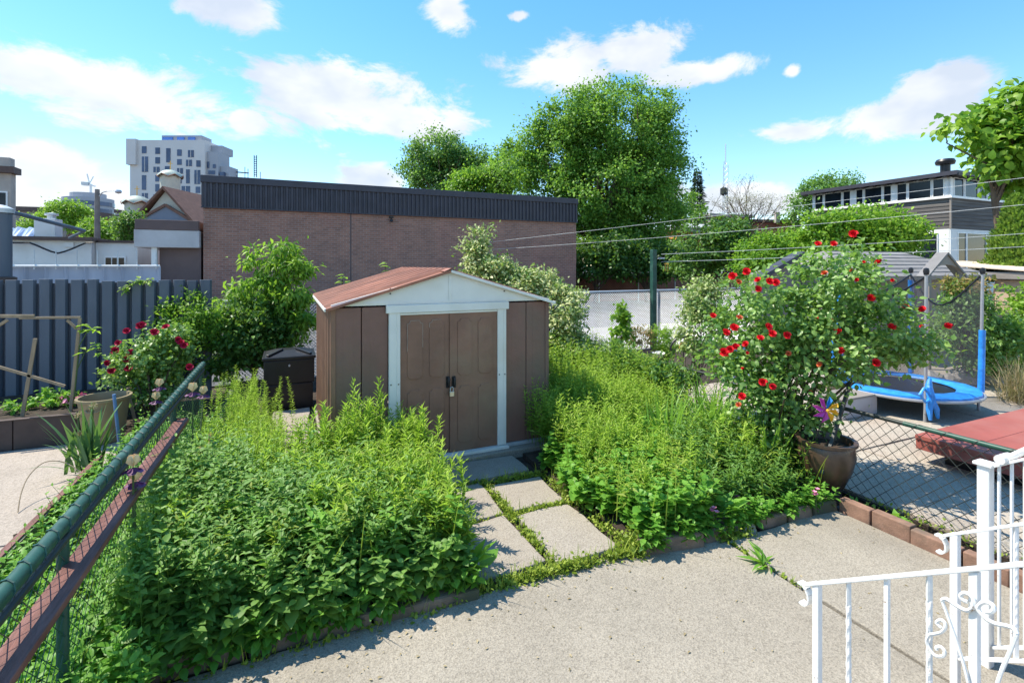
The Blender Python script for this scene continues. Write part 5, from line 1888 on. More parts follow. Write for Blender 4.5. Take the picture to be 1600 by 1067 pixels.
def build_railings():
    def rail(X, name, label, ytop, yend, z0, post, bal, panel=None, slope=.67, extra_low=.62, low=True):
        t = thing(name, label, 'railing', (X, ytop, 0))

        def P(y, z=0.0):
            return Vector((X, y, z0 + (ytop - y) * slope + z))
        # flat handrail with curled lower end
        m = MB()
        pts = [P(ytop + .0), P(yend)]
        d = (pts[1] - pts[0]).normalized()
        m.bar(pts[0] - d * .04, pts[1], .036, .012)
        m.build('handrail', 'iron', t, bevel=.003)
        c = []
        for i in range(9):
            a = i / 8
            ang = 1.2 + a * 3.9
            rr = .055 * (1 - .45 * a)
            c.append(P(ytop) - d * .045 + Vector((0, math.cos(ang) * rr * .75 + .012, -.055 + math.sin(ang) * rr)))
        m = MB()
        for i in range(8):
            m.bar(c[i], c[i + 1], .008, .033, (1, 0, 0))
        m.build('curled_end', 'iron', t)
        MB().box(X - post / 2, X + post / 2, ytop - post, ytop, -.02, z0 + .012).build('newel_post', 'iron', t, bevel=.004)
        for i, y in enumerate(bal):
            zb = max(0.0, P(y, -extra_low).z)
            top = P(y, -.005)
            b = Vector((X, y, zb - .02 if not low else zb))
            if i % 2 == 0:                       # twisted bars between plain ones
                mm = MB()
                n = 90
                vs, fs = [], []
                for k in range(n + 1):
                    f = k / n
                    z = b.z + (top.z - b.z) * f
                    tw = 0 if f < .12 or f > .88 else (f - .12) * 22
                    for j in range(8):
                        a = j * math.pi / 4
                        rr = .0092 + .0013 * math.cos(4 * (a - tw))
                        vs.append((X + rr * math.cos(a), y + rr * math.sin(a), z))
                fs = [(k * 8 + j, k * 8 + (j + 1) % 8, (k + 1) * 8 + (j + 1) % 8, (k + 1) * 8 + j) for k in range(n) for j in range(8)]
                mm.add(vs, fs)
                mm.build('twisted_baluster', 'iron', t)
            else:
                MB().box(X - .008, X + .008, y - .008, y + .008, b.z, top.z).build('baluster', 'iron', t, bevel=.002)
        if low:
            MB().bar(P(ytop - post, -extra_low), P(yend, -extra_low), .03, .012).build('lower_rail', 'iron', t, bevel=.002)
        return t, P
    # near rail (X = 2.04): balusters and the scroll panel
    X = 2.04
    bal = [on_x(u, 950, X).y for u in (1326, 1386, 1452)]
    t, P = rail(X, 'white_stair_railing', 'nearest white iron stair railing with scrollwork panel', 1.41, -.1, .85, .028, bal + [.62, .5, .38], extra_low=.80)
    yc = on_x(1523, 950, X).y
    MB().box(X - .012, X + .012, yc - .012, yc + .012, .40, P(yc).z - .008).build('scroll_post', 'iron', t, bevel=.002)

    def S(pix, r=.0065):
        pts = [on_x(u, v, X - .018) for u, v in pix]
        cr = []
        for i in range(len(pts) - 1):
            p0, p1, p2, p3 = pts[max(i - 1, 0)], pts[i], pts[i + 1], pts[min(i + 2, len(pts) - 1)]
            for k in range(5):
                f = k / 5
                cr.append(.5 * ((2 * p1) + (p2 - p0) * f + (2 * p0 - 5 * p1 + 4 * p2 - p3) * f * f + (3 * p1 - p0 - 3 * p2 + p3) * f ** 3))
        cr.append(pts[-1])
        m = MB().tube(cr, r, 6)
        m.build('scroll', 'iron', t, smooth=True)
    S([(1512, 940), (1504, 936), (1501, 930), (1506, 926), (1514, 928), (1521, 936), (1521, 947), (1513, 953), (1504, 951), (1492, 944), (1482, 937), (1476, 935), (1472, 938)])
    S([(1540, 955), (1548, 956), (1553, 951), (1550, 944), (1541, 940), (1533, 942), (1528, 949), (1532, 957), (1542, 967), (1556, 974), (1572, 977), (1583, 981), (1589, 989)])
    S([(1472, 938), (1482, 965), (1495, 1002), (1508, 1045), (1516, 1080), (1524, 1110)], .0055)
    S([(1589, 989), (1578, 1018), (1566, 1045), (1556, 1075), (1546, 1105)], .0055)
    S([(1471, 980), (1465, 975), (1464, 971), (1470, 968), (1476, 972), (1477, 980), (1471, 987), (1460, 990), (1452, 991)], .0055)
    S([(1464, 1015), (1463, 1011), (1470, 1010), (1476, 1017), (1474, 1024), (1466, 1025), (1458, 1021), (1451, 1010), (1448, 1000), (1452, 991)], .0055)
    # far rail of the same steps (X = 3.04)
    rail(3.04, 'white_stair_railing', 'middle white iron stair railing with curled lower end', 1.385, -.1, .85, .034, [1.14, .98, .82, .66, .5], extra_low=.62)
    # third railing with thick post
    X3 = 3.51
    t3 = thing('white_post_railing', 'white railing with thick capped post farthest right', 'railing', (X3, 1.44, 0))
    MB().box(X3 - .028, X3 + .028, 1.415, 1.471, -.02, 1.10).build('post', 'iron', t3, bevel=.005)
    MB().box(X3 - .042, X3 + .042, 1.40, 1.485, 1.101, 1.118).build('post_cap', 'iron', t3, bevel=.004)

    def P3(y, z):
        return Vector((X3, y, z + (1.44 - y) * .67))
    m = MB()
    m.bar(P3(1.41, 1.085), P3(.2, 1.085), .04, .014)
    m.build('handrail', 'iron', t3, bevel=.003)
    MB().tube([Vector((X3 - .05, 1.365, 1.165)), Vector((X3 + .05, 1.365, 1.165))], .024, 12).build('rail_socket', 'iron', t3, smooth=True)
    MB().tube([Vector((X3, 1.355, 1.165)), Vector((X3, .2, 2.25))], .017, 8).build('grab_bar', 'iron', t3, smooth=True)
    MB().bar(P3(1.41, .10), P3(.2, .10), .03, .014).build('lower_rail', 'iron', t3, bevel=.002)
    for i in range(9):
        y = 1.385 - i * .052
        MB().tube([P3(y, .10), P3(y, 1.08)], .0085, 6).build('baluster', 'iron', t3)
    # concrete steps between the rails
    st = thing('concrete_steps', 'grey concrete porch steps between the white railings', 'steps', (2.54, .6, 0))
    for i in range(6):
        MB().box(2.09, 3.0, -.6, 1.14 - i * .27, .002 + i * .18, .18 + i * .18 - .004).build('step', 'annex_conc', st, bevel=.012)
    st = thing('side_steps', 'dark edged steps behind the far white railing', 'steps', (4.0, .6, 0))
    for i in range(6):
        MB().box(3.56, 4.4, -.6, 1.16 - i * .27, .006 + i * .18, .18 + i * .18 - .004).build('step', 'annex_conc', st, bevel=.012)


build_railings()

# ================================================================== planting
def scatter(n, x0, x1, y0, y1, z, jit=None):
    return np.column_stack([rng.uniform(x0, x1, n), rng.uniform(y0, y1, n), np.full(n, z)])


def stuff(fm, name, label, cat, mats, org):
    return tag(fm.build(name, mats, org=org), label, cat, kind='stuff')


# --- left bed: a thick mass of mint, taller towards the back
def plant_left_bed():
    fm = FM()
    B = np.concatenate([scatter(1000, -.82, 1.16, 3.26, 4.62, .09), scatter(420, -.86, -.35, 3.2, 5.2, .09)])
    h = .34 + .17 * np.clip((B[:, 1] - 3.3) / .5, 0, 1) + rng.normal(0, .05, len(B)) + .05 * np.sin(B[:, 0] * 4 + 1) * np.cos(B[:, 1] * 5)
    k = B[:, 0] < .62 + .3 * np.sin(B[:, 1] * 4) + rng.normal(0, .15, len(B))
    B, h = B[k], h[k] * rng.uniform(.8, 1.12, k.sum())
    h += .10 * np.clip((-.25 - B[:, 0]) / .4, 0, 1) * rng.uniform(.5, 1, len(B)) + np.abs(rng.normal(0, .06, len(B)))
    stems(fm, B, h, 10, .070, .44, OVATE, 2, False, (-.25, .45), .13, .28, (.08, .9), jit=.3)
    # nettle like broad leaves hanging over the kerb
    B = np.column_stack([rng.uniform(-.85, 1.1, 170), rng.uniform(3.16, 3.34, 170), np.full(170, .08)])
    stems(fm, B, rng.uniform(.10, .30, len(B)), 5, .085, .7, OVATE, 2, False, (-.5, .3), .2, .35, (.1, .75))
    B = scatter(70, -.8, 1.1, 3.3, 4.6, .09)                     # other weeds mixed in
    stems(fm, B, rng.uniform(.40, .66, len(B)), 9, .075, .3, LANCE, 2, False, (-.3, .5), .16, .3, (.0, .8), mi=1)
    B = scatter(60, -.8, 1.1, 3.3, 4.3, .09)
    stems(fm, B, rng.uniform(.34, .52, len(B)), 7, .11, .62, OVATE, 2, False, (-.4, .3), .16, .4, (.2, 1.0), mi=2)
    P = scatter(150, -.8, 1.15, 3.25, 4.5, .1)
    fm.straps(P, rng.uniform(0, 6.28, 150), rng.uniform(.4, .7, 150), .008, rng.uniform(1.0, 1.5, 150), rng.uniform(.3, 1, 150), 5, 1)
    B = np.column_stack([rng.uniform(-.95, 1.15, 110), rng.uniform(3.10, 3.24, 110), np.full(110, .04)])
    stems(fm, B, rng.uniform(.06, .2, len(B)), 4, .06, .62, OVATE, 2, False, (-.6, .3), .3, .3, (.0, .8), mi=2)
    stuff(fm, 'mint_ground_cover', 'dense dark green mint filling the left garden bed', 'ground cover', ['mint', 'moss', 'cover'], (0, 3.9, .09))
    fm = FM()
    B = scatter(520, -.72, 1.22, 4.15, 5.25, .09)
    B = B[B[:, 1] > 4.3 + .25 * np.sin(B[:, 0] * 5)]
    h = .46 + .14 * (B[:, 1] - 4.2) + rng.normal(0, .06, len(B))
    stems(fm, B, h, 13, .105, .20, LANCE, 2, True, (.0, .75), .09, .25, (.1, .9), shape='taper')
    B = scatter(420, .40, 1.2, 3.36, 4.4, .09)
    B = B[B[:, 0] > .5 + .3 * np.sin(B[:, 1] * 4) + rng.normal(0, .15, len(B))]
    stems(fm, B, (.36 + .12 * np.clip((B[:, 1] - 3.3) / .6, 0, 1) + rng.normal(0, .07, len(B))) * np.clip(.6 + (1.25 - B[:, 0]) * 2, .6, 1), 12, .11, .22, LANCE, 2, True, (-.05, .75), .12, .22, (.1, .9), shape='taper')
    B = np.concatenate([scatter(70, .15, 1.12, 3.38, 4.4, .09), scatter(40, -.8, .3, 3.5, 4.8, .09)])
    stems(fm, B, rng.uniform(.42, .62, len(B)), 13, .135, .23, LANCE, 3, True, (-.1, .8), .12, .3, (.35, 1.0), shape='taper', stem_r=.004)
    B = scatter(330, -.80, -.05, 5.1, 6.3, .08)
    stems(fm, B, .42 + rng.normal(0, .07, len(B)), 15, .075, .2, LANCE, 2, True, (.05, .75), .1, .25, (.1, .9), shape='taper')
    stuff(fm, 'goldenrod_patch', 'bright green narrow leaved goldenrod patch left before the shed', 'ground cover', ['golden'], (0, 4.9, .09))
    # tall clumps that stand out one by one
    for (x, y, h, n, s, lb) in ((.69, 4.86, .98, 9, .10, 'tallest goldenrod clump rising before the left shed wall'),
                                (.36, 4.95, .82, 8, .11, 'goldenrod clump before the shed corner, left of the tallest one'),
                                (.95, 4.66, .72, 10, .12, 'goldenrod clump before the left cream door post'),
                                (1.13, 4.52, .76, 6, .07, 'goldenrod clump in front of the brown shed doors'),
                                (.98, 3.78, .58, 7, .12, 'pale goldenrod clump near the garden path edge'),
                                (.62, 3.62, .52, 6, .10, 'short goldenrod clump above the left concrete kerb'),
                                (-.06, 3.58, .42, 4, .06, 'single young goldenrod in the front mint'),
                                (-.62, 3.9, .60, 4, .06, 'long leaved goldenrod beside the red board')):
        t = thing('goldenrod_clump', lb, 'plant', (x, y, .09), 'goldenrod clumps in the left bed')
        fm = FM()
        n += 5
        B = np.column_stack([rng.normal(x, s, n), rng.normal(y, s * .8, n), np.full(n, .09)])
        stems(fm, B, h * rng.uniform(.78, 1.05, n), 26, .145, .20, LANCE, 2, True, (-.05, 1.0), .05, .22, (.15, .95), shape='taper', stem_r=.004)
        fm.build('leafy_stems', ['golden'], t)
    # feathery clump by the compost bin
    for (x, y, h, n, s, lb) in ((-.52, 7.1, .72, 40, .20, 'feathery light green plant clump left of the compost bin'), (-.45, 6.55, .55, 36, .2, 'lower feathery plant clump beside the stone side path')):
        t = thing('feathery_plant', lb, 'plant', (x, y, .09))
        fm = FM()
        B = np.column_stack([rng.normal(x, s, n), rng.normal(y, s * 1.1, n), np.full(n, .08)])
        stems(fm, B, h * rng.uniform(.75, 1.1, n), 26, .07, .16, LANCE, 3, True, (.0, .8), .10, .15, (.3, 1.0), shape='taper')
        fm.build('leafy_stems', ['golden'], t)
    # broad dock leaves along the kerb
    for (x, y, n, L, lb) in ((1.16, 3.26, 9, .24, 'broad leaved dock plant at the corner of the left kerb'), (.42, 3.26, 10, .20, 'broad bright leaves over the middle of the left kerb'),
                             (-.30, 3.28, 9, .20, 'pale lettuce like weed over the left kerb'), (-.62, 3.22, 8, .22, 'dark heart leaved weed at the left end of the kerb')):
        t = thing('broad_leaf_weed', lb, 'plant', (x, y, .1), 'broad leaved weeds along the left kerb')
        fm = FM()
        az = rng.uniform(0, 6.28, n)
        e = rng.uniform(.2, 1.1, n)
        D = np.column_stack([np.cos(az) * np.cos(e), np.sin(az) * np.cos(e), np.sin(e)])
        P = np.tile([x, y, .12], (n, 1)) + rng.normal(0, .03, (n, 3)) * [1, 1, .5]
        fm.leaves(OVATE, P, D, np.tile([0, 0, 1.0], (n, 1)) + rng.normal(0, .2, (n, 3)), L * rng.uniform(.7, 1.1, n), .5, rng.uniform(.3, .9, n))
        fm.build('leaves', ['cover'], t)
    # low weeds in the strip under the green fence
    fm = FM()
    B = np.concatenate([scatter(1500, -1.70, -.80, .9, 7.4, .06), scatter(420, -1.0, -.62, 2.3, 6.2, .08)])
    stems(fm, B, rng.uniform(.10, .38, len(B)), 7, .06, .5, OVATE, 2, False, (-.1, .6), .2, .2, (.2, .9))
    B = scatter(350, -1.3, -.82, .9, 4.2, .05)
    fm.straps(B, rng.uniform(0, 6.28, len(B)), rng.uniform(.12, .3, len(B)), .007, rng.uniform(.9, 1.4, len(B)), rng.uniform(.3, .9, len(B)), 4)
    B = scatter(900, -1.65, -.86, 1.6, 4.8, .05)
    fm.straps(B, rng.uniform(0, 6.28, len(B)), rng.uniform(.15, .36, len(B)), .009, rng.uniform(.9, 1.45, len(B)), rng.uniform(.2, 1, len(B)), 4, 1)
    stuff(fm, 'fence_strip_weeds', 'low leafy weeds growing under the green fence', 'weeds', ['cover', 'moss'], (-1.05, 4, .05))


plant_left_bed()


def iris(x, y, z, h, n, lb, flowers, L=.5, dead=False):
    t = thing('iris', lb, 'flower', (x, y, z), 'irises along the green fence')
    fm = FM()
    P = np.column_stack([rng.normal(x, .06, n), rng.normal(y, .06, n), np.full(n, z)])
    fm.straps(P, rng.uniform(0, 6.28, n), L * rng.uniform(.7, 1.15, n), .038, rng.uniform(1.15, 1.5, n), rng.uniform(.25, .95, n), 6)
    fm.build('blades', ['strap'], t)
    for k, (dx, dy, dz) in enumerate(flowers):
        c = Vector((x + dx, y + dy, z + h + dz))
        st = MB().tube([(x, y, z), (x + dx * .6, y + dy * .6, z + h * .5), c], .006, 5).build('stalk', 'stem', t)
        f1, f2 = FM(), FM()
        a = np.arange(5) * 1.2566 + k
        C = np.tile(c, (5, 1))
        D = np.column_stack([np.cos(a) * .45, np.sin(a) * .45, np.ones(5)])
        f1.leaves(PETAL, C, D, np.column_stack([-np.cos(a), -np.sin(a), np.full(5, .3)]), .075, 1.1, .5)
        D = np.column_stack([np.cos(a + 1), np.sin(a + 1), np.full(5, -.9)])
        f2.leaves(PETAL, C, D, np.column_stack([np.cos(a + 1), np.sin(a + 1), np.full(5, .8)]), .062, 1.0, .5)
        f1.build('standard_petals', ['petal_cream'], st)
        f2.build('fall_petals', ['petal_purple' if not dead else 'petal_pink'], st)


for pix, X, n, lb, dd in (([(249, 604), (244, 625)], -1.12, 8, 'tall cream and purple iris beyond the green rail', False),
                         ([(301, 612), (318, 616)], -.72, 18, 'cream iris clump with broad upright blades near the rail end', False),
                         ([(208, 730), (212, 752)], -.84, 8, 'pale lilac iris beside the red board', False),
                         ([(328, 690), (345, 684)], -.64, 9, 'fading pink iris among the left bed greenery', True),
                         ([(312, 712)], -.66, 6, 'small wilted iris left of the fading pink one', True)):
    tops = [on_x(u, v, X) for u, v in pix]
    x, y = X, tops[0].y
    iris(x, y, .09, tops[0].z - .09, n, lb, [(0, q.y - y, q.z - tops[0].z) for q in tops], L=.62, dead=dd)


def onions():
    p = on_z(140, 735, .05)
    t = thing('welsh_onion', 'clump of tall hollow green onion leaves before the tan tub', 'plant', p)
    fm = FM()
    n = 34
    P = np.column_stack([rng.normal(p.x, .07, n), rng.normal(p.y, .05, n), np.full(n, .05)])
    fm.straps(P, rng.uniform(0, 6.28, n), rng.uniform(.45, .80, n), .042, rng.uniform(1.15, 1.52, n), rng.uniform(.1, .9, n), 6)
    fm.straps(P[:8], rng.uniform(2.5, 4.5, 8), rng.uniform(.35, .6, 8), .022, rng.uniform(.6, 1.0, 8), rng.uniform(.1, .7, 8), 6)
    fm.build('blades', ['iris'], t)
    for dx, dy, h in ((-.10, .02, .62), (.0, .1, .68), (-.04, -.08, .45)):
        st = MB().tube([(p.x, p.y, .05), (p.x + dx * .8, p.y + dy * .8, .3), (p.x + dx, p.y + dy, h)], .008, 5).build('stalk', 'stem', t)
        f = FM()
        d = rng.normal(0, 1, (60, 3))
        d /= np.linalg.norm(d, axis=1, keepdims=True)
        f.leaves(DIAM, np.tile([p.x + dx, p.y + dy, h + .02], (60, 1)) + d * .012, d, rng.normal(0, 1, (60, 3)), .035, .4, rng.uniform(.5, 1, 60))
        f.build('seed_head', ['drygrass'], st)


onions()


# --- right bed
def plant_right_bed():
    fm = FM()
    B = scatter(900, 2.38, 3.75, 3.10, 4.75, .04)
    edge = 2.42 + .12 * np.sin(B[:, 1] * 6) + np.clip(3.35 - B[:, 1], 0, 1) * .5
    B = B[(B[:, 0] > edge) & (B[:, 0] < 3.15 + .5 * (B[:, 1] - 3.1) + rng.normal(0, .1, len(B)))]
    h = .17 + .10 * np.clip((B[:, 0] - 2.45) / .4, 0, 1) + np.abs(rng.normal(0, .075, len(B)))
    stems(fm, B, h, 6, .075, .95, OVATE, 3, True, (-.15, .5), .14, .30, (.15, .95))
    B = np.column_stack([rng.uniform(2.45, 4.5, 130), rng.uniform(2.98, 3.14, 130), np.full(130, .03)])
    B[:, 1] -= .03 * (B[:, 0] - 2.5)
    stems(fm, B, rng.uniform(.07, .24, len(B)), 5, .06, .6, OVATE, 2, False, (-.5, .4), .25, .3, (.0, .9))
    P = scatter(120, 2.45, 4.6, 3.05, 4.6, .1)
    fm.straps(P, rng.uniform(0, 6.28, 120), rng.uniform(.3, .6, 120), .008, rng.uniform(1.0, 1.5, 120), rng.uniform(.3, 1, 120), 5, 1)
    B = scatter(50, 2.5, 4.6, 3.2, 4.8, .1)
    stems(fm, B, rng.uniform(.3, .55, len(B)), 9, .075, .3, LANCE, 2, False, (-.3, .5), .16, .3, (.0, .8), mi=1)
    stuff(fm, 'broad_leaf_cover', 'bright green broad leaved ground cover right of the garden path', 'ground cover', ['cover', 'moss'], (2.9, 3.8, .1))
    fm = FM()
    B = scatter(60, 2.7, 4.6, 3.4, 6.0, .08)
    stems(fm, B, rng.uniform(.45, .72, len(B)), 14, .13, .22, LANCE, 3, True, (-.1, .8), .12, .25, (.35, 1.0), shape='taper', stem_r=.004)
    B = scatter(150, 2.5, 3.5, 3.3, 4.3, .10)
    stems(fm, B, rng.uniform(.25, .48, len(B)), 13, .08, .22, LANCE, 2, True, (-.05, .75), .12, .25, (.2, 1), shape='taper')
    B = np.concatenate([scatter(620, 2.62, 4.3, 4.0, 5.4, .10), scatter(1250, 3.22, 4.92, 5.0, 8.6, .10)])
    h = .40 + .21 * np.clip(B[:, 1] - 4, 0, 2.0) + rng.normal(0, .07, len(B)) + .06 * np.sin(B[:, 0] * 5 + B[:, 1] * 3)
    stems(fm, B, h * np.where((B[:, 0] > 3.5) & (B[:, 1] < 4.7), .6, 1), 13, .10, .20, LANCE, 2, True, (.0, .75), .1, .25, (.15, .95), shape='taper')
    stuff(fm, 'aster_patch', 'yellow green narrow leaved asters filling the right bed', 'ground cover', ['golden'], (3.8, 5.2, .1))
    fm = FM()
    B = scatter(560, 3.2, 4.82, 3.10, 4.6, .10)
    B = B[B[:, 0] > 3.1 + .5 * (B[:, 1] - 3.1)]
    h = .24 + .22 * np.clip((B[:, 1] - 3.1) / .8, 0, 1) + rng.normal(0, .06, len(B))
    stems(fm, B, h, 10, .07, .34, LANCE, 2, True, (-.1, .6), .12, .2, (.05, .7))
    stuff(fm, 'fleabane_patch', 'darker green mixed weeds before the big red rose', 'ground cover', ['mint'], (4.0, 3.8, .1))
    # lilies and asters that can be told apart
    for (x, y, h, n, s, lb) in ((4.08, 3.52, .60, 5, .06, 'upright leafy lily stems at the front of the right bed'), (4.02, 3.95, .55, 6, .08, 'leafy lily stems behind the first ones in the right bed'),
                                (3.15, 3.95, .45, 6, .10, 'light green aster clump at the middle of the right bed'), (3.5, 5.0, .62, 10, .14, 'yellow green aster mound beside the right shed corner'),
                                (3.75, 6.3, .72, 14, .2, 'tall light green aster mound behind the shed corner')):
        t = thing('leafy_perennial', lb, 'plant', (x, y, .1), 'tall perennials in the right bed')
        fm = FM()
        B = np.column_stack([rng.normal(x, s, n), rng.normal(y, s, n), np.full(n, .1)])
        stems(fm, B, h * rng.uniform(.82, 1.1, n), 22, .11, .18, LANCE, 2, True, (-.05, .9), .06, .15, (.2, .95), shape='taper', stem_r=.004)
        fm.build('leafy_stems', ['golden'], t)
    for (x, y, n, L, lb) in ((3.78, 4.25, 56, .80, 'arching daylily clump in the middle of the right bed'), (4.28, 4.12, 80, .90, 'largest arching daylily clump beside the red rose'), (4.45, 3.55, 40, .66, 'daylily clump before the stem of the red rose')):
        t = thing('daylily', lb, 'plant', (x, y, .1), 'daylilies in the right bed')
        fm = FM()
        P = np.column_stack([rng.normal(x, .07, n), rng.normal(y, .07, n), np.full(n, .1)])
        fm.straps(P, rng.uniform(0, 6.28, n), L * rng.uniform(.7, 1.15, n), .024, rng.uniform(.95, 1.45, n), rng.uniform(.25, 1.0, n), 7)
        fm.build('blades', ['strap'], t)
    # peonies at the back with white blooms
    t = thing('white_peony', 'leafy peony with single white blooms at the back of the right bed', 'plant', (4.5, 6.1, .1))
    fm = FM()
    C = crown(fm, [(4.45, 6.1, .66, .45, .5, .36), (4.1, 6.9, .6, .4, .4, .36), (4.7, 5.3, .55, .3, .4, .32)], 90, 60, .13, .10, .35, LANCE, (.1, .85), 31, .0)
    n = 30
    fm.sticks(np.tile([4.45, 6.1, .1], (n, 1)) + rng.normal(0, .12, (n, 3)) * [1, 1, 0], C[:n], .006)
    fm.build('foliage', ['dark_leaf'], t)
    for u, v, d, s in ((928, 626, 6.3, .085), (1009, 581, 7.2, .075), (1029, 558, 7.5, .12)):
        p = at_depth(u, v, d)
        f = FM()
        for ring, (k, e, L) in enumerate(((6, .35, 1.0), (5, .85, .8), (4, 1.25, .6))):
            a = np.arange(k) * 6.283 / k + ring
            D = np.column_stack([np.cos(a) * math.cos(e), np.sin(a) * math.cos(e), np.full(k, math.sin(e))])
            f.leaves(PETAL, np.tile(p, (k, 1)), D, np.column_stack([-np.cos(a), -np.sin(a), np.ones(k)]), s * L, .95, .5)
        f.sticks([[p.x, p.y, .1]], [p], .006, .4, 1)
        f.build('bloom', ['petal_white', 'stem'], t)
    # small pink flowers along the kerb stones
    for u, v, lb in ((1093, 795, 'pink flower cluster above the first kerb stone'), (1115, 800, 'pink flower cluster left of the leaning kerb stone'), (1147, 780, 'magenta flower beside the leaning kerb stone'), (1275, 772, 'pale pink flower near the glazed pot'), (1068, 765, 'faded pink flower above the right kerb')):
        p = on_z(u, v, .2)
        t = thing('pink_flower', lb, 'flower', (p.x, p.y, .05), 'pink flowers along the right kerb')
        f = FM()
        for q in range(4):
            c = np.array(p) + rng.normal(0, .018, 3)
            a = np.arange(5) * 1.2566 + q
            D = np.column_stack([np.cos(a), np.sin(a), np.full(5, .4)])
            f.leaves(PETAL, np.tile(c, (5, 1)), D, np.tile([0, 0, 1.0], (5, 1)), .024, .9, .5)
        f.build('petals', ['petal_pink' if '1147' != str(u) else 'magenta'], t)
        MB().tube([(p.x, p.y, .06), p], .004, 4).build('stalk', 'stem', t)
    # big toothed weed on the leaning stone and the dandelion in the patio joint
    for (x, y, z, n, L, W, lb) in ((3.28, 3.06, .14, 9, .26, .34, 'long toothed thistle leaves lying over the kerb stones'), (3.72, 3.02, .1, 12, .14, .5, 'bright leafy weed between the right kerb stones'), (4.35, 3.02, .1, 10, .12, .5, 'weed tuft at the foot of the glazed pot'),
                                (3.205, 2.58, -.01, 13, .19, .2, 'dandelion growing in the patio joint'), (4.72, 2.55, .02, 12, .13, .5, 'leafy weed behind the brick kerb'), (4.70, 2.85, .02, 9, .1, .4, 'small weed behind the kerb bricks by the pot')):
        t = thing('leafy_weed', lb, 'plant', (x, y, z), 'weeds around the right kerb')
        fm = FM()
        az = rng.uniform(0, 6.28, n)
        e = rng.uniform(.15, 1.0, n)
        D = np.column_stack([np.cos(az) * np.cos(e), np.sin(az) * np.cos(e), np.sin(e)])
        P = np.tile([x, y, z + .01], (n, 1)) + rng.normal(0, .018, (n, 3)) * [1, 1, .3]
        fm.leaves(OVATE, P, D, np.tile([0, 0, 1.0], (n, 1)) + rng.normal(0, .2, (n, 3)), L * rng.uniform(.6, 1.1, n), W, rng.uniform(.3, .95, n))
        fm.build('leaves', ['cover'], t)


plant_right_bed()


def joint_weeds():
    fm = FM()

    def line(a, b, w, n, h=.05, L=.035):
        f = rng.uniform(0, 1, n)
        f = f[(np.sin(f * 17 + a[0] * 9) + np.sin(f * 41)) > -1.1]
        n = len(f)
        P = np.column_stack([a[0] + (b[0] - a[0]) * f + rng.normal(0, w, n), a[1] + (b[1] - a[1]) * f + rng.normal(0, w, n), np.abs(rng.normal(0, h * .4, n)) - .012])
        D = rng.normal(0, .6, (n, 3)) + [0, 0, .5]
        fm.leaves(DIAM, P, D, np.tile([0, 0, 1.0], (n, 1)) + rng.normal(0, .4, (n, 3)), L * rng.uniform(.5, 1.2, n), .8, rng.uniform(.1, 1, n))
        g = n // 14
        fm.straps(P[:g], rng.uniform(0, 6.28, g), rng.uniform(.05, .16, g), .005, rng.uniform(1.0, 1.5, g), rng.uniform(.4, 1, g), 4)
    line((1.14, 3.17), (2.48, 3.10), .028, 2200, .07)
    line((1.55, 3.16), (1.95, 3.13), .03, 500, .07)
    line((1.78, 3.2), (1.80, 4.7), .022, 1300, .06)
    line((1.84, 4.72), (1.30, 4.76), .02, 420, .05)
    line((1.84, 4.70), (2.4, 4.68), .025, 600, .05)
    line((1.18, 4.04), (1.76, 4.04), .014, 200, .03)
    line((1.82, 4.01), (2.38, 4.01), .018, 500, .05)
    line((2.42, 3.15), (2.44, 4.7), .035, 900, .08)
    line((2.42, 3.08), (2.50, 3.25), .05, 500, .14, .05)
    line((3.20, 3.0), (3.20, 2.3), .008, 120, .02)
    line((3.15, 2.97), (3.45, 2.93), .03, 400, .07)
    line((-.8, 3.13), (1.1, 3.10), .018, 350, .03)
    line((4.62, .8), (4.68, 2.95), .04, 500, .06)
    line((4.93, .4), (4.93, 2.9), .03, 300, .08)
    line((2.1, 5.27), (.5, 5.27), .02, 400, .06)
    stuff(fm, 'joint_weeds', 'yellow green moss and tiny weeds in the paving joints', 'weeds', ['moss'], (1.8, 3.6, 0))
    fm = FM()
    n = 1400
    P = scatter(n, 2.9, 4.2, 5.25, 8.0, .08)
    P = P[(P[:, 0] > 3.2) | (P[:, 1] > 8)]
    fm.leaves(OVATE, P, rng.normal(0, .7, (len(P), 3)) + [0, 0, .4], np.tile([0, 0, 1.0], (len(P), 1)), rng.uniform(.03, .07, len(P)), .6, rng.uniform(.1, .9, len(P)))
    stuff(fm, 'shed_side_weeds', 'low weeds along the right side of the shed', 'weeds', ['cover'], (3.4, 6.4, .08))


joint_weeds()


# --- the big red rose
def bloom_mesh(name, mat, seed):
    r = np.random.default_rng(seed)
    f = FM()
    for ring, (k, e, L) in enumerate(((7, .15, 1.0), (6, .55, .92), (5, .95, .8), (4, 1.3, .62))):
        a = np.arange(k) * 6.283 / k + ring * .7 + r.normal(0, .15, k)
        ee = e + r.normal(0, .12, k)
        D = np.column_stack([np.cos(a) * np.cos(ee), np.sin(a) * np.cos(ee), np.sin(ee)])
        f.leaves(PETAL, np.zeros((k, 3)), D, np.column_stack([-np.cos(a), -np.sin(a), np.full(k, .8)]), .058 * L, 1.0, .5)
    o = f.build(name, [mat], org=(0, 0, 0))
    me = o.data
    bpy.data.objects.remove(o)
    return me


BLOOM = {m: [bloom_mesh('rose_bloom', m, s) for s in (1, 2, 3)] for m in ('rose_red', 'rose_dark', 'rose_orange')}


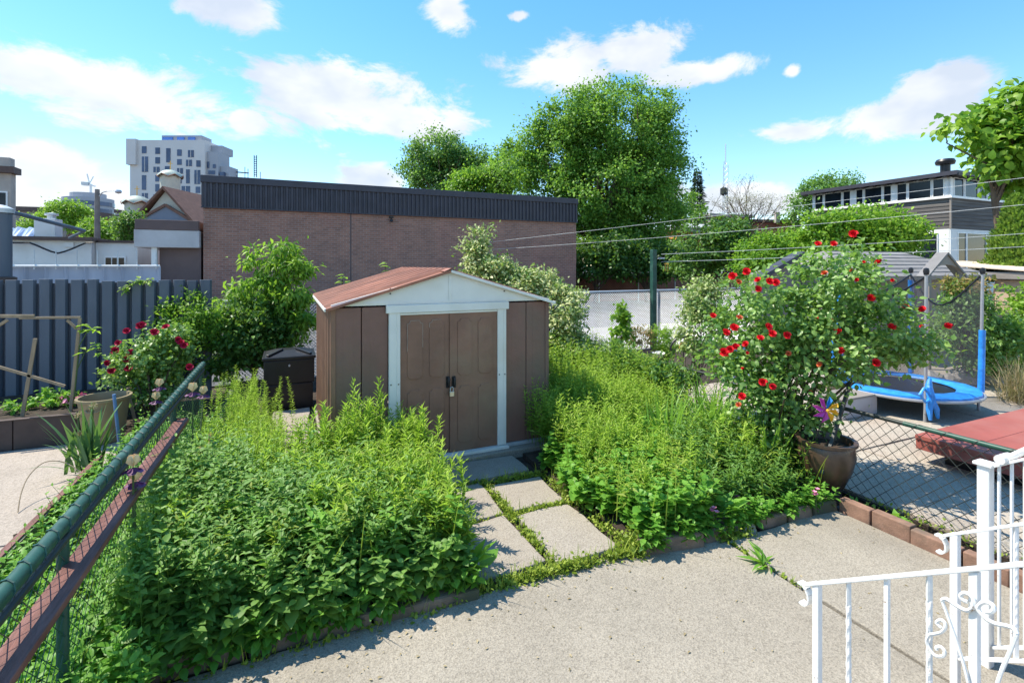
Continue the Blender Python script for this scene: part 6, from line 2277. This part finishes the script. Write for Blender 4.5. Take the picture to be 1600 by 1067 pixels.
def add_blooms(t, pts, kind, scale=1.0, orange=()):
    r = random.Random(len(pts))
    for i, p in enumerate(pts):
        me = BLOOM['rose_orange' if i in orange else kind][i % 3]
        o = bpy.data.objects.new('rose_bloom', me)
        COL.objects.link(o)
        o.parent = t
        ORG[o.name] = ORG[t.name]
        o.location = Vector(p) - ORG[t.name]
        to = (Vector((0, 0, CAM_Z)) - Vector(p)).normalized() * .7 + Vector((r.uniform(-.4, .4), r.uniform(-.4, .4), r.uniform(.2, .9)))
        o.rotation_euler = to.to_track_quat('Z', 'Y').to_euler()
        s = scale * r.uniform(.8, 1.15) * (.75 if i in orange else 1)
        o.scale = (s, s, s)


def big_rose():
    b = Vector((4.80, 3.50, .1))
    t = thing('red_rose_bush', 'large rose bush with bright red blooms beside the right fence', 'rose bush', b)
    fm = FM()
    ell = []
    for u, v, d, rx, rz in ((1305, 432, 5.25, .50, .34), (1340, 395, 5.3, .25, .2), (1200, 495, 5.4, .52, .36), (1170, 450, 5.4, .3, .16), (1385, 520, 5.15, .46, .34), (1445, 515, 5.1, .24, .18), (1185, 645, 5.2, .30, .34), (1290, 540, 5.25, .55, .40), (1225, 600, 5.2, .4, .25), (1130, 560, 5.5, .22, .2), (1225, 690, 5.0, .24, .26), (1165, 590, 5.3, .34, .24), (1250, 640, 5.1, .28, .25), (1140, 520, 5.5, .3, .22), (1330, 470, 5.2, .4, .3)):
        c = at_depth(u, v, d)
        ell.append((c.x, c.y, c.z, rx, rx, rz))
    C = crown(fm, ell, 330, 42, .14, .060, .68, OVATE, (.1, .95), 41, .15, .35, .8)
    fm.build('foliage', ['rose_leaf'], t)
    mb = MB()
    r = random.Random(2)
    for k in range(13):
        d = C[r.randrange(len(C))]
        d = Vector(d)
        s = b + Vector((r.uniform(-.10, .10), r.uniform(-.14, .14), 0))
        m1 = s.lerp(d, .3) + Vector((r.uniform(-.05, .05), r.uniform(-.05, .05), .25))
        m2 = s.lerp(d, .65) + Vector((r.uniform(-.06, .06), r.uniform(-.06, .06), .2))
        mb.tube([s, m1, m2, d], [.018, .014, .010, .004], 5)
        for q in range(5):
            e = Vector(C[r.randrange(len(C))])
            if (e - m2).length < .75:
                mb.tube([m2, m2.lerp(e, .5) + Vector((0, 0, .04)), e], [.007, .005, .003], 4, False)
    for k in range(12):
        q = b + Vector((r.uniform(-.25, .12), r.uniform(-.15, .3), 0))
        mb.tube([q, q + Vector((r.uniform(-.08, .08), r.uniform(-.08, .08), .5)), q + Vector((r.uniform(-.3, .3), r.uniform(-.3, .3), r.uniform(.9, 1.3)))], [.013, .011, .006], 5)
    mb.build('canes', 'cane', t)
    pix = [(1278, 382), (1302, 382), (1333, 366), (1373, 410), (1166, 425), (1145, 432), (1154, 441), (1184, 438), (1202, 440), (1212, 442), (1184, 452), (1114, 494), (1155, 497), (1134, 520), (1147, 513), (1200, 511), (1206, 522),
           (1229, 524), (1188, 529), (1165, 538), (1150, 542), (1141, 546), (1131, 551), (1309, 518), (1314, 549), (1361, 466), (1482, 510), (1441, 484), (1368, 567), (1192, 597), (1207, 605), (1159, 620), (1393, 512), (1281, 570), (1232, 553), (1415, 480), (1154, 633), (1288, 428)]
    pts = [at_depth(u, v, 4.78 + .04 * (i % 4) + (.12 if v < 450 else 0)) for i, (u, v) in enumerate(pix)]
    add_blooms(t, pts, 'rose_red', .76, (6, 12, 33, 34, 36, 37, 35))
    add_blooms(t, [Vector(C[k]) + Vector((0, -.05, .12)) for k in range(0, 200, 11)], 'rose_red', .38)


big_rose()


def left_roses():
    b = Vector((-1.72, 8.35, .05))
    t = thing('dark_red_rose_bush', 'dark red rose bush behind the tan tub', 'rose bush', b)
    fm = FM()
    ell = []
    for u, v, d, rx, rz in ((235, 560, 7.2, .42, .34), (262, 545, 7.3, .32, .35), (195, 580, 7.2, .26, .26), (250, 610, 7.2, .36, .3)):
        c = at_depth(u, v, d)
        ell.append((c.x, c.y, c.z, rx, rx, rz))
    C = crown(fm, ell, 120, 48, .13, .062, .68, OVATE, (.1, .95), 43, .1, .35)
    fm.build('foliage', ['rose_leaf'], t)
    mb = MB()
    for k in range(12):
        mb.tube([b, b.lerp(Vector(C[k]), .5) + Vector((0, 0, .15)), C[k]], [.014, .01, .004], 5)
    mb.build('canes', 'cane', t)
    pix = [(198, 518), (218, 510), (185, 536), (241, 520), (259, 512), (283, 535), (205, 552), (199, 562), (201, 576), (167, 568), (180, 548), (174, 580), (222, 508), (278, 531), (288, 540), (296, 574)]
    add_blooms(t, [at_depth(u, v, 6.85) for u, v in pix], 'rose_dark', .95)


left_roses()


def shrubs():
    # green bush at the end of the blue fence
    c = at_depth(300, 505, 8.3)
    tree('green_bush', 'rounded bright green bush at the end of the blue fence', (c.x, c.y, 0), .5, [(c.x, c.y, 1.30, .42, .42, .40), (c.x - .1, c.y, .9, .35, .35, .4)], 90, 70, .14, .075, 'bright_leaf', .04, 51, 14, 'bush', tp=LANCE, W=.4, tone=(.0, .8))
    # dark dense shrub left of the compost bin
    c = at_depth(395, 520, 9.2)
    tree('dark_shrub', 'dark dense shrub between the blue fence and the compost bin', (c.x, c.y, 0), .4, [(c.x, c.y, .95, .7, .5, .65), (c.x - .45, c.y - .3, .7, .4, .4, .5), (c.x + .5, c.y + .2, 1.0, .35, .4, .5)], 170, 60, .17, .085, 'dark_leaf', .05, 52, 18, 'bush', tp=OVATE, W=.6, tone=(.05, .9))
    # young tree with drooping bright leaves
    b = at_depth(440, 520, 9.6)
    ell = []
    for u, v, rx, rz in ((440, 390, .22, .24), (455, 420, .3, .2), (425, 430, .36, .25), (400, 405, .2, .12), (480, 425, .22, .14), (390, 450, .32, .2), (450, 465, .42, .28), (365, 470, .25, .16), (470, 500, .3, .25), (405, 500, .35, .25)):
        c = at_depth(u, v, 9.4)
        ell.append((c.x, c.y, c.z, rx, rx, rz))
    tree('young_tree', 'young tree with bright drooping leaves before the brick wall', (b.x, b.y, 0), 1.2, ell, 120, 34, .14, .14, 'bright_leaf', .04, 53, 24, tp=LANCE, W=.36, tone=(.1, .95), droop=.8, shell=.2)
    # big leaved seedling tops behind the shed
    for (u, v, s, lb) in ((535, 437, .16, 'yellow green broad leaf top peeping over the shed roof'), (602, 416, .12, 'small leaf top showing above the shed ridge')):
        p = at_depth(u, v, 8.9)
        t = thing('sapling', lb, 'plant', (p.x, p.y, 0))
        fm = FM()
        n = 9
        az = rng.uniform(0, 6.28, n)
        D = np.column_stack([np.cos(az), np.sin(az), rng.uniform(-.3, .4, n)])
        fm.leaves(OVATE, np.tile(p, (n, 1)) + rng.normal(0, .05, (n, 3)), D, np.tile([0, 0, 1.0], (n, 1)), s * rng.uniform(.8, 1.2, n), .6, rng.uniform(.6, 1, n))
        fm.build('leaves', ['bright_leaf'], t)
        MB().tube([(p.x, p.y, 0), p], [.02, .008], 5).build('stem', 'bark', t)
    # variegated euonymus behind the shed
    ell = []
    for u, v, d, rx, rz in ((745, 400, 8.9, .26, .34), (738, 375, 8.9, .12, .18), (757, 372, 8.9, .12, .16), (775, 425, 8.8, .4, .3), (830, 445, 8.6, .5, .26), (850, 432, 8.6, .16, .14), (885, 480, 8.2, .34, .34), (893, 545, 8.0, .30, .4), (790, 470, 8.6, .5, .4)):
        c = at_depth(u, v, d)
        ell.append((c.x, c.y, c.z, rx, rx, rz))
    b = at_depth(830, 560, 8.5)
    tree('variegated_shrub', 'tall cream and green variegated shrub behind the shed', (b.x, b.y, 0), .9, ell, 300, 70, .13, .065, 'varieg', .06, 54, 30, 'bush', tp=OVATE, W=.6, tone=(.0, 1.0), shell=.4)
    c = at_depth(888, 585, 7.8)
    tree('glossy_shrub', 'dark glossy leaved shrub beside the right shed wall', (c.x, c.y, 0), .3, [(c.x, c.y, .55, .34, .4, .42), (c.x + .1, c.y + .3, .35, .35, .4, .35)], 80, 50, .15, .10, 'dark_leaf', .03, 55, 14, 'bush', tp=LANCE, W=.38, tone=(.1, .85))
    c = at_depth(970, 520, 10.0)
    tree('climbing_vine', 'thin green vine climbing a wire by the galvanised fence', (c.x, c.y, 0), .8, [(c.x, c.y, .9, .16, .16, .5), (c.x, c.y, 1.25, .12, .12, .2)], 26, 40, .1, .085, 'bright_leaf', .012, 56, 10, 'vine', tp=OVATE, W=.7)
    c = at_depth(1090, 510, 7.4)
    tree('pale_shrub', 'pale grey green shrub left of the red rose', (c.x, c.y, 0), .5, [(c.x, c.y, 1.25, .3, .3, .45), (c.x + .15, c.y, 1.65, .28, .28, .3), (c.x + .3, c.y + .1, 1.85, .3, .25, .2)], 90, 50, .13, .06, 'varieg', .02, 57, 16, 'bush', tp=OVATE, W=.55, tone=(.0, .65))
    c = at_depth(1000, 528, 10.2)
    tree('pink_spike_plant', 'plant with reddish flower spikes beside the green post', (c.x, c.y, 0), .3, [(c.x, c.y, .75, .3, .25, .2)], 24, 40, .1, .06, 'photinia', .012, 58, 12, 'plant', tp=LANCE, W=.4, tone=(.4, 1.0))
    c = at_depth(1032, 520, 10.3)
    tree('yellow_green_shrub', 'small yellow green shrub right of the green post', (c.x, c.y, 0), .3, [(c.x, c.y, .7, .25, .25, .35), (c.x + .2, c.y, .5, .25, .25, .3)], 36, 46, .12, .07, 'bright_leaf', .02, 59, 12, 'bush', tp=LANCE, W=.4, tone=(.3, 1.0))
    # bush behind the trampoline with bronze tips
    c = at_depth(1512, 530, 9.2)
    t = tree('bronze_tipped_bush', 'leafy bush with bronze tips behind the trampoline', (c.x, c.y, 0), .5, [(c.x, c.y, 1.0, .5, .5, .75), (c.x + .55, c.y - .35, .7, .45, .45, .55), (c.x - .1, c.y, 1.5, .3, .3, .3)], 170, 55, .15, .085, 'rose_leaf', .04, 60, 20, 'bush', tp=OVATE, W=.5, tone=(.05, .9))
    fm = FM()
    crown(fm, [(c.x - .1, c.y, 1.85, .35, .35, .18), (c.x + .2, c.y, 1.75, .25, .25, .15)], 26, 30, .11, .10, .42, LANCE, (.2, 1.0), 61, -.2)
    fm.build('bronze_tips', ['photinia'], t)['kind'] = 'stuff'
    c = at_depth(1598, 580, 8.0)
    t = thing('dry_shrub', 'dry straw coloured shrub at the right edge', 'bush', (c.x, c.y, 0))
    fm = FM()
    n = 500
    P = np.column_stack([rng.normal(c.x, .12, n), rng.normal(c.y, .12, n), np.full(n, .02)])
    fm.straps(P, rng.uniform(0, 6.28, n), rng.uniform(.4, .8, n), .008, rng.uniform(.7, 1.5, n), rng.uniform(0, 1, n), 5)
    fm.build('dry_stems', ['drygrass'], t)
    c = at_depth(1598, 470, 9.6)
    tree('edge_shrub', 'bright green shrub before the tan pillar at the right edge', (c.x + .15, c.y, 0), .5, [(c.x + .25, c.y, 1.3, .35, .35, .7), (c.x + .1, c.y, .6, .3, .3, .45)], 70, 50, .15, .09, 'bright_leaf', .03, 62, 14, 'bush', tp=OVATE, W=.55)
    # plants in the brown planter
    for u, v, lb, mt in ((62, 640, 'small leafy plant in the brown planter beside the upright stick', 'cover'), (20, 648, 'low seedling at the left of the brown planter', 'cover'), (95, 640, 'pink flowering plant at the right end of the brown planter', 'petal_pink')):
        p = on_z(u, v, .29)
        t = thing('planter_plant', lb, 'plant', (p.x, p.y + .15, .29))
        fm = FM()
        crown(fm, [(p.x, p.y + .15, .40, .16, .14, .10)], 14, 14, .05, .06, .6, OVATE, (.2, .9), int(u))
        fm.build('leaves', ['cover'], t)
        if mt != 'cover':
            f = FM()
            crown(f, [(p.x + .1, p.y + .1, .42, .16, .1, .05)], 10, 10, .04, .045, .9, PETAL, (.2, .9), 9)
            f.build('petals', ['petal_pink'], t)
    # shoot with pale leaves beside the trellis
    p0 = on_y(118, 560, 8.3)
    t = thing('trellis_shoot', 'leafy shoot climbing off the right trellis stick', 'plant', (p0.x, 8.3, .3))
    fm = FM()
    for u, v, n, s in ((132, 508, 5, .10), (145, 515, 6, .10), (128, 517, 4, .09), (150, 537, 5, .10), (137, 548, 3, .12), (160, 550, 4, .10)):
        p = on_y(u, v, 8.3)
        az = rng.uniform(0, 6.28, n)
        D = np.column_stack([np.cos(az), np.sin(az), rng.uniform(-.5, .3, n)])
        fm.leaves(LANCE, np.tile(p, (n, 1)) + rng.normal(0, .02, (n, 3)), D, np.tile([0, 0, 1.0], (n, 1)), s * 1.2, .45, rng.uniform(.5, 1, n))
    fm.build('leaves', ['bright_leaf'], t)
    MB().tube([on_y(116, 620, 8.3), on_y(124, 540, 8.3), on_y(140, 512, 8.3)], [.01, .008, .004], 5).build('stem', 'stem', t)
    MB().tube([on_y(119, 580, 8.3), on_y(135, 546, 8.3), on_y(158, 548, 8.3)], [.008, .006, .004], 5).build('stem', 'stem', t)
    # vine over the blue fence
    p = on_y(215, 443, 9.7)
    t = thing('fence_vine', 'pale vine tip trailing over the blue fence top', 'vine', (p.x, 9.7, 1.7))
    fm = FM()
    n = 60
    f = rng.uniform(0, 1, n)
    P = np.array([on_y(188 + 50 * q, 452 - 18 * q + 5 * math.sin(q * 9), 9.66) for q in f]) + rng.normal(0, .02, (n, 3))
    fm.leaves(OVATE, P, rng.normal(0, 1, (n, 3)), np.tile([0, -.3, 1.0], (n, 1)), rng.uniform(.04, .1, n), .55, rng.uniform(.4, 1, n))
    fm.build('leaves', ['bright_leaf'], t)
    MB().tube([on_y(184, 455, 9.68), on_y(210, 444, 9.66), on_y(238, 436, 9.66)], .008, 5).build('stem', 'stem', t)


shrubs()


# --- trees
def E_(u, v, t, rx, rz, ry=None):
    c = at_depth(u, v, t)
    return (c.x, c.y, c.z, rx, ry or rx, rz)


def trees():
    t0 = 33
    ell = [E_(960, 215, t0, 3.6, 2.9), E_(1010, 165, t0, 1.9, 1.3), E_(900, 195, t0, 2.6, 1.7), E_(1015, 250, t0, 2.5, 3.0), E_(870, 235, t0, 2.3, 2.2), E_(950, 300, t0, 4.2, 2.6), E_(1010, 330, t0, 2.6, 2.2), E_(920, 370, t0, 2.6, 2.0), E_(990, 390, t0, 3.0, 1.8), E_(815, 265, t0 + 1, 1.9, 1.8), E_(1045, 320, t0, 1.3, 1.2), E_(835, 225, t0, 1.7, 1.5), E_(930, 160, t0, 1.6, 1.0), E_(1035, 200, t0, 1.2, 1.3), E_(860, 300, t0, 2.0, 1.6)]
    for u, v in ((1002, 138), (985, 150), (1025, 158), (955, 148), (930, 140), (905, 165), (880, 158), (855, 182), (835, 186), (815, 208), (798, 222), (792, 248), (1045, 180), (1056, 215), (1062, 260), (1068, 300), (1040, 165), (970, 140)):
        ell.append(E_(u, v, t0 + random.uniform(-2, 1), .55, .8))
    b = at_depth(950, 415, t0)
    tree('maple_tree', 'huge leafy maple towering beside the brick building', (b.x, b.y, 0), 4.5, ell, 820, 140, .60, .20, 'tree_leaf', .5, 71, 60, tone=(.0, 1.0), shell=.5)
    t0 = 46
    b = at_depth(690, 415, t0)
    tree('rounded_tree', 'rounded dark green tree behind the flat roof, left of the maple', (b.x, b.y, 0), 6, [E_(690, 240, t0, 2.9, 1.7), E_(660, 265, t0, 2.2, 1.4), E_(725, 255, t0, 2.4, 1.5), E_(690, 290, t0, 3.2, 1.2), E_(745, 270, t0, 1.6, 1.2)], 190, 110, .75, .26, 'tree_leaf2', .4, 72, 40, tone=(.0, .9), shell=.55)
    t0 = 39
    b = at_depth(770, 415, t0)
    tree('light_green_tree', 'light green tree between the rounded tree and the maple', (b.x, b.y, 0), 5, [E_(760, 285, t0, 2.2, 1.4), E_(800, 260, t0, 1.5, 1.4), E_(735, 290, t0, 1.5, .9)], 110, 110, .6, .24, 'bright_leaf', .3, 73, 26, tone=(.0, .7))
    # conifer
    t0 = 58
    b = at_depth(1090, 415, t0)
    t = thing('conifer', 'slim dark conifer right of the big maple', 'tree', (b.x, b.y, 0))
    zt = at_depth(1090, 268, t0).z
    fm = FM()
    n = 2600
    f = rng.uniform(0, 1, n) ** .8
    az = rng.uniform(0, 6.28, n)
    tier = .75 + .25 * np.sin(f * 60)
    r = (f * 2.1 + .1) * tier * rng.uniform(.2, 1, n)
    P = np.column_stack([b.x + r * np.cos(az), b.y + r * np.sin(az), zt - f * 8 - r * .15])
    fm.leaves(DIAM, P, np.column_stack([np.cos(az), np.sin(az), np.full(n, -.1)]), np.tile([0, 0, 1.0], (n, 1)) + rng.normal(0, .3, (n, 3)), .5, .5, rng.uniform(0, 1, n))
    fm.build('crown', ['conifer'], t)
    MB().tube([(b.x, b.y, 0), (b.x, b.y, zt)], [.3, .03], 7).build('trunk', 'bark', t)
    # budding bare tree
    t0 = 46
    b = at_depth(1180, 415, t0)
    t = thing('budding_tree', 'bare spreading tree with pale buds behind the hedges', 'tree', (b.x, b.y, 0))
    mb = MB()
    fm = FM()
    r = random.Random(6)
    root = Vector((b.x, b.y, 0))

    def grow(p, d, L, rad, lv):
        q = p + d * L
        mb.tube([p, p.lerp(q, .5) + Vector((r.uniform(-1, 1), r.uniform(-1, 1), 0)) * L * .05, q], [rad, rad * .8, rad * .62], 5 if lv < 3 else 3, False)
        if lv >= 6:
            fm_pts.append(q)
            return
        for k in range(3 if lv < 4 else 2):
            nd = (d + Vector((r.gauss(0, .5), r.gauss(0, .5), r.gauss(.12, .22)))).normalized()
            nd.z = max(nd.z, .05 if lv > 2 else .25)
            grow(q, nd.normalized(), L * r.uniform(.66, .84), rad * .6, lv + 1)
    fm_pts = []
    grow(root, Vector((0, 0, 1)), 2.9, .2, 0)
    P = np.array([tuple(p) for p in fm_pts])
    P = np.repeat(P, 8, 0) + rng.normal(0, .22, (len(P) * 8, 3))
    fm.leaves(DIAM, P, rng.normal(0, 1, P.shape), np.tile([0, 0, 1.0], (len(P), 1)), .13, .5, rng.uniform(0, 1, len(P)))
    fm.build('crown', ['twig'], t)
    mb.build('trunk', 'bark', t)
    # hedges and bushes on the right
    spots = [('dark_hedge', 'dark hedge bush right of the green post', 1110, 23, [(1105, 385, 1.5, 1.2), (1140, 375, 1.3, 1.1), (1085, 412, 1.0, .6), (1160, 400, 1.3, 1.0)], 190, 'dark_leaf', .16, (.0, .7)),
             ('sunlit_bush', 'sunlit bush left of the garden house', 1205, 20, [(1195, 400, 1.0, .8), (1230, 385, .9, .7), (1180, 415, .8, .6), (1235, 410, .9, .6)], 130, 'bright_leaf', .14, (.0, .6)),
             ('fruit_tree', 'yellow green fruit tree before the wooden house', 1350, 18, [(1330, 365, 1.3, .75), (1390, 365, 1.0, .75), (1290, 355, .8, .5), (1430, 375, .55, .6), (1360, 345, .8, .4), (1340, 395, 1.2, .5), (1270, 385, .8, .6)], 230, 'bright_leaf', .14, (.0, .85)),
             ('shade_tree', 'green tree behind the left end of the wooden house', 1290, 48, [(1290, 300, 2.0, 1.5), (1320, 285, 1.3, .9), (1260, 320, 1.6, 1.5), (1240, 340, 1.2, .9)], 110, 'tree_leaf2', .26, (.2, 1.0)),
             ('maple_side_branch', 'loose leafy tree between the maple and the orange house', 1080, 36, [(1085, 318, .9, .6), (1098, 330, .6, .35), (1050, 325, 1.0, .9), (1035, 400, 1.2, 1.2)], 90, 'tree_leaf', .19, (.1, .95)),
             ('yellow_green_tree', 'bright yellow green tree far behind the white building', 95, 58, [(85, 335, 1.6, 1.1), (110, 332, 1.5, 1.0), (60, 350, 1.3, .8), (120, 352, 1.2, .7), (45, 348, .9, .6)], 90, 'bright_leaf', .28, (.2, 1.0)),
             ('dark_church_tree', 'dark green tree left of the church canopy', 208, 32, [(206, 350, .85, .8), (212, 385, .7, .9), (222, 405, .8, .6), (195, 365, .5, .5)], 90, 'dark_leaf', .17, (.1, .9)),
             ('low_green_tree', 'low yellow green tree beside the street lamp pole', 165, 40, [(168, 362, 1.3, .6), (150, 355, 1.0, .8), (185, 368, .9, .5)], 60, 'bright_leaf', .2, (.1, .9))]
    for i, (nm, lb, u, t0, es, nc, mt, L, tn) in enumerate(spots):
        b = at_depth(u, 415, t0)
        tree(nm, lb, (b.x, b.y, 0), min(2.2, at_depth(es[0][0], es[0][1], t0).z * .5), [E_(a, c, t0, rx, rz) for a, c, rx, rz in es], nc, 75, L * 2.3, L, mt, .14, 80 + i, 22, tone=tn, tp=DIAM if t0 > 22 else OVATE, W=.8 if t0 > 22 else .6)
    # shrubs under the maple; the shade there is put into dark leaf tones
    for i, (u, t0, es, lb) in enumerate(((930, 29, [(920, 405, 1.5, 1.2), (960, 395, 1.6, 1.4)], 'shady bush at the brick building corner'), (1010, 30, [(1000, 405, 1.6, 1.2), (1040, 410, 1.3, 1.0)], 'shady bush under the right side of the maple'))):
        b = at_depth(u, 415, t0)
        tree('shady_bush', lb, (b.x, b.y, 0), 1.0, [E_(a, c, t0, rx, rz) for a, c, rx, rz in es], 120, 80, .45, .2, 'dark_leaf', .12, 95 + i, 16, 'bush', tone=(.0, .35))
    # cedar on the right
    t0 = 15.5
    b = at_depth(1590, 415, t0)
    t = thing('cedar', 'pointed green cedar before the wooden house', 'tree', (b.x, b.y, 0))
    zt = at_depth(1578, 306, t0).z
    fm = FM()
    n = 9000
    f = rng.uniform(0, 1, n) ** .7
    az = rng.uniform(0, 6.28, n)
    lump = .8 + .22 * np.sin(az * 3 + f * 23) * np.sin(f * 40 + az * 2)
    r = (f ** .8 * 1.1 + .03) * lump * rng.uniform(.55, 1.0, n)
    P = np.column_stack([b.x - .15 + r * np.cos(az), b.y + r * np.sin(az), zt - f * 2.7])
    fm.leaves(DIAM, P, np.column_stack([np.cos(az) * .5, np.sin(az) * .5, np.full(n, .8)]) + rng.normal(0, .3, (n, 3)), np.column_stack([np.cos(az), np.sin(az), np.full(n, .3)]), .14, .5, np.clip(.5 + rng.normal(0, .3, n), 0, 1))
    fm.build('crown', ['cedar'], t)
    MB().tube([(b.x - .15, b.y, 0), (b.x - .15, b.y, zt - .2)], [.1, .02], 7).build('trunk', 'bark', t)
    # big leaved tree at the upper right
    t0 = 17.5
    b = at_depth(1552, 470, t0)
    ell = [E_(1590, 235, t0, 1.14, 0.99), E_(1570, 190, t0, 0.84, 0.68), E_(1545, 205, t0, 0.68, 0.53), E_(1500, 195, t0, 0.49, 0.21), E_(1478, 190, t0, 0.27, 0.15), E_(1560, 270, t0, 0.76, 0.46), E_(1600, 155, t0, 0.76, 0.61), E_(1640, 210, t0, 1.37, 1.37), E_(1530, 180, t0, 0.30, 0.21), E_(1610, 285, t0, 0.76, 0.46)]
    t = tree('broad_leaf_tree', 'large leaved bright green tree at the upper right edge', (b.x, b.y, 0), at_depth(1562, 300, t0).z, ell, 190, 30, .44, .29, 'bright_leaf', .14, 111, 16, lo=.75, tp=OVATE, W=.78, tone=(.1, .95), droop=.7, shell=.35)


trees()


def litter():
    fm = FM()
    n = 420
    P = np.column_stack([rng.uniform(-.8, 4.45, n), rng.uniform(.4, 3.1, n), np.full(n, .006)])
    near = rng.uniform(0, 1, n) < .6
    P[near, 1] = 3.08 - np.abs(rng.normal(0, .22, near.sum()))
    fm.leaves(OVATE, P, np.column_stack([rng.normal(0, 1, (n, 2)), rng.uniform(-.05, .15, n)]), np.tile([0, 0, 1.0], (n, 1)) + rng.normal(0, .2, (n, 3)), rng.uniform(.006, .028, n), .5, rng.uniform(0, 1, n))
    stuff(fm, 'leaf_litter', 'tiny dry leaf bits scattered on the patio concrete', 'litter', ['drygrass'], (2, 2, 0))


litter()
